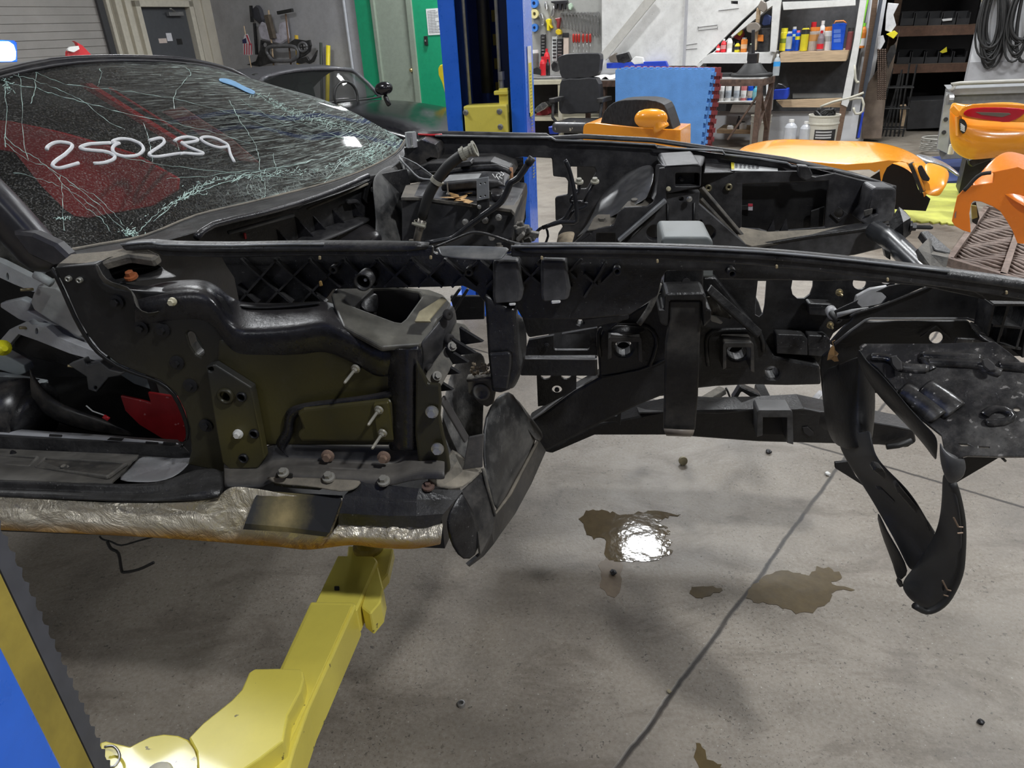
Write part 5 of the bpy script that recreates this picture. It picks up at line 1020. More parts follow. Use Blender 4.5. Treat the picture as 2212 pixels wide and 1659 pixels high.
o = sheet('dirt_heap', C, [[C.v(x, y, v) for x, y, v in r] for r in ([(1206, 505, 2.5), (1225, 500, 2.5), (1245, 500, 2.5)], [(1202, 520, 2.44), (1220, 512, 2.42), (1240, 512, 2.42)], [(1200, 545, 2.38), (1215, 545, 2.34), (1232, 545, 2.34)])], mat('dirt_crust', (0, 0, 0), 0), 0.01, 2); o['kind'] = 'stuff'
# far rail left part: hinge area, red streak
tube('red_seal', C, [C.v(x, y, 2.6) for x, y in ((903, 290), (930, 292), (955, 291))], 0.004, mat('red_seal', (0.6, 0.02, 0.03), 0.4), 6)
prism('far_cowl_box', C, [(872, 320), (910, 302), (940, 312), (946, 330), (944, 362), (930, 368), (880, 360)], 2.50, 2.62, mat('far_satin', (0.03, 0.03, 0.034), 0.3, var=0.3, dust=0.4), bevel=0.01, seg=3, holes=[[(920, 345), (930, 340), (944, 342), (942, 358), (925, 362)]])
bm = bmesh.new(); lathe_bm(bm, [(0.02, 0), (0.02, 0.05)], aim(C.v(890, 318, 2.5), (0, 0, 1)), 6); link('clear_cap', bm, mat('clear_cap', (0.4, 0.4, 0.42), 0.2), C)
bolt(890, 316, 2.48, 0.004, ZINC, d=(0, 0, 1), stud=0.03)
# firewall, cowl
p1 = C.z(500, 492, 1.07); p2 = C.z(868, 400, 1.07)
FN = Vector((p2.y-p1.y, -(p2.x-p1.x), 0)).normalized()
fw_ = plate('firewall', C, [(330, 530), (360, 505), (480, 480), (560, 465), (640, 445), (700, 425), (785, 400), (800, 380), (880, 365), (892, 420), (900, 560), (330, 560)], 0, 0.012, BLK, A=p1, N=FN)
def FP(x, y, h=0.0): return C.pl(x, y, p1, FN)+(FN if FN.x > 0 else -FN)*h
def fplate(name, pts, h, th, m, **k): return plate(name, C, pts, 0, th, m, A=FP(pts[0][0], pts[0][1], h), N=FN, **k)
# cowl top: from glass edge down to the firewall top edge
GB = [(135, 548), (215, 533), (310, 514), (420, 470), (520, 446), (600, 426), (700, 400), (780, 372), (850, 335), (872, 305)]
GV = [1.27, 1.36, 1.46, 1.62, 1.76, 1.88, 2.06, 2.26, 2.50, 2.66]
base3 = [C.v(x, y, v) for (x, y), v in zip(GB, GV)]
lo3 = [C.v(x, y, v) for x, y, v in ((150, 560, 1.25), (235, 545, 1.3), (335, 528, 1.38), (440, 498, 1.50), (545, 474, 1.62), (635, 450, 1.76), (735, 418, 1.95), (800, 390, 2.15), (868, 350, 2.42), (880, 325, 2.58))]
mid = [(a*0.55+b*0.45)+Vector((0, 0, -0.004)) for a, b in zip(base3, lo3)]
sheet('cowl_top', C, [smoothpts(base3, 2), smoothpts(mid, 2), smoothpts(lo3, 2)], BLK, 0.006, 1)
tube('glass_seal', C, smoothpts([p+Vector((0.006, -0.004, -0.002)) for p in base3], 3), 0.006, RUBBER, 8)
tube('dirty_bead', C, smoothpts([p+Vector((0.004, 0.004, 0.004)) for p in base3], 3), 0.004, DUSTY, 6)
tube('cowl_ridge', C, [C.v(x, y, v) for x, y, v in ((425, 512, 1.44), (460, 486, 1.52), (560, 462, 1.64), (640, 440, 1.78), (720, 412, 1.95), (795, 380, 2.15))], 0.008, SATIN, 8, smooth=2)
tube('wiper_rail', C, [FP(x, y, 0.03) for x, y in ((480, 500), (560, 478), (620, 462))], 0.006, WL, 6); prism_ = fplate('wiper_pivot', [(618, 450), (630, 440), (655, 440), (657, 448), (645, 454), (620, 455)], 0.05, 0.02, SATIN, bevel=0.004)
tube('tan_seam', C, [FP(x, y, 0.02) for x, y in ((655, 450), (700, 432), (785, 396))], 0.004, DUSTY, 6)
for (x, y, s) in ((640, 490, 16), (600, 512, 12), (678, 482, 12), (719, 466, 10), (760, 452, 10)):
    p = FP(x, y, 0.0); solid_between('firewall_gusset', C, [p+Vector(k)*s/16 for k in ((0, 0, 0.03), (0.0, 0, -0.035), (0.05, 0.0, -0.035))], [p+Vector(k)*s/16+Vector((0, 0.006, 0)) for k in ((0, 0, 0.03), (0.0, 0, -0.035), (0.05, 0.0, -0.035))], SATIN, bevel=0)
rows = [[FP(x, y, h) for x, y, h in r] for r in ([(625, 526, 0.0), (640, 512, 0.0), (700, 488, 0.0), (785, 462, 0.0)], [(628, 530, 0.05), (642, 518, 0.06), (705, 494, 0.07), (786, 466, 0.04)], [(630, 540, 0.05), (645, 526, 0.06), (706, 502, 0.07), (784, 474, 0.04)])]
sheet('heater_shelf', C, rows, FAR, 0.006, 1)
bm = bmesh.new(); q = []
rows = [[FP(x, y, h) for x, y, h in r] for r in ([(690, 530, 0.03), (720, 505, 0.05), (755, 483, 0.05), (778, 478, 0.02)], [(715, 530, 0.10), (738, 508, 0.12), (765, 490, 0.11), (785, 486, 0.04)], [(742, 532, 0.12), (752, 510, 0.14), (775, 496, 0.12), (792, 500, 0.03)], [(790, 535, 0.08), (792, 525, 0.08), (794, 515, 0.06), (796, 510, 0.02)])]
sheet('blower_dome', C, rows, SATIN, 0.006, 2)
fplate('small_vent', [(752, 432), (772, 430), (778, 435), (782, 446), (770, 440), (752, 442)], 0.03, 0.02, FAR, bevel=0.004)
fplate('firewall_cover', [(790, 400), (800, 392), (805, 432), (795, 440), (785, 430)], 0.015, 0.01, BLKD); bolt(0, 0, 0, 0.005, ZINC, P=FP(796, 408, 0.02), d=(1, -0.3, 0))
fplate('red_grommet', [(527, 503), (532, 503), (534, 516), (529, 517)], 0.01, 0.006, mat('red_seal', (0, 0, 0), 0))
# corner post under the windshield's far end
sheet('cowl_corner_post', C, [[C.v(x, y, v) for x, y, v in r] for r in ([(800, 378, 2.1), (835, 356, 2.3), (862, 350, 2.45)], [(806, 430, 2.08), (845, 430, 2.15), (870, 410, 2.3)], [(812, 490, 2.06), (850, 490, 2.10), (876, 470, 2.2)], [(800, 545, 2.0), (850, 545, 2.06), (880, 545, 2.1)])], mat('streaked_grey_panel', (0, 0, 0), 0), 0.006, 2)
# battery tray box of the far side
TB_ = mat('tray_plastic', (0.035, 0.036, 0.04), 0.38, var=0.3, dust=0.4, dcol=(0.13, 0.125, 0.12), scr=0.3)
prism('battery_tray', C, [(868, 425), (905, 424), (1110, 452), (1112, 475), (1104, 545), (868, 545)], 2.10, 2.5, TB_, bevel=0.006, seg=2)
A = C.v(880, 424, 2.10); B = C.v(1105, 452, 2.10); D = C.v(940, 395, 2.35); N4 = (B-A).cross(D-A).normalized()
def QP(x, y, h=0.0): return C.pl(x, y, A, N4)+(N4 if N4.z > 0 else -N4)*h
plate('tray_top', C, [(866, 426), (876, 400), (930, 388), (1120, 382), (1128, 420), (1112, 460), (1104, 452), (905, 426)], 0, 0.01, LED, A=QP(900, 424, 0.002), N=N4)
bm = bmesh.new()
for k in range(9):
    x, y = random.uniform(975, 1030), random.uniform(424, 444); p = QP(x, y, 0.008+0.004*random.random()); a = random.uniform(0, 6.28); d_ = Vector((math.cos(a), math.sin(a), random.uniform(-.2, .2)))*random.uniform(0.02, 0.05); w = Vector((-d_.y, d_.x, 0))*0.4
    vs = [bm.verts.new(q) for q in (p-d_, p-w, p+d_*0.8, p+w)]; bm.faces.new(vs)
o = link('leaf_litter', bm, mat('dry_leaf', (0, 0, 0), 0), FC, solid=0.0006, rec=True); tag(o, 'dry brown leaf scraps lying on the dusty battery tray', 'leaves', kind='stuff')
# far heater box and control unit, strap
prism('heater_box', C, [(880, 372), (925, 352), (1060, 348), (1104, 362), (1110, 378), (1050, 372), (925, 374), (890, 384)], 2.42, 2.60, BLK, bevel=0.006, seg=2)
sheet('heater_lid', C, [[C.v(x, y, v) for x, y, v in r] for r in ([(935, 354, 2.58), (1080, 351, 2.58), (1105, 362, 2.56)], [(900, 374, 2.42), (1060, 366, 2.42), (1108, 378, 2.42)])], LED, 0.006, 0)
tube('heater_bar', C, [C.v(x, y, 2.4) for x, y in ((946, 378), (1000, 368), (1075, 362), (1102, 376))], 0.012, BLK, 8, smooth=2)
prism('heater_tab', C, [(985, 352), (1016, 348), (1020, 354), (1016, 359), (986, 362)], 2.36, 2.42, BLK, bevel=0.002)
ecu = prism('control_unit', C, [(952, 405), (956, 396), (1028, 390), (1076, 392), (1090, 400), (1084, 402), (1060, 408), (1020, 408), (955, 414)], 2.18, 2.34, BLK, bevel=0.006, seg=2)
A5 = C.v(960, 392, 2.2); N5 = Vector((0, -0.35, 1)).normalized()
plate('unit_label', C, [(958, 392), (970, 378), (1040, 374), (1034, 384), (1024, 386)], 0, 0.002, mat('brushed_label', (0.45, 0.46, 0.46), 0.4, 0.3), A=C.v(990, 390, 2.2), N=N5, parent=ecu)
plate('unit_top', C, [(950, 397), (972, 376), (1065, 370), (1090, 378), (1090, 400), (1030, 394)], 0, 0.006, BLK, A=C.v(990, 392, 2.205), N=N5, bevel=0.002)
# chalk-like code on the end of the unit
bm = bmesh.new()
def stroke(bm, pts, f, r): tube_bm(bm, [f(x, y) for x, y in pts], r, 5)
for g_ in ([(1064, 376), (1070, 384), (1074, 376)], [(1072, 380), (1078, 388)], [(1076, 374), (1083, 378), (1078, 382), (1085, 386)], [(1082, 371), (1088, 376), (1085, 380)]): stroke(bm, g_, lambda x, y: C.pl(x, y, C.v(990, 392, 2.19), N5), 0.0016)
link('chalk_code', bm, WHITEPL, C)
tube('silver_pipe', C, [C.v(970, 425, 2.2), C.v(1005, 416, 2.2), C.v(1030, 412, 2.2)], 0.012, SATIN, 10)
sheet('grey_boot', C, [[C.v(x, y, v) for x, y, v in r] for r in ([(1058, 404, 2.2), (1075, 402, 2.2), (1090, 410, 2.2)], [(1060, 420, 2.14), (1078, 422, 2.14), (1092, 420, 2.16)], [(1060, 436, 2.16), (1076, 438, 2.16), (1088, 434, 2.18)])], SATIN, 0.01, 2)
strap = plate('steel_strap', C, [(1029, 386), (1055, 382), (1057, 428), (1030, 434)], 2.07, 0.004, mat('plain_steel_strap', (0.42, 0.44, 0.46), 0.35, 0.5), holes=[circ(1038, 397, 2), circ(1048, 395, 2), circ(1038, 425, 2), circ(1048, 423, 2)], bevel=0.001)
plate('strap_foot', C, [(1030, 433), (1057, 428), (1058, 480), (1038, 482), (1030, 470)], 2.08, 0.004, BLK, bevel=0.001)
for x, y in ((1005, 480), (1048, 476), (1077, 470), (913, 489), (1062, 513)): bolt(x, y, 2.07, 0.007, mat('domed_zinc', (0.45, 0.44, 0.42), 0.4, 0.6), washer=1.4)
bolt(1035, 447, 2.07, 0.004, ZINC); bolt(968, 418, 2.15, 0.004, ZINC, d=(0, 0, 1), stud=0.035); bolt(1078, 533, 2.0, 0.008, LED, d=(0, 0, 1)); bolt(889, 525, 2.0, 0.008, LED, d=(0, 0, 1))
tube('tan_edge_seal', C, [C.v(x, y, 2.4) for x, y in ((1104, 362), (1105, 385), (1098, 405))], 0.006, mat('orange_seal', (0.4, 0.2, 0.1), 0.6), 6)
# louvre panel, wiring cluster at the right end of the tray
bm = bmesh.new()
for k in range(16): beam_bm(bm, C.v(1104+k*0.6, 352+k*7, 2.58), C.v(1128, 344+k*9, 2.58), 0.003, 0.008)
link('louvre_fins', bm, BLK, C); plate('louvre_back', C, [(1104, 350), (1112, 342), (1130, 340), (1136, 470), (1128, 500), (1118, 450)], 2.60, 0.006, BLKD)
sheet('tray_end', C, [[C.v(x, y, v) for x, y, v in r] for r in ([(1100, 425, 2.2), (1112, 424, 2.3), (1122, 420, 2.4)], [(1104, 470, 2.12), (1114, 465, 2.2), (1124, 460, 2.3)], [(1100, 545, 2.1), (1110, 545, 2.15), (1120, 545, 2.2)])], WORN, 0.01, 2)
bm = bmesh.new()
for k in range(16):
    p = C.v(random.uniform(1112, 1148), random.uniform(488, 530), random.uniform(2.0, 2.2)); box_bm(bm, p, (random.uniform(.01, .05), random.uniform(.01, .03), random.uniform(.01, .04)), Matrix.Rotation(random.uniform(0, 1.5), 3, 'Y'))
link('valve_block', bm, WORN, C, bevel=0.003)
# hoses and pipes
HZR = [(1022, 323), (1000, 334), (985, 344), (968, 358), (952, 378), (940, 396), (928, 418), (920, 440), (912, 470), (905, 500), (898, 530)]
tube('heater_hose', C, [C.v(x, y, 2.06) for x, y in HZR[1:9]], 0.0155, RUBBER, 12, smooth=2)
tube('bare_pipe', C, [C.v(x, y, 2.06) for x, y in HZR[8:]], 0.012, mat('dirty_alloy', (0.25, 0.23, 0.2), 0.4, 0.6), 12)
bm = bmesh.new(); a, b = C.v(1004, 331, 2.06), C.v(1026, 321, 2.06); d = (b-a); lathe_bm(bm, [(0.015, 0), (0.015, d.length*0.55), (0.019, d.length*0.6), (0.019, d.length*0.9), (0.023, d.length*0.92), (0.023, d.length*1.05), (0.014, d.length*1.05), (0.014, d.length*0.9)], aim(a, d), 16); link('hose_end_fitting', bm, mat('dull_cream_fitting', (0.35, 0.34, 0.28), 0.5), C, smooth=False)
for i, (x, y) in enumerate(((943, 391), (907, 483), (1000, 333))):
    p = C.v(x, y, 2.06); q = C.v(*((951, 378) if i == 0 else (904, 500) if i == 1 else (1010, 328)), 2.06); M = aim(p, q-p); bm = bmesh.new(); lathe_bm(bm, [(0.0165, -0.006), (0.019, -0.006), (0.019, 0.006), (0.0165, 0.006)], M, 16, False); tube_bm(bm, [M @ Vector((0.018, -0.02, 0)), M @ Vector((0.018, 0.02, 0))], 0.004, 8); link('hose_clamp', bm, mat('dull_cream_fitting', (0, 0, 0), 0), C)
tube('coolant_pipe', C, [C.v(x, y, 2.02) for x, y in ((1148, 344), (1140, 355), (1120, 384), (1104, 394), (1096, 412), (1088, 428), (1076, 442), (1040, 468), (1010, 490), (980, 513), (962, 518), (920, 526))], 0.009, mat('black_pipe', (0.02, 0.021, 0.025), 0.3), 10, smooth=2)
tube('pipe_tip', C, [C.v(1150, 341, 2.02), C.v(1140, 355, 2.02)], 0.011, RUBBER, 10)
tube('thin_line', C, [C.v(x, y, 1.9) for x, y in ((940, 534), (975, 520), (1010, 505), (1030, 502), (1060, 508), (1100, 522), (1130, 530), (1145, 540))], 0.004, BLK, 8, smooth=3)
tube('cable', C, [C.v(x, y, 2.3) for x, y in ((862, 342), (880, 360), (905, 384), (935, 388))], 0.003, flat('pale_cable', (0.3, 0.31, 0.32), 0.4), 6, smooth=3)
tube('cable', C, [C.v(x, y, 2.35) for x, y in ((866, 338), (900, 354), (940, 384))], 0.002, MATS['pale_cable'], 6, smooth=2)
sheet('cowl_bracket', C, [[C.v(x, y, v) for x, y, v in r] for r in ([(862, 335, 2.45), (880, 345, 2.42), (938, 382, 2.3)], [(866, 360, 2.4), (868, 398, 2.36), (936, 388, 2.3)])], BLK, 0.006, 0)
BP = MATS['black_pipe']
tube('brake_line', C, [C.v(x, y, 2.28) for x, y in ((1130, 534), (1160, 500), (1175, 490), (1215, 474), (1225, 462), (1235, 445), (1240, 440), (1262, 436))], 0.005, BP, 8, smooth=2)
tube('brake_line', C, [C.v(x, y, 2.28) for x, y in ((1175, 490), (1200, 482), (1222, 478), (1232, 466), (1240, 456), (1262, 448), (1268, 440), (1250, 436), (1232, 436), (1236, 424), (1250, 416), (1252, 398), (1251, 392))], 0.005, BP, 8, smooth=2)
tube('brake_line', C, [C.v(x, y, 2.26) for x, y in ((1172, 492), (1210, 480), (1240, 480), (1246, 470), (1244, 440), (1238, 400), (1228, 362), (1220, 346))], 0.007, BP, 8, smooth=2)
tube('brake_line', C, [C.v(x, y, 2.3) for x, y in ((1180, 492), (1184, 510), (1176, 530), (1170, 540))], 0.004, BP, 8, smooth=2)
tube('brake_line', C, [C.v(x, y, 2.28) for x, y in ((1262, 436), (1270, 420), (1284, 394))], 0.005, BP, 8)
for x, y in ((1251, 393), (1285, 392)): bolt(x, y, 2.27, 0.009, mat('dull_cream_fitting', (0, 0, 0), 0), d=(0, -0.3, 1))
# front cross tube and bumper bracket
tube('front_cross_tube', C, [C.v(1890, 497, 2.30), C.v(1926, 520, 2.20), C.v(1990, 582, 1.95), C.v(2060, 650, 1.70)], 0.030, mat('satin_black_tube', (0.03, 0.032, 0.036), 0.3, var=0.2), 18)
sheet('tow_eye', C, [[C.v(x, y, v) for x, y, v in r] for r in ([(1926, 484, 2.25), (1942, 452, 2.25), (1950, 462, 2.25)], [(1932, 500, 2.22), (1950, 482, 2.2), (1960, 474, 2.22)], [(1930, 520, 2.22), (1950, 516, 2.2), (1960, 505, 2.22)])], BLK, 0.02, 0, smooth=False)
bolt(1966, 490, 2.22, 0.012, BBOLT, d=(1, -0.2, 0), stud=0.06)
plate('tube_collar', C, [(1910, 538), (1924, 545), (1924, 562), (1914, 556)], 2.1, 0.02, BLK)
plate('bumper_bracket', C, [(1988, 500), (2004, 497), (2054, 540), (2052, 547), (2020, 540)], 0, 0.02, BLK, A=C.v(2020, 520, 1.9), N=(0.1, -0.4, 1), bevel=0.002)
sheet('bracket_casting', C, [[C.v(x, y, v) for x, y, v in r] for r in ([(2002, 518, 1.9), (2024, 536, 1.9), (2050, 542, 1.88)], [(1980, 540, 1.86), (2008, 552, 1.85), (2046, 560, 1.84)], [(1984, 560, 1.85), (2010, 580, 1.82), (2040, 584, 1.83)])], WORN, 0.012, 0, smooth=False)
# red bar between rails (far) and roof structure
HD = mat('satin_header', (0.035, 0.035, 0.042), 0.35, var=0.15, dust=0.2)
# --- windshield
top3 = [C.v(x, y, v) for x, y, v in ((-360, 330, 1.42), (-160, 215, 1.55), (0, 166, 1.70), (110, 140, 1.85), (210, 130, 1.97), (300, 130, 2.08), (390, 133, 2.20), (450, 142, 2.32), (500, 156, 2.42), (545, 178, 2.52))]
def lerp_pt(P, t):
    x = t*(len(P)-1); i = min(int(x), len(P)-2); return P[i]+(P[i+1]-P[i])*(x-i)
def gl(s, t, off=0.0):
    """point of the windshield: s along the base 0..1, t from base to top"""
    b = Vector(lerp_pt(BS, s)); u = Vector(lerp_pt(TS, s)); p = b+(u-b)*t
    return p+Vector((0.35, -0.1, 1)).normalized()*(0.035*math.sin(math.pi*t)+off)
BS = [Vector(q) for q in smoothpts(base3, 6)]; TS = [Vector(q) for q in smoothpts(top3, 6)]
NS, NTT = 40, 14
def glass_mat():
    m, nt, P = newmat('cracked_dusty_glass'); T = NT(nt); out = nt.nodes['Material Output']
    tr = T.n('ShaderNodeBsdfTransparent'); tr.inputs[0].default_value = (0.80, 0.87, 0.85, 1)
    gs = T.n('ShaderNodeBsdfGlossy'); gs.inputs['Roughness'].default_value = 0.02
    fr = T.n('ShaderNodeFresnel'); fr.inputs[0].default_value = 1.5
    mx = T.n('ShaderNodeMixShader'); T.l(T.math('MULTIPLY', fr.outputs[0], 1.3, clamp=True), mx.inputs[0]); T.l(tr.outputs[0], mx.inputs[1]); T.l(gs.outputs[0], mx.inputs[2])
    df = T.n('ShaderNodeBsdfDiffuse'); v = T.coord()
    dust = T.math('MULTIPLY', T.ramp(T.noise(260, 3, 0.7, v), [(0.5, 0.05), (0.72, 0.75)]), T.ramp(T.noise(3, 4, 0.6, v), [(0.3, 0.25), (0.7, 0.8)]))
    s1 = T.ramp(T.noise(5, 7, 0.8, T.coord(scale=(2, 26, 8), rot=(0, 0, 0.85)), 1.0), [(0.6, 0), (0.68, 0.5)])
    uv = T.coord('UV'); sx = T.n('ShaderNodeSeparateXYZ'); T.l(uv, sx.inputs[0])
    s2 = T.ramp(T.noise(4, 8, 0.8, T.coord('UV', scale=(4, 30, 1), rot=(0, 0, 0.10)), 0.8), [(0.48, 0), (0.62, 0.8)])
    s2 = T.math('MULTIPLY', s2, T.ramp(sx.outputs[0], [(0.3, 0.05), (0.75, 1)]))
    vo = T.n('ShaderNodeTexVoronoi', feature='DISTANCE_TO_EDGE'); vo.inputs['Scale'].default_value = 26; T.l(T.coord('UV', scale=(2.6, 1, 1)), vo.inputs['Vector'])
    vo2 = T.n('ShaderNodeTexVoronoi', feature='DISTANCE_TO_EDGE'); vo2.inputs['Scale'].default_value = 60; T.l(T.coord('UV', scale=(2.6, 1, 1)), vo2.inputs['Vector'])
    zone = T.math('MULTIPLY', T.ramp(sx.outputs[1], [(0.0, 1), (0.10, 0.6), (0.25, 0)]), T.ramp(sx.outputs[0], [(0.3, 0), (0.5, 1)]))
    zone = T.math('MAXIMUM', zone, T.ramp(sx.outputs[0], [(0.86, 0), (0.97, 0.9)]))
    cr = T.math('MAXIMUM', T.ramp(vo.outputs[0], [(0.0, 1), (0.05, 0)]), T.ramp(vo2.outputs[0], [(0.0, 0.8), (0.07, 0)]))
    cr = T.math('MULTIPLY', cr, T.math('MULTIPLY', zone, T.ramp(T.noise(10, 4, 0.7, uv), [(0.38, 0), (0.6, 1)])))
    tot = T.math('MAXIMUM', T.math('MULTIPLY', dust, 0.8), T.math('MAXIMUM', T.math('MULTIPLY', s1, 0.35), T.math('MAXIMUM', s2, cr)))
    T.l(T.mix(T.math('MAXIMUM', s2, cr), (0.5, 0.5, 0.48), (0.6, 0.8, 0.73)), df.inputs[0])
    m2 = T.n('ShaderNodeMixShader'); T.l(tot, m2.inputs[0]); T.l(mx.outputs[0], m2.inputs[1]); T.l(df.outputs[0], m2.inputs[2]); T.l(m2.outputs[0], out.inputs[0]); return m
bm = bmesh.new(); R_ = grid_bm(bm, [[gl(i/NS, j/NTT) for i in range(NS+1)] for j in range(NTT+1)])
uvl = bm.loops.layers.uv.new('UVMap'); idx = {}
for j, r in enumerate(R_):
    for i, v_ in enumerate(r): idx[v_] = (i/NS, j/NTT)
for f in bm.faces:
    for l in f.loops: l[uvl].uv = idx[l.vert]
WS = link('windshield', bm, glass_mat(), C, smooth=True); WS['label'] = 'cracked and dusty curved windshield'
def on_glass(x, y, off=0.003):
    """find the glass point seen at a picture point (nearest of the surface samples, refined)"""
    r = ray(x, y); rl = Vector((r@FC.U, r@FC.V, r[2])); c = Vector((0, 0, HC)); best = None
    s, t, d = 0.5, 0.5, 0.5
    for it in range(9):
        cand = []
        for a in range(-4, 5):
            for b in range(-4, 5):
                ss, tt = min(1, max(0, s+a*d/4)), min(1, max(0, t+b*d/4)); p = gl(ss, tt, off)-c
                cand.append(((p-rl*(p.dot(rl)/rl.dot(rl))).length, ss, tt))
        e, s, t = min(cand); d *= 0.5
    return gl(s, t, off)
# marker writing on the glass: 250239
DIG = [[(101, 323), (104, 316), (116, 309), (130, 307), (146, 309), (155, 313), (154, 320), (140, 334), (124, 345), (114, 354), (115, 359), (124, 363), (140, 361), (170, 352)],
       [(238, 309), (214, 310), (190, 312), (174, 318), (178, 322), (200, 325), (230, 328), (244, 335), (248, 341), (240, 347), (222, 352), (203, 353)],
       [(258, 309), (246, 315), (243, 323), (248, 331), (262, 337), (280, 338), (297, 335), (308, 327), (309, 318), (300, 309), (282, 302), (262, 300), (247, 303), (243, 309), (256, 309)],
       [(322, 304), (340, 299), (352, 300), (354, 308), (344, 317), (330, 326), (322, 333), (328, 338), (345, 338), (370, 334), (395, 331), (416, 332)],
       [(376, 305), (386, 299), (405, 296), (425, 300), (424, 305), (400, 309), (392, 308), (404, 316), (428, 326), (438, 330), (436, 333), (420, 333), (398, 331), (388, 333)],
       [(490, 317), (475, 319), (455, 314), (438, 305), (434, 299), (444, 296), (462, 298), (480, 306), (492, 314), (498, 334), (506, 350)]]
MARK = flat('white_paint_marker', (0.85, 0.86, 0.88), 0.5)
for g_ in DIG:
    bm = bmesh.new(); tube_bm(bm, [on_glass(x, y, 0.002) for x, y in smoothpts(g_, 3)], 0.0042, 6); link('marker_digit', bm, MARK, C, WS, smooth=True)
# long cracks traced on the glass
CRK = mat('crack_edge_glass', (0.5, 0.68, 0.62), 0.4, var=0.3)
def crack(pts, r=0.0013, jit=1.5, n=6, seed=0):
    rnd = random.Random(seed); q = smoothpts(pts, n); q = [(x+rnd.uniform(-jit, jit), y+rnd.uniform(-jit, jit)) for x, y in q]
    bm = bmesh.new(); P3 = [on_glass(x, y, 0.001) for x, y in q]
    tube_bm(bm, P3, [r*rnd.uniform(0.15, 0.95) for _ in P3], 4); return link('crack_line', bm, CRK, C, WS)
LONG = [
 [(2, 172), (30, 182), (80, 190), (120, 205), (200, 225), (280, 247), (370, 265), (450, 283), (540, 310)],
 [(20, 160), (70, 172), (130, 195), (180, 220), (230, 260), (270, 280)], [(75, 155), (130, 178), (200, 190), (300, 200), (400, 218), (500, 245), (600, 285)],
 [(10, 185), (14, 240), (10, 300), (12, 318)], [(40, 160), (46, 190), (50, 300), (60, 345)], [(78, 155), (74, 200), (66, 225)],
 [(8, 290), (40, 320), (90, 350), (140, 400), (175, 440), (215, 470), (240, 500)], [(12, 310), (60, 345), (110, 365), (160, 400), (210, 440), (260, 490), (276, 500)],
 [(30, 372), (80, 385), (130, 402), (180, 430), (230, 470)], [(130, 380), (135, 420), (136, 465), (140, 500)],
 [(150, 400), (200, 420), (240, 455), (270, 490)], [(398, 145), (412, 155), (400, 175), (378, 200), (375, 235)], [(215, 148), (220, 160), (212, 185)],
 [(495, 215), (510, 245), (535, 285), (550, 310), (560, 340), (562, 370), (566, 390)], [(300, 500), (330, 470), (370, 440), (420, 418), (470, 400), (520, 385), (560, 370), (620, 365)],
 [(330, 480), (380, 436), (430, 405), (500, 380), (560, 380), (640, 385)], [(500, 395), (540, 372), (620, 360), (700, 340), (780, 320), (840, 300)],
 [(360, 385), (430, 382), (500, 372), (600, 360), (680, 345)], [(310, 265), (318, 290), (326, 320), (330, 350)], [(380, 300), (388, 325)],
 [(760, 320), (780, 340), (800, 350), (830, 360)], [(700, 395), (740, 350), (770, 330), (830, 310)], [(840, 260), (850, 290), (820, 325), (790, 345)],
 [(570, 392), (574, 420), (560, 430)], [(590, 330), (596, 360), (600, 375)], [(550, 200), (620, 240), (700, 262), (780, 280), (850, 290)], [(520, 215), (600, 262), (680, 290), (760, 300)],
 [(580, 240), (640, 262), (720, 290), (780, 310)], [(870, 300), (850, 320), (800, 350), (740, 370), (690, 390)], [(750, 270), (790, 300), (806, 330)], [(205, 325), (260, 338), (330, 352), (400, 362), (520, 374)],
 [(430, 392), (445, 410), (445, 420), (415, 415)], [(390, 432), (408, 412), (430, 398)]]
for i, q in enumerate(LONG): crack(q, 0.0010 if i not in (0, 6, 7, 13, 14, 15, 16) else 0.0014, 1.8, 6, i)
# crushed splinters along the edges and impact points
rnd = random.Random(11); bm = bmesh.new()
def spl(cx, cy, rx, ry, n, ang=0.0):
    for _ in range(n):
        a = rnd.gauss(0, 0.5)*rx; b = rnd.gauss(0, 0.5)*ry; x = cx+a*math.cos(ang)-b*math.sin(ang); y = cy+a*math.sin(ang)+b*math.cos(ang)
        d = rnd.gauss(ang, 0.7); L = rnd.uniform(2, 9)
        p, q = on_glass(x, y, 0.001), on_glass(x+L*math.cos(d), y+L*math.sin(d), 0.001)
        if (p-q).length < 0.15 and (p-q).length > 1e-4: tube_bm(bm, [p, q], rnd.uniform(0.0004, 0.001), 3)
spl(278, 502, 20, 8, 60, 0.2); spl(820, 320, 60, 22, 190, -0.4); spl(760, 345, 70, 14, 120, -0.35); spl(560, 380, 130, 8, 120, -0.12); spl(400, 425, 80, 8, 80, -0.5); spl(700, 260, 110, 16, 170, 0.3); spl(600, 225, 70, 8, 70, 0.45); spl(136, 470, 5, 16, 20, 1.5); spl(15, 185, 16, 14, 30, 0.5); spl(850, 285, 16, 18, 70, 0.9)
link('crushed_glass', bm, CRK, C, WS)['kind'] = 'stuff'
# blue smear of tape at the far top corner
sheet('blue_tape', C, [[on_glass(x, y, 0.003) for x, y in r] for r in ([(470, 168), (490, 168), (508, 174), (530, 188), (556, 196)], [(472, 176), (490, 182), (510, 188), (528, 198), (552, 208)])], mat('pale_blue_tape', (0.25, 0.5, 0.8), 0.5), 0.001, 1, parent=WS)
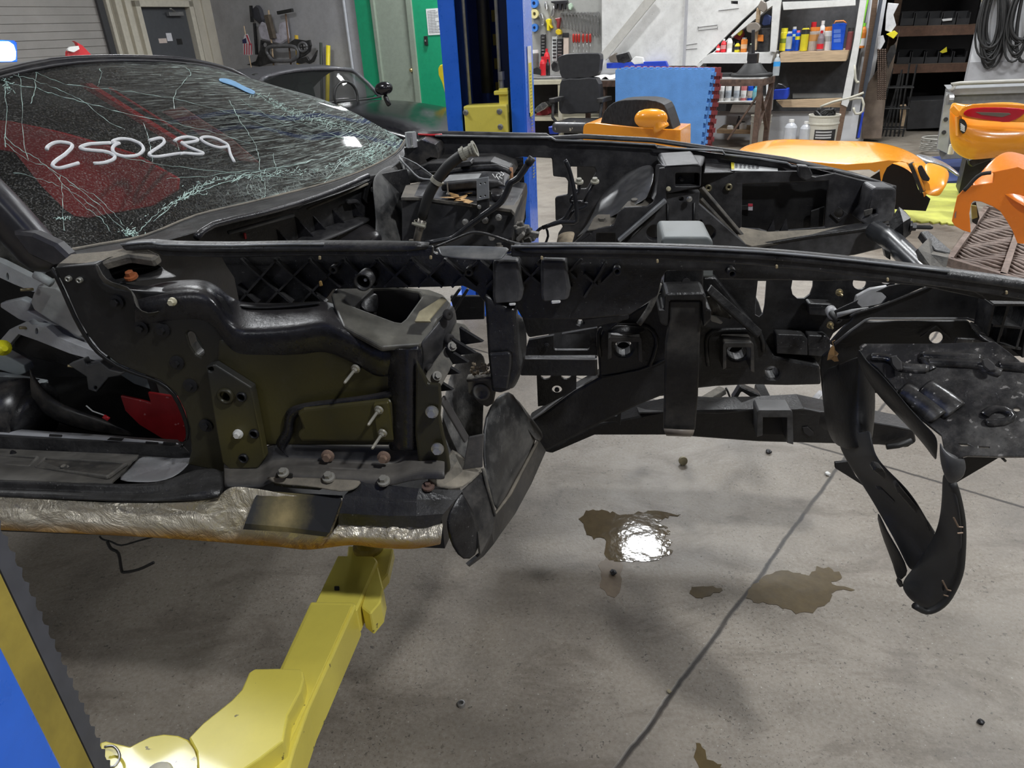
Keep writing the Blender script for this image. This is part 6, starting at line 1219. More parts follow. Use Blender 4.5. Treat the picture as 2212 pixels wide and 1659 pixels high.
# header, roof skin stub, pillars
hdr = [C.v(x, y, v) for x, y, v in ((-360, 318, 1.42), (-160, 203, 1.55), (0, 155, 1.70), (110, 131, 1.85), (210, 124, 1.97), (300, 124, 2.08), (390, 128, 2.20), (450, 138, 2.32), (500, 152, 2.42), (545, 176, 2.52))]
sheet('roof_header', C, [[p+Vector((0.01, 0, -0.012)) for p in hdr], [p+Vector((0.0, 0, 0.0)) for p in hdr], [p+Vector((-0.05, 0, 0.006)) for p in hdr], [p+Vector((-0.10, 0, -0.015)) for p in hdr]], HD, 0.01, 1)
tube('header_trim', C, smoothpts(hdr, 2), 0.007, HD, 8)
far = [top3[-1], C.v(640, 214, 2.56), C.v(720, 238, 2.60), C.v(790, 262, 2.63), C.v(850, 288, 2.655), base3[-1]]
# near pillar, seen from its outer side
NP = [(-260, 205), (-60, 345), (0, 395), (60, 460), (120, 530), (146, 552)]
rows = []
for dx, dy, v in ((6, -6, 1.30), (2, 0, 1.25), (-14, 14, 1.22), (-30, 42, 1.22), (-44, 66, 1.235), (-50, 70, 1.30)): rows.append([C.v(x+dx, y+dy, v-(5-i)*-0.01) for i, (x, y) in enumerate(NP[:-1])]+[C.v(146+dx*0.3, 552+dy*0.35, v if v < 1.27 else 1.25)])
sheet('windshield_pillar', C, rows, HD, 0.006, 1)
plate('pillar_foot', C, [(70, 505), (120, 528), (150, 556), (150, 572), (118, 578), (60, 552), (20, 500)], 1.22, 0.03, HD, bevel=0.006)
# --- what stands inside the cabin
cb = plate('cabin_floor', C, [(-200, 900), (420, 940), (430, 990), (-200, 960)], 0, 0.02, BLKD, A=(0, 1.3, 0.62), N=(0, 0, 1))
solid_between('cabin_tub', C, [(-2.2, 1.28, 0.6), (-0.85, 1.28, 0.6), (-0.80, 2.7, 0.6), (-2.2, 2.7, 0.6)], [(-2.2, 1.28, 0.63), (-0.85, 1.28, 0.63), (-0.80, 2.7, 0.63), (-2.2, 2.7, 0.63)], BLKD, bevel=0)
solid_between('cabin_back_wall', C, [(-2.25, 1.3, 0.6), (-2.25, 2.7, 0.6), (-2.25, 2.7, 1.25), (-2.25, 1.3, 1.25)], [(-2.3, 1.3, 0.6), (-2.3, 2.7, 0.6), (-2.3, 2.7, 1.25), (-2.3, 1.3, 1.25)], BLKD, bevel=0)
solid_between('dash_bulkhead', C, [(-1.02, 1.36, 0.62), (-0.86, 2.62, 0.62), (-0.86, 2.62, 1.1), (-1.02, 1.36, 1.1)], [(-1.04, 1.36, 0.62), (-0.88, 2.62, 0.62), (-0.88, 2.62, 1.1), (-1.04, 1.36, 1.1)], BLKD, bevel=0)
solid_between('far_door_skin', C, [(-2.3, 2.72, 0.55), (-0.9, 2.72, 0.6), (-0.85, 2.72, 1.12), (-2.3, 2.72, 1.12)], [(-2.3, 2.76, 0.55), (-0.9, 2.76, 0.6), (-0.85, 2.76, 1.12), (-2.3, 2.76, 1.12)], BLK, bevel=0.01)
# teal-grey tub floor strip and blower drum near the door opening
o = tube('blower_drum', C, [C.v(-60, 888, 1.34), C.v(20, 890, 1.34), C.v(76, 895, 1.34)], 0.085, mat('speckled_black_drum', (0.02, 0.02, 0.023), 0.3, dust=0.5, spots=(60, 0.72, (0.3, 0.3, 0.3))), 26)
tube('drum_cone', C, [C.v(76, 895, 1.34), C.v(86, 898, 1.34), C.v(108, 910, 1.34)], [0.08, 0.066, 0.034], BLK, 22)
sheet('kick_panel', C, [[C.v(x, y, v) for x, y, v in r] for r in ([(58, 784, 1.32), (90, 840, 1.32), (135, 875, 1.32), (200, 895, 1.32), (240, 912, 1.32)], [(66, 796, 1.30), (95, 870, 1.30), (140, 885, 1.30), (195, 900, 1.30), (236, 915, 1.30)], [(60, 860, 1.32), (92, 900, 1.32), (150, 925, 1.32), (220, 940, 1.32), (330, 950, 1.32)])], mat('worn_kick_panel', (0.02, 0.02, 0.022), 0.4, dust=0.5, scr=0.4), 0.003, 1)
tube('red_tipped_wire', C, [C.v(x, y, 1.29) for x, y in ((186, 876), (200, 888), (225, 897))], 0.0015, WHITEPL, 6); tube('red_tip', C, [C.v(224, 899, 1.29), C.v(235, 906, 1.29)], 0.005, mat('red_seal', (0, 0, 0), 0), 8)
# ============================================================ the two-post lift
GREYRUB = mat('grey_rubber_guard', (0.07, 0.072, 0.085), 0.6, var=0.2)
G = thing('lift_post', 'near blue lift column at the left edge, with long yellow arm under the car', 'car lift', W0, (-0.75, 0.42, 0))
bm = bmesh.new()
for c, s in (((-0.50, 0.35, 1.9), (0.012, 0.30, 3.8)), ((-0.75, 0.206, 1.9), (0.49, 0.012, 3.8)), ((-0.99, 0.35, 1.9), (0.012, 0.30, 3.8)), ((-0.53, 0.494, 1.9), (0.07, 0.012, 3.8)), ((-0.96, 0.494, 1.9), (0.07, 0.012, 3.8)), ((-0.75, 0.35, 0.01), (0.7, 0.42, 0.02))): box_bm(bm, c, s)
link('column', bm, BLUE, G, bevel=0.003)
OLY = mat('grimy_yellow_paint', (0.36, 0.28, 0.05), 0.5, var=0.3, sc=8, dust=0.5, dcol=(0.18, 0.14, 0.04))
box('carriage', G, (-0.72, 0.527, 0.95), (0.42, 0.05, 1.3), OLY, bevel=0.002)
box('carriage_edge', G, (-0.5075, 0.503, 0.95), (0.004, 0.006, 1.3), YEL, bevel=0)
bm = bmesh.new(); box_bm(bm, (-0.71, 0.563, 0.95), (0.40, 0.02, 1.3))
for k in range(64): 
    z = 0.32+k*0.02; a = [bm.verts.new(p) for p in ((-0.512, 0.573, z), (-0.512, 0.580, z+0.01), (-0.512, 0.573, z+0.02), (-0.53, 0.573, z), (-0.53, 0.580, z+0.01), (-0.53, 0.573, z+0.02))]
    bm.faces.new(a[:3]); bm.faces.new(a[3:]); bm.faces.new([a[0], a[1], a[4], a[3]]); bm.faces.new([a[1], a[2], a[5], a[4]])
link('toothed_guard', bm, GREYRUB, G)
bm = bmesh.new(); box_bm(bm, (-0.62, 0.66, 0.40), (0.3, 0.22, 0.09)); box_bm(bm, (-0.62, 0.66, 0.27), (0.3, 0.22, 0.03)); link('carriage_yoke', bm, YEL, G, bevel=0.006)
# swing arm
arm = plate('swing_arm', G, [(671, 1299), (765, 1300), (769, 1307), (667, 1531), (636, 1620), (600, 1750), (480, 1750), (560, 1560), (604, 1443)], 0.455, 0.085, YEL, axis='z', bevel=0.004, seg=2)
arm['label'] = 'yellow telescopic lift arm'
plate('top_plate', G, [(674, 1306), (760, 1307), (700, 1440), (622, 1612), (560, 1612), (610, 1443)], 0.459, 0.004, YEL, axis='z', bevel=0.001, parent=arm)
plate('inner_tube', G, [(728, 1201), (809, 1202), (816, 1212), (770, 1318), (672, 1318)], 0.448, 0.065, YEL, axis='z', bevel=0.004, parent=arm)
plate('tip_plate', G, [(752, 1178), (850, 1184), (838, 1238), (824, 1256), (745, 1240)], 0.43, 0.03, YEL, axis='z', bevel=0.003, parent=arm)
plate('side_gusset', G, [(816, 1222), (828, 1270), (822, 1300), (800, 1326), (780, 1310), (800, 1240)], 0.44, 0.06, YEL, axis='z', bevel=0.003, parent=arm)
bm = bmesh.new(); lathe_bm(bm, [(0.036, 0.43), (0.036, 0.44), (0.028, 0.445), (0.028, 0.52), (0.045, 0.525), (0.045, 0.552)], Matrix.Translation((G.z(793, 1187, 0.44).x, G.z(793, 1187, 0.44).y+0.015, 0)), 22)
link('lift_pad', bm, mat('grimy_yellow_paint', (0, 0, 0), 0), G, arm, smooth=False, bevel=0.002)
bolt(0, 0, 0, 0.009, STEEL, d=(0.95, -0.3, 0), F=G, P=G.z(812, 1301, 0.41), parent=arm)
plate('arm_slot', G, rrect(722, 1266, 733, 1275, 2), 0.4492, 0.002, DARK, axis='z', bevel=0, parent=arm)
plate('shoulder_plate', G, [(407, 1594), (440, 1560), (500, 1512), (521, 1490), (530, 1470), (537, 1453), (551, 1444), (600, 1443), (647, 1444), (655, 1452), (656, 1466), (650, 1490), (622, 1543), (612, 1600), (560, 1640), (500, 1680), (460, 1760), (430, 1720), (424, 1625)], 0.495, 0.11, YEL, axis='z', bevel=0.004, seg=2, parent=arm)
plate('pivot_plate', G, [(215, 1604), (228, 1600), (281, 1612), (300, 1602), (325, 1590), (354, 1585), (385, 1588), (407, 1597), (422, 1614), (431, 1640), (428, 1680), (400, 1740), (250, 1740), (215, 1680)], 0.487, 0.02, YEL, axis='z', bevel=0.003, seg=2, parent=arm)
bm = bmesh.new(); p = G.z(340, 1672, 0.50); lathe_bm(bm, [(0.022, 0.40), (0.022, 0.498), (0.018, 0.504), (0, 0.505)], Matrix.Translation((p.x, p.y, 0)), 20); link('pivot_pin', bm, mat('cream_pin_cap', (0.75, 0.72, 0.6), 0.4), G, arm, smooth=True)
tube('lock_ring', G, [G.z(x, y, 0.50) for x, y in ((226, 1614), (244, 1612), (256, 1624), (258, 1640), (246, 1656), (232, 1655))], 0.0022, STEEL, 8, smooth=3)
# far column
LF = Frame(-12.0); yf = 3.9
xl, x1, x2, xr = [LF.v(x, 140, yf).x for x in (958, 991, 1100, 1131)]
H = thing('lift_post', 'far blue lift column behind the wreck, with yellow carriage, cables and yellow strip label', 'car lift', LF, ((xl+xr)/2, yf+0.15, 0))
bm = bmesh.new(); t = 0.012; D = 0.27
for a, b in ((xl, x1), (x2, xr)): box_bm(bm, ((a+b)/2, yf, 2.0), (b-a, t, 4.0))
for x in (xl, xr): box_bm(bm, (x, yf+D/2, 2.0), (t, D, 4.0))
box_bm(bm, ((xl+xr)/2, yf+D/2, 0.01), (xr-xl+0.2, D+0.2, 0.02))
link('column', bm, BLUE, H, bevel=0.004)
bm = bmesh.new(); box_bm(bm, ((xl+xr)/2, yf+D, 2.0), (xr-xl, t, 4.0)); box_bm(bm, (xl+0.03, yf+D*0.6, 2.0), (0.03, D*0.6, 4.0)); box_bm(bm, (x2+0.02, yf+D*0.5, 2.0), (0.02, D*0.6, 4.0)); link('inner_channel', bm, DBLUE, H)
a = LF.v(1048, 100, yf+0.16); bm = bmesh.new(); lathe_bm(bm, [(0.034, 1.2), (0.034, 3.6)], Matrix.Translation((a.x, yf+0.16, 0)), 20); link('hydraulic_cylinder', bm, mat('black_cylinder', (0.02, 0.02, 0.022), 0.4, var=0.3, spots=(40, 0.74, (0.4, 0.4, 0.4))), H, smooth=True)
for k, y in enumerate((22, 74, 126, 178)):
    p = LF.v(1066+k*3, y+12, yf+0.22); box('lock_slot', H, (p.x, yf+0.255, p.z), (0.035, 0.01, 0.055), mat('slot_yellow', (0.45, 0.34, 0.05), 0.5), bevel=0)
for x0, y1, nm in ((1001, 228, 0), (1071, 190, 1)):
    a = LF.v(x0+3, 60, yf+0.04); b = LF.v(x0+3+8, y1, yf+0.04); tube('steel_cable', H, [(a.x, yf+0.04, b.z), (a.x, yf+0.04, 3.9)], 0.009, mat('braided_cable', (0.45, 0.45, 0.42), 0.5, 0.5), 8)
p0 = LF.v(1001, 229, yf-0.03); p1 = LF.v(1094, 228, yf-0.03); zb = LF.v(1040, 285, yf-0.03).z
ca = box('carriage', H, ((p0.x+p1.x)/2, yf+0.03, (p0.z+zb)/2-0.25), (p1.x-p0.x, 0.13, p0.z-zb+0.5), YEL, bevel=0.008)
for x, y in ((1006, 243), (1079, 241), (1081, 274)): bolt(x, y, yf-0.036, 0.010, STEEL, F=H, parent=ca)
p = LF.v(1082, 205, yf); bm = bmesh.new(); box_bm(bm, (p.x+0.01, yf+0.04, p.z-0.03), (0.05, 0.05, 0.12)); box_bm(bm, (p.x, yf+0.03, p.z+0.01), (0.075, 0.06, 0.02)); link('cable_anchor', bm, YEL, H, ca, bevel=0.004)
bm = bmesh.new(); lathe_bm(bm, [(0.012, -0.1), (0.012, 0.09), (0.018, 0.09), (0.018, 0.05)], Matrix.Translation((p.x, yf+0.035, p.z+0.02)), 12); link('threaded_end', bm, STEEL, H, ca)
# yellow warning strip on the side of the column
zt = LF.u(1141, 100, xr+0.01).z; zl = LF.u(1150, 240, xr+0.01).z
lab = box('warning_strip', H, (xr+0.009, yf+D*0.5, (zt+zl)/2), (0.003, D*0.42, zt-zl), mat('strip_white', (0.7, 0.7, 0.7), 0.5), bevel=0)
box('yellow_field', H, (xr+0.011, yf+D*0.5, (zt+zl)/2-0.05), (0.002, D*0.34, (zt-zl)*0.82), mat('label_yellow', (0.75, 0.65, 0.05), 0.5), bevel=0, parent=lab)
bm = bmesh.new()
for k in range(34): box_bm(bm, (xr+0.0125, yf+D*0.5, zt-0.12-k*0.0165), (0.0015, D*random.uniform(0.12, 0.26), 0.005))
link('label_print', bm, flat('label_print', (0.3, 0.27, 0.05), 0.6), H, lab)
# ============================================================ inside the cabin
def thing1(name, o, label, cat, group=None): return tag(o, label, cat, group)
tag(plate('red_cabin_panel', FC, [(-150, 250), (20, 262), (125, 284), (200, 305), (290, 332), (386, 386), (384, 412), (330, 446), (190, 472), (160, 468), (140, 455), (90, 405), (30, 330), (-150, 300)], 1.78, 0.01, RED, bevel=0.003),
    'large red panel added inside the cabin, seen through the cracked windshield', 'car body panel')  # red panel added behind the glass for the red patch in it
tag(beam('red_cabin_strip', FC, FC.v(178, 178, 2.0), FC.v(400, 318, 1.9), 0.02, 0.02, RED), 'long red strip added behind the upper windshield', 'trim strip')  # red strips added for the red streaks across the glass
tag(beam('red_cabin_strip', FC, FC.v(236, 190, 2.06), FC.v(405, 296, 1.95), 0.008, 0.008, RED), 'thin red strip added just above the wider one, behind the windshield', 'trim strip')
tag(plate('red_cabin_sheet', FC, [(348, 242), (392, 230), (440, 262), (500, 300), (560, 352), (520, 348), (430, 292), (408, 276)], 2.02, 0.006, mat('dull_red_sheet', (0.30, 0.06, 0.055), 0.5)), 'dull red sheet added behind the middle of the windshield', 'sheet')  # added for the pinkish patch in the glass
tag(plate('red_door_skin', FC, [(259, 855), (300, 864), (325, 871), (318, 848), (383, 858), (396, 885), (403, 915), (404, 945), (395, 956), (350, 948), (300, 918), (270, 888)], 1.34, 0.008, mat('red_speckled_panel', (0.30, 0.012, 0.016), 0.4, spots=(55, 0.66, (0.5, 0.2, 0.2))), bevel=0.002),
    'speckled red panel end showing in the lower corner of the door opening', 'car body panel')
# black interior of the cabin
solid_between('rear_bulkhead', C, [(-2.25, 1.3, 1.25), (-2.25, 2.68, 1.25), (-2.25, 2.6, 1.44), (-2.25, 1.5, 1.44)], [(-2.3, 1.3, 1.25), (-2.3, 2.68, 1.25), (-2.3, 2.6, 1.44), (-2.3, 1.5, 1.44)], DARK, bevel=0)
sheet('unseen_roof_panel', C, [[p+Vector((-0.09, 0, -0.016)) for p in hdr], [Vector((-2.4, 1.45+i*0.125, 1.43)) for i in range(10)]], DARK, 0.01, 0)  # roof sheet added out of sight to darken the cabin
sheet('far_quarter', C, [[Vector(q) for q in ((-2.3, 2.70, 1.10), (-1.6, 2.72, 1.10), (-0.95, 2.72, 1.10), (-0.80, 2.70, 1.12))], [Vector(q) for q in ((-2.3, 2.60, 1.44), (-1.6, 2.6, 1.44), (-1.18, 2.56, 1.38), (-0.80, 2.70, 1.14))]], DARK, 0.01, 0)
sheet('dashboard_top', C, [[Vector((-1.0, 1.40, 1.07)), Vector((-0.92, 2.0, 1.09)), Vector((-0.88, 2.6, 1.08))], [Vector((-1.35, 1.45, 1.03)), Vector((-1.28, 2.0, 1.06)), Vector((-1.25, 2.6, 1.04))], [Vector((-1.4, 1.45, 0.8)), Vector((-1.33, 2.0, 0.8)), Vector((-1.3, 2.6, 0.8))]], DARK, 0.02, 1)
DFG = thing('dash_frame', 'bare grey cast metal dashboard frame hanging in the door opening at the left', 'car part', FC, (-1.3, 1.5, 0.9))
def gp(nm, pts, v, m=GREY, th=0.02, **k): return plate(nm, DFG, pts, v, th, m, bevel=0.003, seg=2, **k)
gp('cast_beam', [(-60, 545), (0, 566), (12, 572), (60, 596), (85, 606), (130, 616), (150, 628), (135, 640), (70, 630), (30, 614), (0, 600), (-60, 590)], 1.44, holes=[circ(16, 598, 3, 9)])
gp('cast_box', [(72, 634), (82, 616), (120, 622), (160, 648), (170, 690), (186, 722), (170, 728), (110, 694), (74, 670), (66, 652)], 1.40, mat('pale_cast_box', (0.42, 0.42, 0.42), 0.5, 0.2, dust=0.5), th=0.06)
gp('cast_rib', [(0, 655), (45, 645), (68, 655), (60, 672), (100, 692), (190, 734), (232, 762), (225, 772), (170, 748), (100, 712), (40, 690), (0, 664)], 1.42)
gp('cast_arm', [(0, 735), (20, 712), (60, 694), (70, 702), (100, 706), (125, 728), (160, 742), (208, 760), (228, 772), (215, 782), (150, 764), (80, 736), (40, 722), (20, 745), (0, 770)], 1.38, holes=[circ(79, 716, 3, 7)])
gp('lower_bracket', [(146, 788), (180, 776), (186, 788), (216, 782), (236, 798), (262, 804), (274, 802), (258, 812), (234, 816), (222, 830), (208, 848), (190, 842), (186, 814)], 1.34, mat('dark_cast', (0.14, 0.145, 0.15), 0.4, 0.4, dust=0.4), holes=[circ(206, 838, 3, 4)])
gp('duct_lip', [(236, 770), (290, 802), (365, 822), (388, 858), (345, 848), (290, 830), (256, 808), (240, 790)], 1.42, flat('pale_teal_duct', (0.42, 0.47, 0.47), 0.45))
gp('vent_duct', [(200, 722), (262, 756), (345, 800), (372, 826), (300, 806), (236, 772)], 1.46, BLK)
gp('tray', [(-60, 745), (0, 762), (52, 790), (56, 806), (40, 812), (0, 800), (-60, 790)], 1.40, flat('pale_teal_duct', (0, 0, 0)), th=0.03)
gp('comb_strip', [(-60, 806), (0, 812), (60, 822), (92, 828), (94, 842), (84, 852), (0, 846), (-60, 840)], 1.37, flat('pale_grey_bracket', (0.4, 0.43, 0.43), 0.5), holes=[rrect(56, 828, 84, 836, 2)])
bm = bmesh.new()
for k in range(24): plate('', DFG, [(0+k*3.4, 836+k*0.4), (1.6+k*3.4, 836+k*0.4), (1.6+k*3.4, 846+k*0.4), (0+k*3.4, 846+k*0.4)], 1.365, 0.004, None, bm=bm)
link('comb_teeth', bm, DARK, DFG)
gp('black_housing', [(30, 716), (120, 740), (200, 790), (180, 800), (60, 770), (30, 750)], 1.41, BLKD)
gp('cowl_brace', [(-60, 500), (0, 520), (40, 560), (88, 560), (96, 552), (80, 590), (20, 575), (-60, 560)], 1.5, WORN)
for a, b, m_ in (((44, 626), (72, 625), 'brass_stud'), ((42, 708), (68, 708), 'brass_stud'), ((146, 790), (176, 794), 'brass_stud')): tube('stud', DFG, [DFG.v(*a, 1.37), DFG.v(*b, 1.39)], 0.0035, MATS[m_], 8)
tube('clamp_bolt', DFG, [DFG.v(101, 572, 1.38), DFG.v(88, 596, 1.38)], 0.006, GREY, 8); tube('clamp_sleeve', DFG, [DFG.v(76, 592, 1.37), DFG.v(95, 602, 1.37), DFG.v(112, 612, 1.37)], 0.010, GREY, 10)
bm = bmesh.new(); lathe_bm(bm, [(0.004, 0), (0.016, 0.01), (0.018, 0.03), (0.006, 0.045)], aim(C.v(-3, 748, 1.34), (0.8, -0.5, 0.1)), 16); link('yellow_cap', bm, flat('bright_yellow_plastic', (0.8, 0.75, 0.02), 0.4), DFG)
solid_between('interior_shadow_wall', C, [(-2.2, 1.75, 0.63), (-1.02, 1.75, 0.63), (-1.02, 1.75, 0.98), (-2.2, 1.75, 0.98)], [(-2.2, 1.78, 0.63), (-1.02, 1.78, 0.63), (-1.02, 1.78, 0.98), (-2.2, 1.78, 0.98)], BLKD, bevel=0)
o = plate('pillar_backing', C, [(395, 712), (448, 712), (448, 780), (400, 775)], 1.28, 0.01, flat('pale_teal_duct', (0, 0, 0)))
# ============================================================ behind: black convertible
CB = Frame(-26.2)
D0 = 7.6
K = thing('black_convertible', 'glossy black convertible with dark grey soft top, parked behind the wreck', 'car', CB, (CB.v(740, 200, D0+0.9).x, D0+0.9, 0))
def cbrow(pts, v): return [CB.v(x, y, v) for x, y in pts]
# body: side lines traced at three depths, from the near flank over the deck to the far side
near = [(380, 268), (480, 272), (560, 262), (640, 246), (700, 243), (760, 252), (830, 268), (890, 285), (950, 306), (1010, 330)]
mid_ = [(400, 246), (490, 240), (560, 230), (640, 232), (720, 220), (790, 216), (850, 222), (905, 236), (960, 254), (1010, 275)]
far_ = [(430, 226), (500, 222), (570, 222), (650, 224), (740, 220), (830, 213), (880, 212), (930, 216), (980, 222), (1030, 232)]
rows = [[p+Vector((0, 0.03, -0.75)) for p in cbrow(near, D0)], [p+Vector((0, -0.05, -0.35)) for p in cbrow(near, D0)], [p+Vector((0, -0.04, -0.12)) for p in cbrow(near, D0)], cbrow(near, D0), cbrow(mid_, D0+0.7), cbrow(far_, D0+1.6), [p+Vector((0, 0.15, -0.3)) for p in cbrow(far_, D0+1.7)], [p+Vector((0, 0.1, -0.7)) for p in cbrow(far_, D0+1.7)]]
sheet('body', K, rows, CARBLK, 0.02, 2)
SOFT = mat('dark_grey_canvas', (0.045, 0.045, 0.05), 0.85, var=0.15)
wtop = [(562, 178), (580, 165), (640, 152), (700, 148), (745, 150), (770, 158)]
wbot = [(585, 200), (640, 222), (690, 220), (740, 217), (790, 214), (822, 210)]
tp = [Vector(q) for q in [CB.v(x, y, D0+0.25+1.2*i/5) for i, (x, y) in enumerate(wtop)]]
bt = [Vector(q) for q in [CB.v(x, y, D0+0.05+1.5*i/5) for i, (x, y) in enumerate([(568, 200), (650, 226), (705, 222), (750, 218), (795, 214), (822, 209)])]]
roof_b = [(500, 160), (510, 152), (560, 144), (640, 139), (700, 140), (760, 148)]
rb = [Vector(q) for q in [CB.v(x, y, D0+0.2+1.3*i/5)+Vector((-0.15, 0.1, 0)) for i, (x, y) in enumerate(roof_b)]]
sheet('soft_top', K, [tp, [a*0.5+b*0.5+Vector((0, 0, 0.02)) for a, b in zip(tp, rb)], rb, [p+Vector((-0.5, 0.1, -0.05)) for p in rb], [p+Vector((-0.9, 0.1, -0.42)) for p in rb]], SOFT, 0.02, 2)
sheet('side_canvas', K, [[tp[0], tp[0]*0.5+bt[0]*0.5, bt[0]], [rb[0], rb[0]+Vector((-0.02, 0, -0.15)), bt[0]+Vector((-0.15, 0, 0))], [rb[0]+Vector((-0.5, 0.05, -0.05)), rb[0]+Vector((-0.5, 0.0, -0.2)), bt[0]+Vector((-0.6, 0, 0.02))]], SOFT, 0.02, 1)
gm, nt, P = newmat('tinted_car_glass'); P.inputs['Base Color'].default_value = (0.02, 0.022, 0.022, 1); P.inputs['Roughness'].default_value = 0.03; P.inputs['Alpha'].default_value = 0.45
sheet('windshield', K, [tp, [a*0.5+b*0.5+Vector((0.02, -0.01, 0.03)) for a, b in zip(tp, bt)], bt], gm, 0.005, 1)
tube('windshield_frame', K, [bt[0]]+tp+[bt[-1]], 0.03, flat('silver_black_frame', (0.10, 0.10, 0.11), 0.3), 8, smooth=2); tube('windshield_seal', K, bt, 0.014, RUBBER, 8, smooth=2)
p = CB.v(760, 205, D0+0.85)+Vector((-0.1, 0, 0)); bm = bmesh.new(); tube_bm(bm, [p+Vector((0.05*math.cos(a), 0.19*math.cos(a), 0.19*math.sin(a)-0.02)) for a in [2*math.pi*i/20 for i in range(21)]], 0.018, 8, False); link('steering_wheel', bm, RUBBER, K, smooth=True)
bm = bmesh.new()
for x, y in ((600, 188), (690, 186)):
    q = CB.v(x, y, D0+0.5+(x-600)*0.006)+Vector((-0.3, 0, 0)); box_bm(bm, q+Vector((0, 0, -0.2)), (0.14, 0.42, 0.5), None, 0.85); box_bm(bm, q+Vector((0, 0, 0.1)), (0.1, 0.24, 0.16))
link('seat', bm, flat('black_leather', (0.02, 0.02, 0.02), 0.45), K, bevel=0.04, seg=3)
p = CB.v(829, 191, D0+0.12); bm = bmesh.new(); lathe_bm(bm, [(0.02, -0.11), (0.085, -0.09), (0.11, 0), (0.09, 0.08), (0.03, 0.115)], Matrix.Translation(p) @ Matrix.Rotation(1.45, 4, 'Y') @ Matrix.Diagonal((0.75, 0.9, 1, 1)), 18); tube_bm(bm, [p+Vector((0, 0, -0.06)), p+Vector((0.03, 0, -0.16)), p+Vector((0.05, 0.02, -0.2))], [0.04, 0.03, 0.04], 8); link('side_mirror', bm, CARBLK, K, smooth=True, sub=1)
for dx, dy in ((-1.2, 0.3), (1.15, 0.3), (-1.2, 1.6), (1.15, 1.6)): bm = bmesh.new(); lathe_bm(bm, [(0.0, 0), (0.16, 0.0), (0.23, 0.02), (0.25, 0.08), (0.25, 0.2), (0.23, 0.24), (0, 0.24)], Matrix.Translation((K.base[0]+dx, D0+dy-0.12, 0.25)) @ Matrix.Rotation(-math.pi/2, 4, 'X'), 22); link('wheel', bm, RUBBER, K)
# ------------------------------------------------------------ along the grey wall: dashboard shell, brooms, flag
F = Frame(-26.2)
DSH = thing('dashboard_shell', 'black moulded dashboard shell with oval and round openings, on the grey wall above the convertible', 'car part', F, (F.v(610, 140, 10.30).x, 10.30, 0))
def dp(nm, pts, d, m=BLK, **k): return plate(nm, DSH, pts, d, k.pop('th', 0.04), m, bevel=0.006, seg=2, **k)
dp('shell', [(532, 140), (552, 132), (561, 108), (562, 86), (580, 90), (588, 96), (600, 97), (622, 94), (636, 84), (660, 88), (668, 86), (671, 98), (668, 112), (656, 122), (640, 128), (628, 136), (596, 136), (578, 138), (560, 144)], 10.30,
   holes=[smoothpts([(582, 118), (579, 110), (584, 103), (600, 101), (630, 101), (641, 108), (640, 122), (628, 128), (600, 129), (590, 127)], 2, True), circ(654, 102, 8), circ(571, 97, 5)])
tube('gauge_rim', DSH, [F.v(x, y, 10.29) for x, y in smoothpts([(580, 119), (576, 110), (581, 102), (600, 100), (630, 100), (643, 107), (643, 122), (630, 131), (600, 132), (588, 129)], 3, True)]+[F.v(580, 119, 10.29)], 0.03, mat('grey_rim', (0.12, 0.12, 0.125), 0.4), 8)
tube('vent_rim', DSH, [F.v(x, y, 10.29) for x, y in circ(654, 102, 9, 9.5, 20)]+[F.v(663, 102, 10.29)], 0.022, mat('grey_rim', (0, 0, 0), 0), 8)
p = F.v(654, 102, 10.31); bm = bmesh.new(); box_bm(bm, p, (0.1, 0.02, 0.02)); box_bm(bm, p, (0.02, 0.02, 0.1)); link('vent_vane', bm, BLK, DSH)
dp('side_wing', [(660, 135), (672, 128), (680, 115), (684, 108), (682, 120), (676, 134), (668, 138)], 10.28); dp('lower_clutter', [(640, 128), (662, 122), (668, 132), (650, 138), (640, 136)], 10.29)
def pole(name, F_, a, b, d, r, m, label, cat, head=None):
    G_ = thing(name, label, cat, F_, (F_.v(b[0], b[1], d).x, d, 0))
    pa, pb = F_.v(a[0], a[1], d), F_.v(b[0], b[1], d); t = (pb-pa); k = pa.z/max(1e-3, pa.z-pb.z); pf = Vector((pa.x+t.x*k, d-0.12, 0.0)); tube('handle', G_, [pa, pf], r, m, 8); return G_
G_ = pole('floor_squeegee', F, (617, 30), (627, 100), 10.42, 0.014, DWOOD, 'floor squeegee leaning upside down against the grey wall, black blade uppermost', 'squeegee'); p = F.v(616, 25, 10.42); box('blade', G_, (p.x, 10.42, p.z), (0.32, 0.05, 0.05), RUBBER, Matrix.Rotation(-0.08, 3, 'Y'))
G_ = pole('broom', F, (580, 22), (588, 84), 10.42, 0.014, WOOD, 'broom with pale wooden handle and dark bristles beside the squeegee', 'broom'); p = F.v(584, 58, 10.4); box('bristles', G_, (p.x, 10.4, p.z), (0.09, 0.08, 0.36), mat('straw_dark', (0.10, 0.08, 0.06), 0.8), Matrix.Rotation(-0.1, 3, 'Y'))
pole('shovel_handle', F, (693, 92), (697, 150), 10.42, 0.025, flat('dark_green_handle', (0.05, 0.06, 0.05), 0.5), 'dark pole with a green lower sleeve leaning on the grey wall', 'pole'); 
pole('yellow_pole', F, (709, 98), (711, 160), 10.40, 0.035, flat('pole_yellow', (0.8, 0.65, 0.03), 0.4), 'yellow pole leaning on the grey wall right of the dark one', 'pole')
pole('orange_pole', F, (640, 76), (645, 118), 10.36, 0.03, flat('pole_amber', (0.6, 0.4, 0.05), 0.4), 'short amber pole standing behind the black dashboard shell', 'pole')
tag(prism('folded_mat', F, [(543, 20), (553, 10), (561, 18), (568, 45), (560, 52), (546, 40)], 10.47, 10.55, mat('dark_rag', (0.05, 0.05, 0.06), 0.8), bevel=0.02), 'dark folded cloth hanging high on the grey wall by the corner', 'cloth')
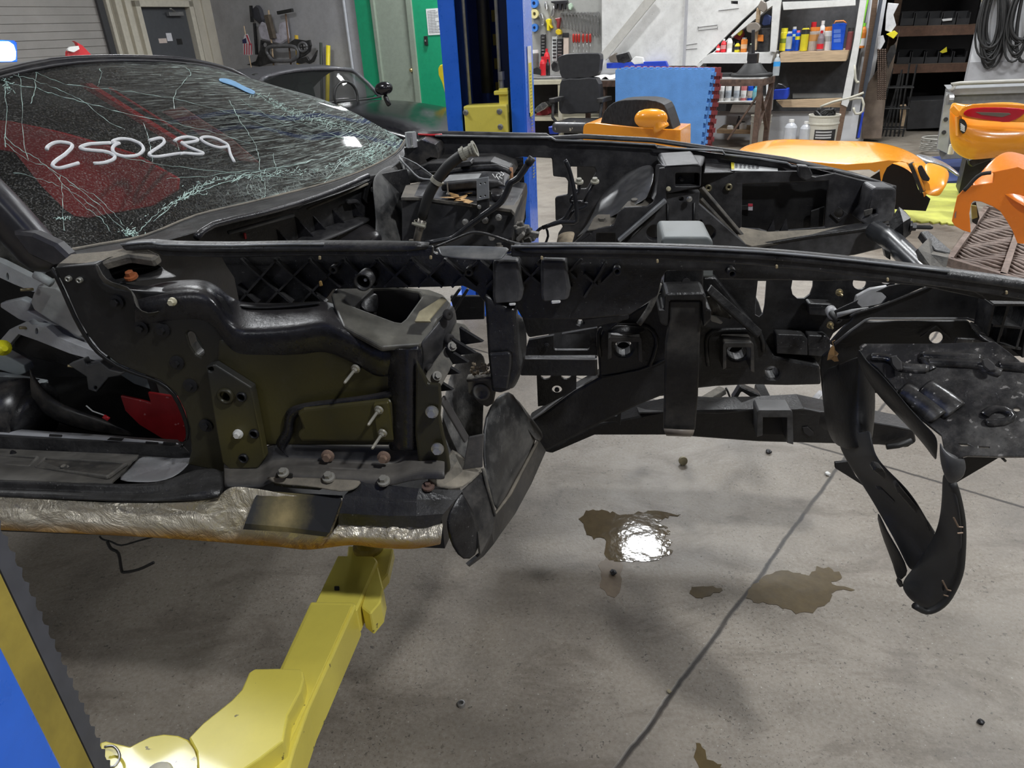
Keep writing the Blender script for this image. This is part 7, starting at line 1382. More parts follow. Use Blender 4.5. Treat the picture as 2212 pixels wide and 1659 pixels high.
for (x0, y0, x1, y1) in ((538, 12, 543, 48), (546, 50, 553, 118)): tag(prism('metal_rod', F, [(x0, y0), (x0+4, y0), (x1+2, y1), (x1-2, y1)], 10.42, 10.46, BLK), 'black bar leaning in the wall corner, %s' % ('the shorter, higher one' if y0 < 20 else 'the longer, lower one'), 'bar')
tag(prism('plastic_sheeting', F, [(556, 60), (563, 46), (576, 54), (582, 74), (600, 72), (602, 50), (618, 44), (624, 84), (605, 96), (590, 92), (562, 84)], 10.45, 10.5, mat('crumpled_white_plastic', (0.62, 0.6, 0.68), 0.3, var=0.2, bump=0.8, bsc=20), bevel=0.02), 'crumpled white plastic sheeting on the grey wall behind the dashboard shell', 'plastic sheet')
FLG = thing('small_flag', 'small striped flag with dark canton on a stick, by the wall corner', 'flag', F, (F.v(532, 100, 9.9).x, 9.9, 0))
pa = F.v(527, 56, 9.9); tube('flag_stick', FLG, [pa, F.v(540, 132, 9.9), (F.v(540, 132, 9.9).x, 9.9, 0)], 0.008, WOOD, 6)
fl_pts = [(528, 75), (535, 73), (543, 100), (545, 118), (538, 120), (526, 118), (524, 92)]
plate('flag_cloth', FLG, fl_pts, 9.89, 0.006, flat('flag_white', (0.7, 0.68, 0.7), 0.7)); bm = bmesh.new()
for k in range(4): plate('', FLG, [(527+k*5, 94), (529+k*5, 94), (529+k*5, 118), (527+k*5, 118)], 9.883, 0.002, None, bm=bm)
plate('', FLG, [(531, 76), (534, 75), (542, 96), (540, 98)], 9.883, 0.002, None, bm=bm); link('flag_stripes', bm, flat('flag_red', (0.5, 0.05, 0.08), 0.6), FLG)
plate('flag_canton', FLG, [(523, 86), (531, 82), (533, 93), (524, 94)], 9.882, 0.002, flat('flag_navy', (0.03, 0.03, 0.1), 0.6))
# red and white object on the roof of the wreck, yellow post by the track, small yellow mark
rr = thing('red_jack_head', 'red bracket with white cap standing behind the wreck roof at the roller door', 'tool', F, (F.u(165, 110, -8.5).x, F.u(165, 110, -8.5).y, 0))
plate('red_bracket', rr, [(147, 124), (147, 112), (152, 104), (172, 105), (166, 92), (160, 88), (178, 98), (200, 121), (200, 124)], -8.5, 0.05, RED, axis='u'); plate('white_cap', rr, [(147, 106), (152, 101), (170, 99), (172, 106), (160, 113), (148, 110)], -8.46, 0.03, WHITEPL, axis='u')
q = F.u(175, 110, -8.5); box('post', rr, (-8.53, q.y, q.z/2-0.05), (0.05, 0.08, q.z-0.1), RED)
wl = F.u(10, 110, -9.6); wg = thing('work_light', 'bright white rectangular work light at the far left edge', 'lamp', F, (-9.6, wl.y, 0))
plate('lamp_face', wg, [(-60, 88), (20, 90), (30, 97), (35, 112), (34, 128), (26, 132), (-60, 132)], -9.58, 0.02, emis('white_glow', (0.9, 0.95, 1.0), 6), axis='u', bevel=0.004)
plate('lamp_housing', wg, [(-66, 84), (30, 87), (37, 92), (38, 134), (-66, 136)], -9.62, 0.06, BLUE, axis='u', bevel=0.005); box('lamp_post', wg, (-9.66, wl.y-0.2, 0.7), (0.04, 0.04, 1.4), STEEL)
tag(plate('yellow_chair_back', F, [(946, 148), (950, 141), (958, 138), (966, 140), (968, 212), (964, 214), (955, 180), (947, 162)], 9.4, 0.03, flat('pole_yellow', (0, 0, 0)), bevel=0.008), 'yellow moulded chair back leaning by the green wall, half behind the lift column', 'chair')
# ============================================================ behind: pegboard, bench, chair
def T1(o, label, cat, group=None): return tag(o, label, cat, group)
D = YB-0.04
pg = plate('pegboard', F, [(1138, -60), (1302, -60), (1300, 60), (1298, 150), (1150, 168)], YB-0.03, 0.02, mat('pegboard_grey', (0.33, 0.33, 0.31), 0.6, var=0.05, spots=(75, 0.72, (0.12, 0.12, 0.12))), bevel=0)
T1(pg, 'grey pegboard on the back wall behind the office chair, full of hanging tools', 'pegboard')
CHR = flat('chrome', (0.6, 0.6, 0.6), 0.25, 0.9); GRN = 'tools hung on the grey pegboard'
WRL = ['shortest, leftmost', 'second', 'third', 'fourth', 'fifth', 'sixth', 'seventh', 'eighth', 'ninth', 'tenth', 'eleventh', 'longest, rightmost']
for i in range(12):
    x = 1214+i*7.0; y0 = 30; L = 24+i*1.9; bm = bmesh.new()
    a, b = F.v(x, y0, D-0.02), F.v(x+2, y0+L, D-0.02); w = 0.014+i*0.0006
    beam_bm(bm, a, b, w, 0.012, (0, -1, 0)); lathe_bm(bm, [(0.007, -0.008), (w*1.3, -0.008), (w*1.3, 0.008), (0.007, 0.008)], aim(a, (0, 1, 0)), 12, False)
    for s in (-1, 1): beam_bm(bm, b+Vector((s*w*0.6, 0, 0.005)), b+Vector((s*w*1.1, 0, -0.028)), 0.01, 0.012, (0, -1, 0))
    beam_bm(bm, a, a+Vector((0, 0.05, 0)), 0.006, 0.006)
    T1(link('combination_wrench', bm, CHR, F), 'steel spanner on the pegboard, %s in the row' % WRL[i] if i in (0, 11) else 'steel spanner on the pegboard, %s from the left of the row' % WRL[i], 'wrench', 'spanners in a row on the pegboard')
for i, x in enumerate((1239, 1245, 1251, 1260, 1268, 1275)):
    a = F.v(x, 73, D-0.03); b = F.v(x, 92, D-0.03); c = F.v(x+1, 112, D-0.03); G_ = thing('screwdriver', 'red-handled screwdriver on the pegboard, %s from the left below the spanners' % ('first', 'second', 'third', 'fourth', 'fifth', 'sixth')[i], 'screwdriver', F, (a.x, D, c.z), 'red screwdrivers on the pegboard')
    bm = bmesh.new(); lathe_bm(bm, [(0.01, 0), (0.018, 0.02), (0.016, (a-b).length*0.8), (0.012, (a-b).length)], Matrix.Translation(b), 10); link('handle', bm, flat('screwdriver_red', (0.45, 0.03, 0.02), 0.35), G_, smooth=True)
    tube('shaft', G_, [b, (b.x, b.y, c.z)], 0.005, CHR, 6); tube('hook', G_, [b+Vector((0, 0, 0.02)), (b.x, D+0.02, b.z+0.02)], 0.004, CHR, 5)
for i, (x, y, r, m, t) in enumerate(((1153, 7, 9, 'tape_blue', 'top'), (1154, 30, 9, 'tape_cream', 'middle'), (1154, 60, 8, 'tape_blue', 'bottom'))):
    p = F.v(x, y, D-0.05); R = 0.06 if i < 2 else 0.052; mm = flat('tape_blue', (0.05, 0.2, 0.6), 0.5) if m == 'tape_blue' else flat('tape_cream', (0.7, 0.62, 0.3), 0.5)
    bm = bmesh.new(); lathe_bm(bm, [(R*0.4, 0), (R, 0), (R, 0.05), (R*0.4, 0.05), (R*0.4, 0)], aim(p, (0, 1, 0)), 22, False); T1(link('tape_roll', bm, mm, F, smooth=False), '%s tape roll hung on the pegboard edge beside the lift column, %s one' % ('blue' if i != 1 else 'cream', t), 'tape', GRN)
def sil(name, pts, d0, d1, m, label, cat, group=None, FF=None, bevel=0.006): return T1(prism(name, FF or F, pts, d0, d1, m, bevel=bevel), label, cat, group)
sil('pliers_rack', [(1190, 2), (1225, 0), (1226, 6), (1222, 8), (1221, 20), (1217, 20), (1216, 9), (1212, 9), (1211, 22), (1207, 22), (1206, 9), (1203, 8), (1202, 20), (1199, 19), (1198, 8), (1190, 6)], D-0.05, D, BBOLT, 'black rack of picks high on the pegboard', 'tool rack', GRN)
sil('spray_gun', [(1176, 8), (1179, 2), (1180, 10), (1182, 20), (1178, 22), (1176, 16)], D-0.06, D, CHR, 'silver spray gun at the top left of the pegboard', 'spray gun', GRN)
sil('spray_gun', [(1188, 34), (1192, 20), (1196, 12), (1197, 18), (1195, 34), (1190, 37)], D-0.06, D, CHR, 'silver spray gun with conical cup, right of the first one', 'spray gun', GRN)
sil('heat_gun', [(1178, 44), (1184, 40), (1188, 42), (1188, 52), (1193, 60), (1190, 62), (1186, 56), (1186, 67), (1181, 66), (1181, 52)], D-0.07, D, flat('tool_yellow', (0.8, 0.65, 0.02), 0.4), 'yellow blow gun on the pegboard', 'blow gun', GRN)
sil('pistol_grip', [(1163, 32), (1170, 28), (1173, 40), (1174, 54), (1169, 54), (1167, 42)], D-0.07, D, CHR, 'grey impact tool left of the yellow blow gun', 'power tool', GRN)
sil('tape_measure', [(1200, 66), (1206, 62), (1211, 66), (1212, 74), (1204, 76), (1200, 72)], D-0.06, D, flat('tool_amber', (0.7, 0.5, 0.02), 0.4), 'yellow and black tape measure below the green-tagged tool', 'tape measure', GRN)
sil('pale_green_tool', [(1227, 10), (1232, 6), (1236, 14), (1232, 22), (1228, 20)], D-0.06, D, flat('pale_green', (0.5, 0.65, 0.5), 0.5), 'pale green tool above the spanner row', 'tool', GRN)
sil('red_plier', [(1198, 40), (1210, 38), (1208, 52), (1206, 62), (1202, 60), (1203, 48)], D-0.06, D, flat('plier_red', (0.25, 0.04, 0.04), 0.4), 'dark red pliers with pale green tag on the pegboard', 'pliers', GRN)
for i, (x0, x1, y0, y1, m, t) in enumerate(((1168, 1178, 74, 122, BLK, 'black socket set card, left one'), (1192, 1203, 79, 132, flat('card_white', (0.55, 0.57, 0.56), 0.5), 'black and white socket card, middle one'), (1203, 1215, 84, 132, BLK, 'black socket rail card right of the white one'), (1217, 1228, 74, 118, flat('card_tan', (0.6, 0.5, 0.42), 0.6), 'tan peg card with black top'))):
    G_ = thing('hanging_card', t+' on the pegboard', 'card', F, (F.v(x0, y0, D).x, D, F.v(x0, y1, D).z), 'cards of parts on the pegboard'); prism('card', G_, [(x0, y0), (x1, y0), (x1, y1), (x0, y1)], D-0.03, D, m, bevel=0.002)
    bm = bmesh.new(); n = 6
    for k in range(n): plate('', G_, [(x0+2, y0+6+k*(y1-y0-8)/n), (x1-2, y0+6+k*(y1-y0-8)/n), (x1-2, y0+9+k*(y1-y0-8)/n), (x0+2, y0+9+k*(y1-y0-8)/n)], D-0.04, 0.01, None, bm=bm)
    if i < 3: link('sockets', bm, CHR if i != 1 else BLK, G_)
    else: bm.free(); prism('black_header', G_, [(x0-2, y0-3), (x1+1, y0-3), (x1+1, y0+7), (x0-2, y0+7)], D-0.034, D-0.03, BLK, bevel=0)
# bench
BD = 10.0
bz = F.v(1180, 166, BD).z; bx0, bx1 = F.v(1100, 166, BD).x, F.v(1213, 166, BD).x
BN = thing('workbench', 'cream-edged workbench under the pegboard, behind the lift column', 'workbench', F, ((bx0+bx1)/2, 10.25, 0)); CRM = flat('bench_cream', (0.6, 0.56, 0.42), 0.5)
box('bench_top', BN, ((bx0+bx1)/2+0.9, 10.28, bz-0.02), (bx1-bx0+1.8, 0.56, 0.04), STEEL); box('front_rail', BN, ((bx0+bx1)/2, BD, bz-0.07), (bx1-bx0, 0.03, 0.06), CRM)
for x in (bx0, bx1-0.03, bx1+1.7): box('leg', BN, (x, 10.03, bz/2-0.03), (0.06, 0.06, bz-0.05), CRM)
a = F.v(1180, 258, BD).z; box('lower_shelf', BN, ((bx0+bx1)/2+0.8, 10.28, a), (bx1-bx0+1.6, 0.5, 0.05), CRM); box('back_panel', BN, ((bx0+bx1)/2+0.8, 10.5, bz/2), (bx1-bx0+1.7, 0.02, bz-0.1), DARK)
def cyl(name, x, yt, yb, w, d, m, label, cat, cap=None, group=None, FF=None, shape='can', capm=None, band=None):
    """standing bottle/can: base at picture point (x,yb), top at yt, width w pixels, at depth d"""
    FF = FF or F; pb = FF.v(x, yb, d); H_ = FF.v(x, yt, d).z-pb.z; R = abs(FF.v(x+w/2, yb, d).x-FF.v(x-w/2, yb, d).x)/2
    G_ = thing(name, label, cat, FF, pb, group); M = Matrix.Translation(pb)
    if shape == 'can': pr = [(R*0.95, 0), (R, H_*0.02), (R, H_*0.84), (R*0.72, H_*0.9)]; cp = [(R*0.72, H_*0.88), (R*0.74, H_*0.9), (R*0.7, H_)]
    elif shape == 'bottle': pr = [(R*0.92, 0), (R, H_*0.03), (R, H_*0.62), (R*0.8, H_*0.74), (R*0.36, H_*0.86), (R*0.36, H_*0.9)]; cp = [(R*0.42, H_*0.87), (R*0.42, H_)]
    elif shape == 'jar': pr = [(R*0.95, 0), (R, H_*0.04), (R, H_*0.8), (R*0.85, H_*0.86)]; cp = [(R*0.95, H_*0.84), (R*0.95, H_)]
    bm = bmesh.new(); lathe_bm(bm, pr, M, 16); link('body', bm, m, G_, smooth=False, bevel=0)
    bm = bmesh.new(); lathe_bm(bm, cp, M, 14); link('cap', bm, capm or WHITEPL, G_)
    if band: bm = bmesh.new(); lathe_bm(bm, [(R*1.015, H_*band[0]), (R*1.015, H_*band[1])], M, 16, False); link('label_band', bm, band[2], G_, solid=0.001)
    return G_
cR = flat('bright_red', (0.65, 0.02, 0.03), 0.35); cB = flat('strong_blue', (0.02, 0.06, 0.5), 0.35); cY = flat('strong_yellow', (0.75, 0.65, 0.03), 0.4); cO = flat('label_orange', (0.8, 0.25, 0.04), 0.4); cT = flat('teal_plastic', (0.1, 0.4, 0.5), 0.35); cK = BLK
cyl('red_bottle', 1173, 122, 163, 12, 10.1, cR, 'tall red bottle at the front of the bench', 'bottle', shape='bottle', capm=cR); cyl('red_bottle', 1182, 105, 150, 12, 10.35, cR, 'red bottle behind the tall one, against the pegboard', 'bottle', shape='bottle', capm=cR)
cyl('grey_canister', 1156, 108, 150, 16, 10.4, flat('smoked_plastic', (0.15, 0.15, 0.14), 0.3), 'smoky grey canister at the bench end beside the column', 'canister', shape='jar'); cyl('spray_bottle', 1184, 128, 163, 8, 10.2, cK, 'black spray bottle right of the red bottle on the bench', 'bottle', shape='bottle', capm=cK)
sil('grinder', [(1190, 140), (1196, 132), (1204, 136), (1206, 150), (1200, 156), (1192, 152)], 10.1, 10.2, cK, 'dark grey round tool on the bench right of the bottles', 'power tool')
sil('cable_heap', [(1150, 160), (1152, 148), (1160, 144), (1168, 150), (1168, 162)], 10.05, 10.2, RUBBER, 'heap of dark cable with red bits on the bench end', 'cable')
sil('drill', [(1153, 238), (1160, 230), (1170, 222), (1178, 220), (1184, 228), (1176, 236), (1160, 244)], 10.1, 10.25, CHR, 'silver drill on the shelf under the bench', 'drill'); sil('red_rag', [(1156, 250), (1165, 236), (1182, 232), (1186, 246), (1172, 252)], 10.28, 10.42, flat('dull_red', (0.35, 0.04, 0.05), 0.6), 'red rag on the shelf under the bench', 'rag')
sil('blue_basin', [(1184, 274), (1207, 274), (1205, 290), (1187, 290)], 9.6, 9.9, cB, 'small blue basin on the floor under the bench', 'basin')
# office chair
CH = Frame(-30.0); cd = CH.v(1250, 280, 1).y; c0 = 8.9
CF = thing('office_chair', 'worn black office chair standing before the pegboard', 'chair', CH, (CH.v(1250, 270, c0).x, c0, 0)); LTH = mat('black_leatherette', (0.03, 0.031, 0.035), 0.35, var=0.15)
def pad(nm, pts, d0, d1, bl): return prism(nm, CF, pts, d0, d1, LTH, bevel=bl, seg=3)
pad('headrest', smoothpts([(1210, 121), (1222, 117), (1250, 115), (1285, 115), (1296, 119), (1295, 140), (1288, 164), (1250, 168), (1214, 169), (1208, 145), (1204, 126)], 2, True), c0-0.05, c0+0.06, 0.03)
pad('backrest', smoothpts([(1214, 171), (1250, 169), (1288, 168), (1296, 200), (1296, 232), (1288, 243), (1250, 245), (1212, 246), (1206, 225), (1208, 195)], 2, True), c0-0.06, c0+0.06, 0.03)
s = CH.v(1250, 262, c0-0.3); z0 = s.z
bm = bmesh.new(); box_bm(bm, (s.x-0.02, c0-0.28, z0-0.05), (0.5, 0.52, 0.13)); link('seat', bm, mat('torn_leatherette', (0.04, 0.04, 0.042), 0.35, spots=(12, 0.66, (0.4, 0.36, 0.28))), CF, bevel=0.05, seg=4)
for sx_ in (-1, 1): bm = bmesh.new(); x = s.x+sx_*0.32; box_bm(bm, (x, c0-0.25, z0+0.25), (0.08, 0.3, 0.05)); tube_bm(bm, [(x, c0-0.35, z0+0.22), (x, c0-0.38, z0+0.05), (x-sx_*0.08, c0-0.3, z0-0.08)], 0.02, 8); link('armrest', bm, BLK, CF, bevel=0.015)
bm = bmesh.new(); lathe_bm(bm, [(0.03, 0.1), (0.03, z0-0.1)], Matrix.Translation((s.x, c0-0.25, 0)), 12); link('gas_column', bm, CHR, CF)
for k in range(5):
    a = 2*math.pi*k/5; bm = bmesh.new(); beam_bm(bm, (s.x, c0-0.25, 0.11), (s.x+0.3*math.cos(a), c0-0.25+0.3*math.sin(a), 0.08), 0.05, 0.04); lathe_bm(bm, [(0.03, -0.02), (0.03, 0.02)], Matrix.Translation((s.x+0.3*math.cos(a), c0-0.25+0.3*math.sin(a), 0.03)) @ Matrix.Rotation(1.57, 4, 'X'), 12); link('caster_leg', bm, BLK, CF)
# ============================================================ white stair side, storage shelves
st = prism('stair_side_panel', F, [(1300, -60), (1760, -60), (1650, 0), (1600, 46), (1548, 98), (1504, 142), (1440, 142), (1300, 142)], 10.2, 10.35, WHITEP, holes=[[(1579, 2), (1594, 2), (1594, 9), (1579, 8)]], bevel=0); st['kind'] = 'structure'
st.name = 'wall_stair_side'
struct(prism('trim_10', F, [(1482, -40), (1488, -40), (1480, 142), (1474, 142)], 10.18, 10.2, flat('seam_grey', (0.4, 0.4, 0.42), 0.5), bevel=0)); struct(plate('trim_11', F, [(1760, -60), (1768, -56), (1652, 6), (1606, 50), (1510, 146), (1503, 142)], 10.17, 0.2, WHITEP, bevel=0))
bm = bmesh.new()
for q in (((1508, 59), (1550, 54)), ((1508, 66), (1550, 61)), ((1480, 98), (1506, 94)), ((1480, 107), (1506, 105)), ((1552, 23), (1596, 18))): beam_bm(bm, F.v(*q[0], 10.196), F.v(*q[1], 10.196), 0.006, 0.006)
for x in (1508, 1550): beam_bm(bm, F.v(x, 57, 10.196), F.v(x, 64, 10.196), 0.006, 0.006)
o = link('trim_12', bm, flat('seam_dark', (0.2, 0.2, 0.2), 0.5), F); struct(o)
struct(beam('trim_13', F, F.v(1303, 124, 9.9), F.v(1422, -22, 9.9), 0.11, 0.05, flat('pale_handrail', (0.55, 0.54, 0.5), 0.5), (0, -1, 0)))
SX = 9.95
SHF = thing('storage_shelf', 'white and raw timber storage shelf unit crowded with bottles, right of the white stair panel', 'shelf', F, (F.v(1700, 250, SX).x, 10.2, 0))
def sp(nm, pts, m, d0=SX, d1=10.5, bv=0.004): return prism(nm, SHF, pts, d0, d1, m, bevel=bv)
WH = WHITEP
sp('back_board', [(1520, -20), (1880, -20), (1838, 240), (1530, 240)], mat('dark_backboard', (0.05, 0.05, 0.052), 0.8, var=0.3), 10.48, 10.52, 0)
sp('post', [(1671, -30), (1690, -30), (1676, 113), (1663, 112)], WH, SX-0.05, SX+0.04); sp('post', [(1862, -30), (1877, -30), (1858, 90), (1836, 216), (1830, 232), (1817, 226), (1824, 190), (1844, 90)], WH, SX-0.06, SX+0.03)
sp('lower_post', [(1816, 226), (1829, 230), (1815, 304), (1802, 305)], DWOOD, SX-0.05, SX+0.04)
sp('top_beam', [(1690, 4), (1848, -1), (1848, 12), (1692, 22)], WH, SX-0.02, SX+0.04); sp('upper_shelf_board', [(1535, 115), (1672, 113), (1666, 137), (1512, 137), (1520, 124)], WH); sp('upper_shelf_board', [(1684, 114), (1834, 108), (1828, 132), (1686, 135)], WOOD)
sp('middle_shelf_board', [(1550, 220), (1662, 218), (1662, 223), (1550, 224)], WH, 9.8); sp('lower_rail', [(1676, 217), (1818, 212), (1816, 232), (1690, 232)], WOOD, SX, SX+0.05); sp('mid_rail', [(1712, 202), (1820, 202), (1820, 212), (1712, 213)], flat('grey_rail', (0.2, 0.2, 0.19), 0.7), 10.4, 10.5)
sp('white_box_front', [(1582, 226), (1650, 226), (1650, 243), (1576, 243)], WH, 9.9, 10.2); sp('low_shelf', [(1548, 280), (1628, 281), (1626, 290), (1548, 288)], WOOD, 9.9, 10.4); sp('inner_post', [(1655, 172), (1670, 172), (1666, 240), (1655, 240)], WH, SX, 10.1)
US = 'bottles and cans on the upper shelf right of the white post'; TINB = flat('can_blue', (0.01, 0.08, 0.55), 0.3)
cyl('yellow_bottle', 1690, 61, 110, 15, 10.2, cY, 'yellow bottle with dark lettering, just right of the white shelf post', 'bottle', group=US, shape='jar', capm=cY, band=(0.35, 0.55, flat('yellow_text', (0.2, 0.25, 0.02), 0.5)))
cyl('blue_spray_can', 1702, 68, 110, 13, 10.05, TINB, 'tall blue and white spray can beside the yellow bottle', 'spray can', group=US, band=(0.1, 0.75, flat('can_silver', (0.45, 0.5, 0.55), 0.4)))
cyl('blue_spray_can', 1720, 66, 110, 11, 10.1, TINB, 'blue spray can with a yellow disc and pink cap', 'spray can', group=US, capm=flat('pink_cap', (0.7, 0.15, 0.2), 0.4), band=(0.55, 0.72, cY)); cyl('green_cap_can', 1711, 58, 110, 11, 10.25, TINB, 'blue can with pale green band behind the blue spray cans', 'spray can', group=US, band=(0.6, 0.7, flat('pale_green', (0, 0, 0))))
cyl('yellow_spray_can', 1735, 55, 110, 17, 10.08, cY, 'yellow spray can with a long black cap', 'spray can', group=US, capm=cK, band=(0.66, 0.84, cK)); cyl('clear_jar', 1755, 59, 110, 22, 10.1, flat('milky_jar', (0.5, 0.44, 0.4), 0.3), 'milky plastic jar with orange lid and label', 'jar', group=US, shape='jar', capm=cO, band=(0.42, 0.7, flat('jar_label', (0.6, 0.3, 0.1), 0.5)))
cyl('red_cap_bottle', 1770, 66, 110, 15, 10.02, flat('dark_label', (0.25, 0.2, 0.22), 0.4), 'dark bottle with red cap and colourful label between the jar and the white jug', 'bottle', group=US, shape='bottle', capm=cR, band=(0.1, 0.35, cR))
cyl('red_lid_tub', 1751, 48, 110, 12, 10.35, cR, 'red-topped container behind the orange-lidded jar', 'container', group=US, shape='jar', capm=cR); cyl('white_trigger_bottle', 1770, 45, 110, 18, 10.38, WHITEPL, 'white trigger bottle at the back of the upper shelf', 'bottle', group=US, shape='bottle')
cyl('white_jug', 1786, 58, 110, 22, 10.1, WHITEPL, 'white jug with orange cap left of the big blue tin', 'jug', group=US, shape='jar', capm=cO, band=(0.4, 0.62, flat('jug_label', (0.5, 0.48, 0.45), 0.5)))
TB2 = thing('blue_tin', 'tall rectangular blue tin with orange carry handle on the upper shelf', 'tin', F, F.v(1812, 108, 10.1), US); prism('body', TB2, [(1798, 52), (1822, 50), (1828, 52), (1820, 108), (1796, 108)], 10.0, 10.25, TINB, bevel=0.004)
tube('handle', TB2, [TB2.v(x, y, 10.12) for x, y in ((1802, 52), (1805, 46), (1822, 45), (1828, 50))], 0.008, cO, 8); bm = bmesh.new()
for k in range(3): plate('', TB2, [(1801, 64+k*10), (1816, 63+k*10), (1816, 71+k*10), (1801, 72+k*10)], 9.998, 0.003, None, bm=bm)
link('pale_print', bm, flat('pale_print', (0.1, 0.2, 0.6), 0.4), TB2)
cyl('round_sticker_tub', 1832, 60, 108, 13, 10.0, flat('dark_red_tub', (0.2, 0.05, 0.05), 0.5), 'dark red and black tub by the leaning white post', 'tub', group=US, shape='jar', capm=cK); cyl('orange_bottle', 1860, 50, 104, 14, 10.45, cO, 'orange and white bottle right of the leaning post', 'bottle', group=US, shape='bottle', capm=flat('lime', (0.25, 0.7, 0.05), 0.4), band=(0.1, 0.4, WHITEPL))
UL = 'bottles and cans on the upper shelf left of the white post'
for i, (x, yt, w, m, cm, bd, t, sh) in enumerate(((1551, 96, 9, cR, cR, WHITEPL, 'red bottle at the tip of the white stair panel', 'bottle'), (1562, 84, 12, cR, WHITEPL, flat('pink_label', (0.6, 0.25, 0.25), 0.5), 'red and white bottle, second from the stair panel', 'bottle'), (1575, 78, 12, WHITEPL, cK, flat('label_cream', (0.6, 0.58, 0.52), 0.5), 'white bottle with black nozzle on the left upper shelf', 'bottle'),
      (1592, 90, 12, cY, cK, cK, 'yellow and black bottle left of the orange can', 'bottle'), (1606, 81, 14, cO, CHR, flat('pale_orange', (0.8, 0.5, 0.3), 0.4), 'orange spray can with silver top', 'can'), (1584, 90, 7, cK, cK, cK, 'thin black bottle between white and yellow bottles', 'bottle'), (1621, 94, 12, cK, flat('pale_green', (0, 0, 0)), cK, 'dark bottle behind the hanging tool', 'bottle'))):
    cyl('shelf_bottle', x, yt, 113, w, 10.1+0.1*(i == 5), m, t, 'bottle', group=UL, shape=sh, capm=cm, band=(0.25, 0.55, bd))
sil('boxed_parts', [(1640, 62), (1664, 60), (1660, 113), (1638, 113)], 10.1, 10.4, cK, 'black printed box left of the white post, with orange tag', 'box', UL); sil('orange_tag', [(1636, 75), (1649, 75), (1649, 90), (1636, 89)], 10.06, 10.08, cO, 'orange card tag on the front of the black printed box', 'tag', UL)
sil('rag_bundle', [(1592, 66), (1602, 60), (1606, 76), (1598, 88), (1586, 82), (1580, 72)], 10.3, 10.42, flat('dull_red', (0, 0, 0)), 'red and blue plastic bundle at the shelf back beside the stair panel', 'bundle'); sil('yellow_bag', [(1592, 64), (1600, 62), (1604, 70), (1598, 78), (1592, 74)], 10.22, 10.3, cY, 'small yellow bag in front of the red and blue bundle', 'bag')
sil('navy_bag', [(1645, 52), (1650, 34), (1656, 30), (1666, 36), (1662, 54), (1650, 56)], 10.2, 10.3, flat('navy_nylon', (0.03, 0.05, 0.15), 0.6), 'navy bag hanging left of the white post', 'bag')
MSH = 'spray cans on the middle shelf behind the mat'
for i, (x, yt, w, m, cm, bd, t, sh) in enumerate(((1558, 181, 11, WHITEPL, WHITEPL, flat('can_grey', (0.5, 0.5, 0.5), 0.4), 'plain white can at the left end, half behind the mat', 'can'), (1572, 179, 13, WHITEPL, cR, flat('can_silver', (0, 0, 0)), 'red-capped white can, leftmost of the three', 'can'), (1590, 179, 13, WHITEPL, cR, flat('can_silver', (0, 0, 0)), 'red-capped white can, middle of the three', 'can'),
      (1605, 179, 13, flat('can_redwhite', (0.6, 0.2, 0.2), 0.4), cR, WHITEPL, 'red-capped white can, rightmost of the three, next to the blue can', 'can'), (1619, 180, 12, TINB, cB, flat('can_pic', (0.5, 0.45, 0.4), 0.4), 'blue-topped can between the red-capped cans and the teal bottle', 'can'), (1630, 184, 13, cT, cT, flat('teal_light', (0.25, 0.55, 0.6), 0.4), 'teal bottle beside the table leg', 'bottle'))):
    cyl('spray_can', x, yt, 219, w, 9.92, m, t, 'spray can', group=MSH, shape=sh, capm=cm, band=(0.2, 0.6, bd))
sil('blue_bin', [(1672, 194), (1702, 192), (1702, 206), (1700, 214), (1670, 215)], 9.7, 9.9, cB, 'blue plastic parts bin behind the table braces', 'bin'); sil('silver_parts', [(1674, 192), (1680, 180), (1690, 182), (1700, 190), (1690, 194)], 9.75, 9.85, BBOLT, 'dark metal parts heaped in the blue bin', 'parts')
sil('lime_strip', [(1873, -30), (1883, -30), (1864, 60), (1858, 96), (1852, 98), (1862, 40)], 10.2, 10.22, flat('lime', (0, 0, 0)), 'long lime green strip standing beside the leaning white post', 'strip')
# hanging brown arm with round tool
sil('wooden_bracket', [(1634, 18), (1640, 14), (1642, 24), (1638, 60), (1634, 108), (1628, 110), (1632, 50)], 10.05, 10.12, WOOD, 'narrow wooden bar hanging with a round grey tool, left of the white post', 'bar'); sil('round_sander', smoothpts([(1612, 62), (1616, 52), (1632, 48), (1642, 56), (1640, 64), (1630, 70), (1616, 70)], 2, True), 9.95, 10.05, flat('dusty_brown_metal', (0.22, 0.19, 0.16), 0.5), 'round brownish tool hanging on the wooden bar', 'tool'); sil('hanging_valve', [(1636, 14), (1644, 0), (1654, 6), (1656, 20), (1650, 27), (1640, 22)], 9.95, 10.05, flat('dusty_brown_metal', (0, 0, 0)), 'small brown valve hanging above the round tool', 'tool')
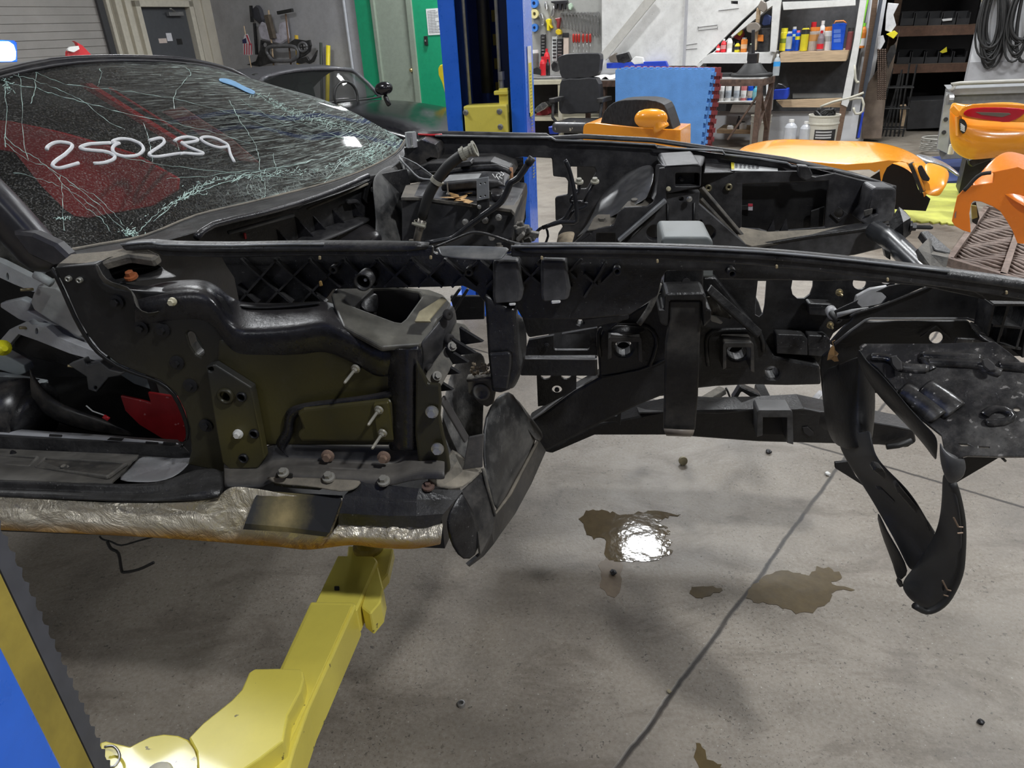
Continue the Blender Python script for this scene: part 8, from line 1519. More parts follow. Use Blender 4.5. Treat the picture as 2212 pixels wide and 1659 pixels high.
# bags on the white wall
PB = mat('thin_white_plastic', (0.62, 0.62, 0.63), 0.3, var=0.15, bump=0.9, bsc=16)
for pts, lab, cat, m in (([(1336, 30), (1346, 26), (1348, 58), (1342, 80), (1328, 84), (1322, 66), (1330, 50)], 'clear white plastic bag hanging on the wall left of the white handrail', 'bag', PB), ([(1350, 0), (1376, 0), (1377, 24), (1370, 28), (1352, 27)], 'bright blue packet hanging high on the white wall', 'packet', flat('sky_blue', (0.05, 0.35, 0.8), 0.4)), ([(1350, 29), (1372, 28), (1368, 52), (1350, 56), (1347, 44)], 'dark blue see-through packet below the bright blue one', 'packet', flat('navy_nylon', (0, 0, 0))),
      ([(1346, 78), (1362, 60), (1374, 56), (1380, 76), (1374, 98), (1360, 102), (1350, 94), (1340, 90)], 'knotted white plastic bag under the handrail', 'bag', PB), ([(1308, 0), (1316, 0), (1320, 24), (1316, 60), (1310, 58)], 'coil of grey wire hanging on the white wall edge', 'wire', flat('can_grey', (0, 0, 0)))): sil('hanging_item', pts, 10.38, 10.48, m, lab, cat, bevel=0.02)
for pts, lab, cat, m in (([(1313, 124), (1330, 114), (1336, 136), (1318, 134)], 'rusty yellow-brown tool box on the bench by the chair', 'box', flat('dusty_brown_metal', (0, 0, 0))), ([(1330, 118), (1356, 112), (1364, 130), (1348, 138), (1332, 134)], 'black cordless tool on the bench', 'power tool', cK), ([(1362, 132), (1372, 122), (1388, 124), (1392, 138), (1370, 140)], 'white tool with dark trigger on the bench', 'power tool', WHITEPL), ([(1310, 136), (1438, 132), (1444, 146), (1310, 148)], 'blue tray on the bench behind the blue mat', 'tray', cB)): sil('bench_item', pts, 10.1, 10.17, m, lab, cat)
# ============================================================ steel table, mat stack, buckets
TF = Frame(-34.0); td = 8.86; tz = TF.v(1640, 170, td).z
xl_, xr_ = TF.v(1266, 166, td).x, TF.v(1650, 168, td).x
TBL = thing('steel_table', 'rusty angle-iron table with thin steel top, right of the office chair', 'table', TF, ((xl_+xr_)/2, td+0.25, 0)); RST = mat('rusty_angle_iron', (0.10, 0.065, 0.05), 0.65, var=0.5, dust=0.4, dcol=(0.25, 0.14, 0.09))
box('table_top', TBL, ((xl_+xr_)/2, td+0.25, tz), (xr_-xl_, 0.52, 0.012), mat('pale_steel_sheet', (0.45, 0.45, 0.44), 0.4, 0.4, dust=0.4), bevel=0.001); bm = bmesh.new()
for y in (td, td+0.48): beam_bm(bm, (xl_, y, tz-0.04), (xr_, y, tz-0.04), 0.05, 0.07)
for x in (xl_+0.02, xr_-0.02): beam_bm(bm, (x, td, tz-0.04), (x, td+0.48, tz-0.04), 0.05, 0.07)
link('angle_frame', bm, RST, TBL)
for x, y in ((xl_+0.03, td), (xr_-0.03, td), (xl_+0.03, td+0.48), (xr_-0.03, td+0.48)): beam('leg', TBL, (x, y, 0), (x, y, tz-0.02), 0.055, 0.055, RST, (0, 1, 0))
beam('brace', TBL, (xr_-0.03, td, tz-0.1), (xr_-0.03, td+0.48, 0.25), 0.04, 0.02, RST); beam('brace', TBL, (xr_-0.03, td+0.48, tz-0.1), (xr_-0.03, td, 0.25), 0.04, 0.02, RST); beam('brace', TBL, (xl_+0.03, td, tz-0.1), (xl_+0.3, td, tz-0.45), 0.04, 0.02, RST); beam('brace', TBL, (xr_-0.03, td, tz-0.15), (xr_-0.35, td, 0.2), 0.04, 0.02, RST)
SB = TF.v(1624, 158, td+0.25); G_ = thing('gear_shift_boot', 'black gear lever assembly with rubber boot and ring, on the steel table', 'car part', TF, SB)
bm = bmesh.new(); tube_bm(bm, [Vector((SB.x+0.22*math.cos(a), SB.y+0.13*math.sin(a), tz+0.025)) for a in [2*math.pi*i/28 for i in range(29)]], 0.022, 8, False); link('rubber_ring', bm, RUBBER, G_, smooth=True)
bm = bmesh.new(); lathe_bm(bm, [(0.19, 0.01), (0.18, 0.05), (0.13, 0.10), (0.10, 0.14), (0.09, 0.15), (0, 0.151)], Matrix.Translation((SB.x, SB.y, tz)) @ Matrix.Diagonal((1, 0.7, 1, 1)), 22); link('boot', bm, RUBBER, G_, smooth=True)
bm = bmesh.new(); box_bm(bm, (SB.x, SB.y, tz+0.2), (0.11, 0.09, 0.11)); box_bm(bm, (SB.x-0.04, SB.y, tz+0.22), (0.05, 0.06, 0.09)); tube_bm(bm, [(SB.x, SB.y, tz+0.2), (SB.x-0.03, SB.y, tz+0.5)], 0.02, 8); link('lever', bm, BBOLT, G_, bevel=0.01)
wb = TF.v(1677, 150, td+0.35); bm = bmesh.new(); lathe_bm(bm, [(0.036, 0), (0.038, 0.01), (0.038, 0.15), (0.03, 0.18), (0.014, 0.2), (0.014, 0.22)], Matrix.Translation((wb.x, wb.y, tz+0.006)), 16)
G_ = thing('water_bottle', 'clear plastic water bottle with blue label on the steel table', 'bottle', TF, (wb.x, wb.y, tz)); link('bottle', bm, flat('clear_plastic', (0.7, 0.75, 0.78), 0.15, alpha=0.45), G_, smooth=True); bm = bmesh.new(); lathe_bm(bm, [(0.0385, 0.1), (0.0385, 0.15)], Matrix.Translation((wb.x, wb.y, tz+0.006)), 16, False); link('label', bm, flat('sky_blue', (0, 0, 0)), G_); bm = bmesh.new(); lathe_bm(bm, [(0.015, 0.21), (0.015, 0.235)], Matrix.Translation((wb.x, wb.y, tz)), 12); link('cap', bm, WHITEPL, G_)
q = TF.v(1567, 155, td+0.3); bm = bmesh.new()
for k in range(3): tube_bm(bm, [Vector((q.x+0.09*math.cos(a+k), q.y+0.07*math.sin(a+k), tz+0.015+0.012*k)) for a in [2*math.pi*i/16 for i in range(17)]], 0.008, 6, False)
T1(link('coiled_lead', bm, RUBBER, TF, smooth=True), 'small coil of black lead on the steel table left of the gear lever', 'cable')
T1(sheet('white_cloth', TF, [[Vector((TF.v(x, 160, td+0.2).x, td+0.05+0.18*j, tz+0.02+0.03*math.sin(i*1.7+j))) for i, x in enumerate(range(1290, 1336, 6))] for j in range(4)], flat('white_cloth', (0.7, 0.7, 0.7), 0.8), 0.01, 2), 'crumpled white cloth on the left end of the steel table', 'cloth')
# foam mats stood on edge against the table
MD = 8.4
def jig(pts, n=12, a=3.0, k=2.6):
    """puzzle-mat edge along a polyline"""
    out = []
    for i in range(len(pts)-1):
        (x0, y0), (x1, y1) = pts[i], pts[i+1]; L = math.hypot(x1-x0, y1-y0); m = max(1, int(L/n)); dx, dy = (x1-x0)/L, (y1-y0)/L; nx, ny = -dy, dx
        for j in range(m):
            t0 = L*j/m; w = L/m
            for (u, v) in ((0.0, 0), (0.30, 0), (0.22, 1), (0.78, 1), (0.70, 0)): out.append((x0+dx*(t0+w*u)+nx*a*v, y0+dy*(t0+w*u)+ny*a*v))
    out.append(pts[-1]); return out
MB = mat('blue_foam', (0.10, 0.27, 0.62), 0.6, var=0.12, sc=6, bump=0.5, bsc=70); MR = mat('maroon_foam', (0.22, 0.04, 0.045), 0.65, var=0.15, bump=0.4, bsc=70)
m1 = prism('foam_mat', TF, [(1329, 330), (1329, 152)]+jig([(1331, 147), (1538, 146)], 13, 3)[1:]+jig([(1538, 150), (1530, 200), (1521, 252), (1512, 330)], 16, -5)[1:], MD, MD+0.03, MB, bevel=0.002); T1(m1, 'blue interlocking foam mat on edge before the steel table, foremost of the stack', 'foam mat', 'interlocking foam mats leaning on the steel table')
for k in range(5):
    dx = 5+k*3.4; o = prism('foam_mat', TF, [(1345, 330), (1345, 150-k*0.4), (1350, 145-k*0.5)]+jig([(1352, 144-k*0.4), (1538+dx, 147-k*0.4)], 13, 2.4)[1:]+jig([(1538+dx, 152), (1532+dx, 200), (1525+dx, 252), (1516+dx, 330)], 14+k*0.7, -3.5)[1:], MD+0.035+k*0.032, MD+0.062+k*0.032, MR if k else MB, bevel=0.001)
    T1(o, ('blue foam mat directly behind the foremost blue one' if k == 0 else 'maroon foam mat, %s behind the two blue ones' % ('first', 'second', 'third', 'hindmost')[k-1]), 'foam mat', 'interlocking foam mats leaning on the steel table')
BW = flat('bucket_white', (0.62, 0.6, 0.52), 0.5, dust=0.4, dcol=(0.3, 0.27, 0.2)); bd_ = 9.3
def bucket(x0, x1, yt, yb, d, label, lb=True):
    pb = F.v((x0+x1)/2, yb, d); R = abs(F.v(x1, yt, d).x-F.v(x0, yt, d).x)/2; z1 = F.v(x0, yt, d).z; G_ = thing('bucket', label, 'bucket', F, (pb.x, d, 0)); M = Matrix.Translation((pb.x, d, 0))
    bm = bmesh.new(); lathe_bm(bm, [(R*0.86, 0.0), (R*0.9, 0.02), (R*0.97, z1*0.78), (R*1.03, z1*0.79), (R*1.03, z1*0.82), (R*0.98, z1*0.83), (R*1.0, z1*0.96), (R*1.05, z1*0.97), (R*1.05, z1), (R*0.97, z1), (R*0.9, z1*0.9), (0, z1*0.88)], M, 28, False); link('pail', bm, BW, G_)
    if lb: bm = bmesh.new(); rr_ = [[M @ Vector((R*0.955*math.sin(a), -R*0.955*math.cos(a), z)) for a in [(-0.5+i*0.12) for i in range(14)]] for z in (z1*0.30, z1*0.68)]; grid_bm(bm, rr_); link('dark_label', bm, cK, G_, solid=0.004); bm = bmesh.new(); [grid_bm(bm, [[M @ Vector((R*0.965*math.sin(a), -R*0.965*math.cos(a), z)) for a in [(-0.4+i*0.1) for i in range(12)]] for z in (z1*zz, z1*(zz+0.035))]) for zz in (0.61, 0.54, 0.48)]; link('label_print', bm, flat('print_pale', (0.5, 0.5, 0.5), 0.5), G_, solid=0.003)
    return G_, M, R, z1
G_, M, R, z1 = bucket(1741, 1808, 247, 300, bd_, 'dirty white bucket heaped with black cable, under the leaning white post'); bm = bmesh.new(); rnd = random.Random(2)
for k in range(9):
    ph = rnd.uniform(0, 6); tube_bm(bm, [M @ Vector((R*0.7*math.cos(a+ph)*rnd.uniform(.7, 1), R*0.7*math.sin(a+ph)*rnd.uniform(.7, 1), z1*0.94+0.05*math.sin(2*a+k)+0.02*(k % 3))) for a in [2*math.pi*i/12 for i in range(10)]], 0.012, 5)
T1(link('cable_tangle', bm, RUBBER, F), 'tangle of black cable filling the labelled white bucket', 'cable')
bucket(1618, 1662, 248, 300, 9.8, 'white bucket with lid rim behind the table legs', False)
for x, yt, w, lab in ((1705, 258, 28, 'clear plastic jug with a blue label by the table leg'), (1738, 262, 26, 'clear plastic jug directly left of the labelled bucket')): cyl('clear_jug', x, yt, 302, w, 9.25, flat('cloudy_clear', (0.6, 0.62, 0.66), 0.2, alpha=0.75), lab, 'jug', shape='bottle', group='clear jugs beside the buckets')
for x, yt, w, m, lab in ((1577, 268, 14, WHITEPL, 'small white bottle on the low shelf, leftmost'), (1604, 262, 16, WHITEPL, 'wide white bottle on the low shelf left of the bucket'), (1594, 250, 9, cK, 'thin black bottle on the low shelf between white ones')): cyl('small_bottle', x, yt, 281, w, 10.0, m, lab, 'bottle', shape='bottle', capm=cK)
# ============================================================ storage bay on the right
JST = mat('brown_joist', (0.13, 0.07, 0.045), 0.75, var=0.3); BK = mat('black_plastic_bin', (0.03, 0.03, 0.032), 0.5)
BS_ = thing('bay_shelving', 'dark timber shelving with two brown beams deep in the storage bay', 'shelf', F, (F.v(2020, 200, 11.9).x, 12.2, 0))
for (y0, y1) in ((57, 80), (140, 160)): prism('beam', BS_, [(1925, y0+1), (2125, y0-4), (2125, y1-6), (1920, y1)], 11.9, 11.96, JST, bevel=0.004); prism('shelf_board', BS_, [(1925, y0), (2125, y0-5), (2125, y0-3), (1925, y0+2)], 11.9, 12.5, DWOOD, bevel=0)
for x in (1915, 2110): a = F.v(x, 150, 12.4).x; box('upright', BS_, (a, 12.45, 1.5), (0.1, 0.1, 3.0), DWOOD)
GB_ = 'black open bins on the bay shelves'; od = ('leftmost', 'second', 'third', 'fourth', 'rightmost')
for r, yb in enumerate((56, 139)):
    for k in range(5):
        x = 1944-r*8+k*30; w = 28; p = F.v(x+w/2, yb-1, 12.0); ww = abs(F.v(x+w, yb, 12.0).x-F.v(x, yb, 12.0).x); h = 0.17
        bm = bmesh.new()
        for c, s_ in (((0, 0.2, 0.006), (ww, 0.4, 0.012)), ((0, 0, h*0.25), (ww, 0.01, h*0.5)), ((0, 0.4, h*0.5), (ww, 0.01, h)), ((-ww/2+.006, 0.2, h*0.45), (0.01, 0.4, h*0.9)), ((ww/2-.006, 0.2, h*0.45), (0.01, 0.4, h*0.9))): box_bm(bm, (p.x+c[0], p.y+c[1], p.z+c[2]), s_)
        T1(link('parts_bin', bm, BK, F), 'black parts bin on the %s beam of the bay, %s' % (('upper', 'lower')[r], od[k]+(' of the row' if k in (0, 4) else ' from the left')), 'bin', GB_)
sil('yellow_tag', [(2030, 112), (2045, 101), (2046, 112), (2036, 115)], 11.95, 11.96, cY, 'torn yellow tag on the lower row of black bins', 'tag', bevel=0); sil('pale_card', [(2035, 41), (2057, 39), (2056, 44), (2036, 46)], 11.96, 11.97, WHITEPL, 'pale card in an upper black bin of the bay', 'card', bevel=0)
for pts, d0, m, lab, cat in (([(1888, -30), (1900, -30), (1892, 40), (1866, 208), (1853, 208), (1874, 80)], 10.3, DWOOD, 'reddish brown timber upright between shelves and bay', 'post'), ([(1904, -30), (1912, -30), (1880, 160), (1862, 236), (1854, 300), (1848, 300), (1866, 180)], 10.22, flat('steel_blue_pole', (0.06, 0.07, 0.09), 0.35), 'long dark steel pole leaning beside the brown upright', 'pole'), ([(1864, 232), (1868, 234), (1857, 298), (1851, 298)], 10.18, cB, 'blue sleeve on the foot of the leaning pole', 'sleeve'), ([(1862, 200), (1936, 90), (1944, 62), (1928, 150), (1915, 196), (1904, 300), (1862, 300)], 10.5, mat('scuffed_brown_board', (0.17, 0.13, 0.10), 0.75, var=0.4, sc=6), 'scuffed brown board panel at the left jamb of the bay', 'panel'),
      ([(1918, 6), (1942, 8), (1930, 32), (1936, 55), (1925, 70), (1912, 66), (1914, 30)], 10.3, PB, 'clear plastic bags of small parts hung on the jamb of the bay', 'bags'), ([(1914, 74), (1932, 66), (1940, 72), (1930, 84), (1920, 78)], 10.28, cY, 'yellow card hung below the plastic bags', 'card'), ([(1896, 80), (1908, 76), (1912, 90), (1902, 108), (1894, 108)], 10.32, PB, 'small clear bag with silver parts left of the yellow card', 'bag'), ([(1924, 100), (1934, 96), (1936, 112), (1922, 140), (1918, 150), (1914, 120)], 10.34, cK, 'black printed packets on the bay jamb', 'packets')): sil('jamb_item' if cat not in ('post', 'pole') else 'timber_upright' if cat == 'post' else 'steel_pole', pts, d0, d0+0.08, m, lab, cat, bevel=0.004)
bm = bmesh.new()
for k in range(4):
    for i in range(26): a = F.v(1897+k*5, 108+i*4.2, 10.3); lathe_bm(bm, [(0.004, -0.014), (0.012, -0.004), (0.012, 0.004), (0.004, 0.014)], Matrix.Translation(a), 6)
T1(link('hanging_chain', bm, mat('rusty_chain', (0.09, 0.06, 0.045), 0.6, 0.4), F), 'rusty chains hanging in four strands at the bay jamb', 'chain')
for k, (pts, lab) in enumerate((([(1846, 140), (1848, 170), (1852, 178), (1856, 176)], 'thin cream hose hook on the leaning post, upper one'), ([(1772, 231), (1800, 220), (1840, 210), (1866, 200)], 'long bent grey rod lying against the leaning white post'), ([(1834, 216), (1862, 212), (1864, 240), (1848, 246), (1844, 232)], 'cream wire loop hanging low on the leaning post'))): T1(tube('bent_rod', F, [F.v(x, y, 9.9) for x, y in pts], 0.014, flat('rod_cream', (0.5, 0.48, 0.4), 0.5), 8, smooth=2), lab, 'rod')
crt = sil('dark_bin_row', [(1962, 218), (2045, 215), (2040, 276), (1958, 280)], 11.5, 12.1, BK, 'row of tall black bins on the floor of the bay', 'bins')
HT = thing('wire_stand', 'black wire stand with a bundle of tools on the bay floor', 'stand', F, (F.v(1925, 280, 11.0).x, 11.0, 0)); bm = bmesh.new(); q = F.v(1925, 278, 11.0)
for i in range(7): tube_bm(bm, [(q.x-0.15+i*0.05, 11.0, 0), (q.x-0.12+i*0.04+random.uniform(-.1, .1), 11.05, random.uniform(0.6, 0.9))], 0.012, 5)
for z in (0.1, 0.35, 0.6): tube_bm(bm, [(q.x-0.17, 10.95, z), (q.x+0.17, 10.95, z), (q.x+0.17, 11.15, z), (q.x-0.17, 11.15, z), (q.x-0.17, 10.95, z)], 0.01, 5)
link('wire_frame', bm, RUBBER, HT); sil('cardboard_upright', [(1944, 230), (1958, 228), (1956, 278), (1943, 280)], 11.2, 11.4, WOOD, 'pale board stood beside the wire stand in the bay', 'board')
# white wall on the right: cable coils, electrical box, grey crate
bm = bmesh.new(); CBK = RUBBER; rnd = random.Random(8)
def coil(cx, top, w, h, n, nm, lab):
    bm = bmesh.new()
    for k in range(n):
        a_, b_ = w*rnd.uniform(0.6, 1.0), h*rnd.uniform(0.7, 1.0); ox = rnd.uniform(-8, 8); tl = rnd.uniform(-0.05, 0.2); pts = []
        for i in range(25):
            t = 2*math.pi*i/24; x = math.sin(t)*a_*(0.55+0.45*(1-math.cos(t))/2)*1.0; y = (1-math.cos(t))/2*b_; pts.append(F.v(cx+ox+x-y*0.12+tl*y*0.3, top+y, YB-0.05-0.015*(k % 4)-(0.09 if cx > 2200 else 0)))
        tube_bm(bm, pts, rnd.choice((0.011, 0.014, 0.018)), 6, False)
    T1(link('cable_coil', bm, CBK, F, smooth=True), lab, 'cable coil')
coil(2155, -40, 36, 190, 16, 'a', 'big coil of black cables hung on the white wall at the upper right'); coil(2215, -30, 34, 165, 9, 'b', 'second coil of black cables cut by the right edge of the picture')
sil('junction_box', [(2120, -10), (2140, -10), (2138, 10), (2122, 12)], YB-0.08, YB, flat('box_beige', (0.5, 0.45, 0.32), 0.5), 'beige electrical box at the top of the white wall', 'electrical box')
CT = thing('road_case', 'grey aluminium-edged flat case standing behind the orange bumper', 'case', F, (F.v(2120, 320, 8.3).x, 8.3, 0)); GC = mat('grey_case_board', (0.2, 0.2, 0.205), 0.5, var=0.15, dust=0.3, dcol=(0.3, 0.3, 0.3)); 
prism('panel', CT, [(2049, 198), (2300, 190), (2300, 330), (2034, 345), (2028, 330)], 8.3, 8.7, GC, bevel=0.006); prism('edge_rail', CT, [(2046, 192), (2300, 182), (2300, 198), (2056, 206)], 8.27, 8.72, flat('brushed_alloy', (0.42, 0.43, 0.44), 0.4, 0.4), bevel=0.003); prism('corner_post', CT, [(2044, 200), (2062, 200), (2046, 332), (2024, 322)], 8.27, 8.32, flat('brushed_alloy', (0, 0, 0)), bevel=0.003)
tube('push_bar', CT, [CT.v(x, y, 8.25) for x, y in ((2056, 196), (2062, 186), (2074, 180), (2300, 172))], 0.018, flat('grey_tube', (0.4, 0.39, 0.36), 0.45), 10, smooth=2); lathe_b = bmesh.new(); lathe_bm(lathe_b, [(0.0, -0.02), (0.05, -0.02), (0.05, 0.02), (0, 0.02)], aim(CT.v(2052, 215, 8.2), (1, 0.2, 0)), 14); link('caster', lathe_b, STEEL, CT); bm = bmesh.new()
for x, y in ((2043, 258), (2039, 286)): lathe_bm(bm, [(0.02, 0), (0.02, 0.005)], aim(CT.v(x, y, 8.262), (0, -1, 0)), 12)
link('bolt_holes', bm, DARK, CT); bm = bmesh.new()
for k in range(7): a = F.z(2030, 322, 0.05); tube_bm(bm, [a+Vector((0.2*math.cos(t+k), 0.16*math.sin(t+k), 0.02*k)) for t in [2*math.pi*i/14 for i in range(13)]], 0.012, 5)
T1(link('coiled_hose', bm, flat('grey_hose', (0.3, 0.29, 0.26), 0.5), F), 'small grey coiled lead on the floor beside the grey case', 'cable')
# ============================================================ orange body panels, mats and grate on the right
YF = mat('yellow_foam', (0.50, 0.52, 0.10), 0.7, var=0.2, sc=4, dust=0.5, dcol=(0.3, 0.28, 0.12), bump=0.3)
T1(plate('yellow_foam_mat', F, [(1760, 400), (2100, 395), (2085, 440), (2062, 484), (2050, 483), (2046, 480), (2034, 482), (2030, 478), (2016, 481), (2008, 477), (1990, 479), (1980, 476), (1966, 478), (1900, 475), (1740, 470)], 0, 0.014, YF, A=(0, 0, 0.015), N=(0, 0, 1)), 'yellow interlocking foam mat on the floor under the orange fender', 'foam mat')
NAV = flat('navy_blanket', (0.04, 0.06, 0.17), 0.8); T1(plate('navy_blanket', F, [(1990, 340), (2060, 335), (2160, 345), (2200, 380), (2150, 390), (2090, 388), (2040, 392), (1980, 380)], 0, 0.03, NAV, A=(0, 0, 0.031), N=(0, 0, 1)), 'dark blue blanket spread on the floor under the orange rear bumper', 'blanket')
FD = 5.9
G_ = thing('orange_fender', 'long orange body panel with wheel cut-out and black vent lying on the yellow mat', 'car body panel', F, (F.v(1850, 400, FD).x, FD+0.3, 0.016))
t_ = [(1600, 318, 6.5), (1640, 304, 6.6), (1700, 298, 6.7), (1760, 302, 6.7), (1830, 304, 6.7), (1880, 304, 6.6), (1930, 312, 6.5), (1975, 330, 6.4), (2003, 352, 6.2), (2018, 380, 6.0)]
m1 = [(1590, 330, 6.1), (1640, 322, 6.2), (1700, 318, 6.3), (1760, 322, 6.3), (1830, 326, 6.3), (1880, 328, 6.2), (1925, 338, 6.1), (1960, 350, 6.0), (1990, 372, 5.95), (2010, 400, 5.9)]
m2 = [(1590, 345, 5.9), (1640, 342, 5.95), (1700, 346, 6.0), (1760, 352, 6.0), (1820, 358, 6.0), (1870, 356, 5.95), (1920, 350, 5.9), (1955, 362, 5.88), (1980, 384, 5.86), (2000, 410, 5.85)]
b_ = [(1590, 370, 5.8), (1640, 370, 5.85), (1700, 372, 5.9), (1760, 376, 5.9), (1800, 390, 5.85), (1850, 398, 5.8), (1900, 374, 5.8), (1940, 356, 5.82), (1968, 362, 5.82), (1985, 392, 5.82)]
def R3(r, FF=F): return [FF.v(x, y, v) for x, y, v in r]
sheet('panel_skin', G_, [R3(t_), R3(m1), R3(m2)], ORANGE, 0.01, 2)
plate('flank', G_, [(1590, 345), (1700, 345), (1820, 356), (1880, 352), (1920, 346), (1962, 352), (1985, 370), (2008, 398), (2010, 412), (1996, 426), (1994, 416), (1975, 380), (1958, 352), (1948, 348), (1930, 352), (1916, 362), (1908, 378), (1904, 396), (1902, 385), (1900, 366), (1890, 372), (1878, 366), (1760, 372), (1590, 370)], 5.86, 0.01, ORANGE, bevel=0.003)
sheet('rear_wing', G_, [R3(((1996, 348, 6.2), (2020, 352, 6.15), (2050, 364, 6.1), (2051, 382, 6.05))), R3(((1992, 380, 5.95), (2016, 382, 5.95), (2040, 386, 5.95), (2046, 396, 5.95))), R3(((1996, 414, 5.86), (2012, 410, 5.86), (2036, 404, 5.88), (2042, 404, 5.9))), R3(((2000, 420, 5.84), (2014, 424, 5.84), (2030, 425, 5.86), (2034, 414, 5.88)))], ORANGE, 0.01, 2)
plate('black_vent', G_, [(1982, 364), (1986, 358), (1992, 358), (2002, 376), (2009, 386), (2006, 392), (1994, 390), (1986, 378)], 5.82, 0.02, DARK, bevel=0.003); tube('window_channel', G_, [F.v(x, y, 5.80) for x, y in ((1968, 352), (1976, 372), (1988, 400), (1994, 414))], 0.018, BLK, 8, smooth=2); tube('orange_edge', G_, [F.v(x, y, 5.79) for x, y in ((1972, 352), (1982, 374), (1996, 412))], 0.008, ORANGE, 6)
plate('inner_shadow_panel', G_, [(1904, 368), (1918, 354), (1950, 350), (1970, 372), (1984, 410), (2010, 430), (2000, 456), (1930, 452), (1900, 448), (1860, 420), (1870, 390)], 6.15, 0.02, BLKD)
bumper_ = thing('orange_rear_bumper', 'orange rear bumper with red tail light, standing before the grey case', 'car body panel', F, (F.v(2150, 350, 6.9).x, 7.2, 0.06))
BD_ = 6.95
sheet('bumper_skin', bumper_, [R3(r) for r in (
    [(2054, 216, 7.0), (2080, 226, 7.0), (2120, 222, 7.1), (2160, 217, 7.1), (2240, 222, 7.1)],
    [(2050, 240, 6.96), (2074, 262, 6.95), (2110, 268, 6.95), (2160, 270, 6.95), (2240, 262, 6.98)],
    [(2049, 272, 6.95), (2078, 284, 6.9), (2120, 290, 6.88), (2170, 292, 6.88), (2240, 290, 6.9)],
    [(2050, 302, 6.97), (2076, 314, 6.9), (2120, 320, 6.87), (2170, 322, 6.87), (2240, 322, 6.9)],
    [(2058, 326, 7.0), (2080, 342, 6.95), (2100, 348, 6.93), (2150, 340, 6.95), (2240, 338, 6.98)])], ORANGE, 0.02, 2)
plate('lamp_surround', bumper_, smoothpts([(2072, 246), (2078, 234), (2100, 226), (2150, 224), (2200, 226), (2240, 232), (2240, 262), (2190, 264), (2140, 262), (2100, 258), (2078, 252)], 2, True), 6.86, 0.05, ORANGE, bevel=0.01, seg=2)
ll = plate('tail_light', bumper_, smoothpts([(2081, 246), (2090, 237), (2110, 233), (2150, 232), (2200, 234), (2216, 240), (2205, 252), (2180, 264), (2150, 262), (2110, 256), (2090, 252)], 2, True), 6.84, 0.04, flat('tail_light_red', (0.5, 0.0, 0.02), 0.1, coat=1.0), bevel=0.008, seg=2); ll['label'] = 'red tail light lens'
plate('lens_window', bumper_, [(2107, 242), (2180, 244), (2184, 247), (2165, 253), (2120, 248)], 6.832, 0.004, flat('smoked_lens', (0.16, 0.13, 0.11), 0.2), bevel=0.001, parent=ll)
em = plate('side_marker', bumper_, smoothpts([(2073, 258), (2084, 260), (2089, 272), (2086, 284), (2080, 289), (2074, 280)], 2, True), 6.88, 0.03, DARK, bevel=0.003); bm = bmesh.new()
for k in range(4): plate('', bumper_, [(2074, 268+k*4.2), (2076, 266+k*4.2), (2085, 273+k*3.4), (2083, 275+k*3.4)], 6.876, 0.003, None, bm=bm)
link('white_stripes', bm, WHITEPL, bumper_, em); beam('mount_arm', bumper_, F.v(2056, 232, 6.92), F.v(2074, 250, 6.9), 0.03, 0.04, ORANGE); beam('mount_arm', bumper_, F.v(2070, 250, 6.9), F.v(2072, 292, 6.92), 0.03, 0.04, ORANGE)
plate('lower_lip', bumper_, [(2090, 346), (2110, 338), (2150, 338), (2140, 346), (2112, 356), (2100, 362), (2092, 356)], 7.0, 0.08, BLK, bevel=0.01); box('prop_block', bumper_, (F.v(2160, 340, 7.3).x, 7.35, 0.2), (0.5, 0.3, 0.28), BLKD)
cyl('white_can', 2053, 312, 333, 14, 7.25, WHITEPL, 'white container on the floor beside the grey case', 'container', shape='jar')
G2 = thing('orange_front_fender', 'bright orange fender with large wheel arch standing on the metal grate at the right edge', 'car body panel', F, (F.v(2140, 480, 4.6).x, 4.8, 0.02)); OR2 = mat('brighter_orange_paint', (0.95, 0.24, 0.015), 0.28, var=0.03, coat=0.5, sc=3)
sheet('crown', G2, [R3(r) for r in ([(2172, 325, 5.0), (2200, 328, 5.1), (2260, 350, 5.2), (2300, 370, 5.2)], [(2140, 344, 4.85), (2190, 356, 4.8), (2240, 376, 4.8), (2290, 400, 4.8)], [(2112, 378, 4.75), (2170, 384, 4.62), (2220, 400, 4.6), (2280, 430, 4.6)], [(2086, 408, 4.7), (2142, 398, 4.6), (2190, 440, 4.5), (2260, 470, 4.5)])], OR2, 0.012, 2)
plate('outer_skin', G2, [(2079, 412), (2096, 402), (2144, 394), (2146, 374), (2141, 372), (2200, 360), (2290, 400), (2290, 527), (2212, 527), (2198, 526), (2188, 500), (2174, 476), (2160, 456), (2144, 446), (2120, 436), (2104, 434), (2098, 440), (2094, 462), (2096, 486), (2097, 503), (2080, 498), (2062, 488), (2056, 478), (2062, 450), (2068, 424)], 4.55, 0.012, OR2, bevel=0.004, seg=2)
tube('arch_edge', G2, [F.v(x, y, 4.54) for x, y in ((2141, 373), (2120, 376), (2104, 388), (2092, 402), (2082, 412))], 0.01, DARK, 6, smooth=2); plate('inner_brace', G2, [(2100, 440), (2108, 436), (2116, 470), (2110, 486), (2100, 480)], 4.75, 0.02, BLK); plate('foam_block', G2, [(2098, 444), (2110, 446), (2112, 470), (2100, 474)], 4.7, 0.03, flat('olive_foam', (0.35, 0.36, 0.12), 0.7))
plate('scuff_mark', G2, [(2062, 462), (2066, 455), (2065, 470), (2062, 472)], 4.545, 0.002, flat('scuff_grey', (0.3, 0.2, 0.15), 0.6), bevel=0)
G3 = thing('slatted_grate', 'rusty brown slatted metal grate lying on the floor at the right edge', 'grate', F, (F.v(2150, 540, 4.3).x, 4.2, 0)); RG = mat('rusty_slats', (0.20, 0.15, 0.125), 0.6, var=0.4, dust=0.6, dcol=(0.35, 0.3, 0.27), bump=0.4)
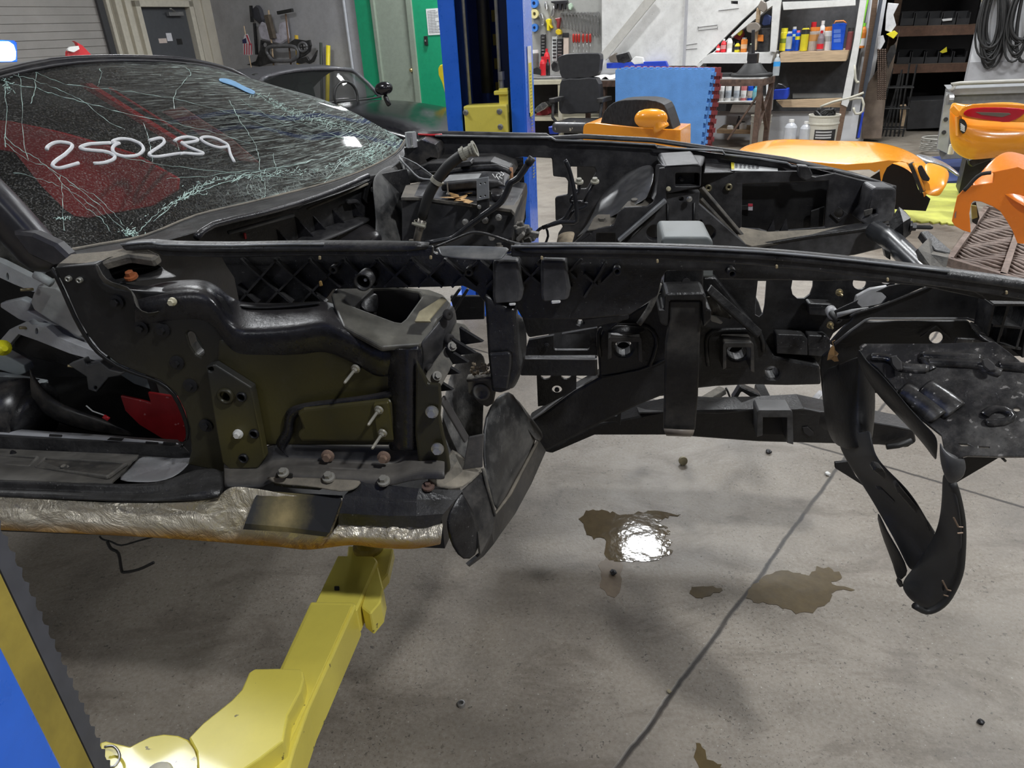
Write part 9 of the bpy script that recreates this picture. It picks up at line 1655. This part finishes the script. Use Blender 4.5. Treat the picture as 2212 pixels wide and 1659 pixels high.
ga, gb, gc, gd = [F.z(x, y, 0.06) for x, y in ((2130, 452), (2300, 470), (2300, 640), (2050, 565))]; gl_ = F.z(2052, 560, 0.06)
bm = bmesh.new()
for a, b in ((ga, gd), (gd, gc), ((ga+gb)/2, (gd+gc)/2), (ga, gb)): beam_bm(bm, a, b, 0.035, 0.05)
link('rail', bm, RG, G3); bm = bmesh.new(); N_ = 26
for k in range(N_):
    t = (k+0.5)/N_
    for u0, u1 in ((0.02, 0.47), (0.53, 0.98)):
        l = ga+(gd-ga)*t; r = gb+(gc-gb)*t; pts = [l+(r-l)*(u0+(u1-u0)*i/6)+(gd-ga).normalized()*(0.035*math.sin(math.pi*i/6))+Vector((0, 0, -0.01+0.008*math.sin(i*1.3+k))) for i in range(7)]; tube_bm(bm, pts, 0.012, 5)
link('slats', bm, RG, G3, smooth=True)
G4 = thing('orange_cowl_panel', 'orange cowl panel with orange wing mirror and black mesh dome, behind the far rail', 'car body panel', F, (F.v(1360, 280, 6.3).x, 6.4, 0))
prism('cowl', G4, smoothpts([(1259, 292), (1260, 274), (1268, 266), (1285, 265), (1330, 270), (1390, 276), (1440, 279), (1470, 280)], 2)+[(1470, 330), (1259, 330)], 6.3, 6.7, ORANGE, bevel=0.02, seg=2)
prism('mesh_dome', G4, smoothpts([(1292, 284), (1298, 262), (1306, 240), (1325, 222), (1350, 216), (1400, 215), (1428, 222), (1440, 236), (1456, 284)], 2), 6.32, 6.6, mat('black_mesh', (0.02, 0.02, 0.022), 0.5, var=0.8, sc=22, aniso=(3, 1, 1)), bevel=0.04, seg=3)
tube('mirror_arm', G4, [F.v(x, y, 6.22) for x, y in ((1430, 280), (1424, 268), (1418, 258), (1405, 254))], [0.07, 0.06, 0.05, 0.05], ORANGE, 12, smooth=2); bm = bmesh.new(); lathe_bm(bm, [(0.01, -0.14), (0.07, -0.11), (0.085, 0), (0.07, 0.11), (0.01, 0.14)], aim(F.v(1406, 256, 6.2), (1, 0.15, 0.0)) @ Matrix.Diagonal((0.7, 1, 1, 1)), 20); link('mirror_shell', bm, ORANGE, G4, smooth=True, sub=1)
box('support_box', G4, (F.v(1360, 300, 6.5).x, 6.6, F.v(1360, 330, 6.3).z/2), (0.9, 0.5, F.v(1360, 330, 6.3).z), BLKD)
T1(sheet('silver_trim_blade', F, [R3(r) for r in ([(1968, 330, 6.7), (2000, 336, 6.7), (2040, 350, 6.6), (2076, 382, 6.4)], [(1990, 350, 6.5), (2020, 352, 6.45), (2050, 364, 6.4), (2074, 383, 6.38)])], flat('silver_trim', (0.4, 0.41, 0.43), 0.25, 0.5), 0.03, 2), 'silver and grey curved trim blade between the orange fender and the blanket', 'car part')
# small things lying on the floor
def pebble(x, y, r, m, label, cat, sq=0.6):
    p = W0.z(x, y, 0); bm = bmesh.new(); bmesh.ops.create_icosphere(bm, subdivisions=2, radius=r); rnd = random.Random(int(x*7+y))
    for v_ in bm.verts: v_.co *= rnd.uniform(0.8, 1.15); v_.co.z *= sq
    mz = min(v_.co.z for v_ in bm.verts)
    for v_ in bm.verts: v_.co += Vector((p.x, p.y, -mz))
    T1(link('floor_crumb', bm, m, W0), label, cat)
p = W0.z(997, 1524, 0); bm = bmesh.new(); lathe_bm(bm, [(0.005, 0), (0.0095, 0.001), (0.0095, 0.010), (0.006, 0.011), (0.005, 0.004)], Matrix.Translation((p.x, p.y, 0)), 16, False); T1(link('hex_nut', bm, STEEL, W0), 'small steel nut alone on the dark concrete near the bottom centre', 'nut')
p = W0.z(1475, 1003, 0); bm = bmesh.new(); lathe_bm(bm, [(0.001, -0.006), (0.016, -0.006), (0.017, 0), (0.016, 0.006), (0.001, 0.006)], Matrix.Translation((p.x, p.y, 0.016)) @ Matrix.Rotation(1.35, 4, 'X'), 16); T1(link('plastic_plug', bm, flat('plug_tan', (0.3, 0.26, 0.16), 0.5), W0), 'tan round plug standing on the concrete under the car frame', 'plug')
for x, y, r, c, lab in ((1660, 978, 0.012, BBOLT, 'dark crumb on the floor right of the tan plug'), (1788, 1026, 0.01, WHITEPL, 'white crumb beside the floor joint near the splash shield'), (1325, 1240, 0.011, BBOLT, 'black crumb on the brown run below the shiny puddle'), (2118, 1562, 0.008, BBOLT, 'black crumb on the floor near the bottom right'), (1445, 1495, 0.006, flat('plug_tan', (0, 0, 0)), 'tan crumb lying on the floor joint')): pebble(x, y, r, c, lab, 'debris')
# reflective scuffs and grit dust: scattered tiny pale chips, too many to count
rnd = random.Random(21); bm = bmesh.new()
for k in range(900):
    x = rnd.uniform(-1.5, 3.0); y = rnd.uniform(1.1, 4.0); r = rnd.uniform(0.0008, 0.0026)
    vs = [bm.verts.new((x+r*math.cos(a+k), y+r*math.sin(a+k), 0.0004)) for a in (0, 1.3, 2.6, 4.2)]; t_v = bm.verts.new((x, y, r*0.8+0.0004))
    for i in range(4): bm.faces.new([vs[i], vs[(i+1) % 4], t_v])
T1(link('floor_grit', bm, flat('pale_grit', (0.55, 0.52, 0.47), 0.6), W0), 'fine pale grit scattered over the concrete floor', 'grit').__setitem__('kind', 'stuff')
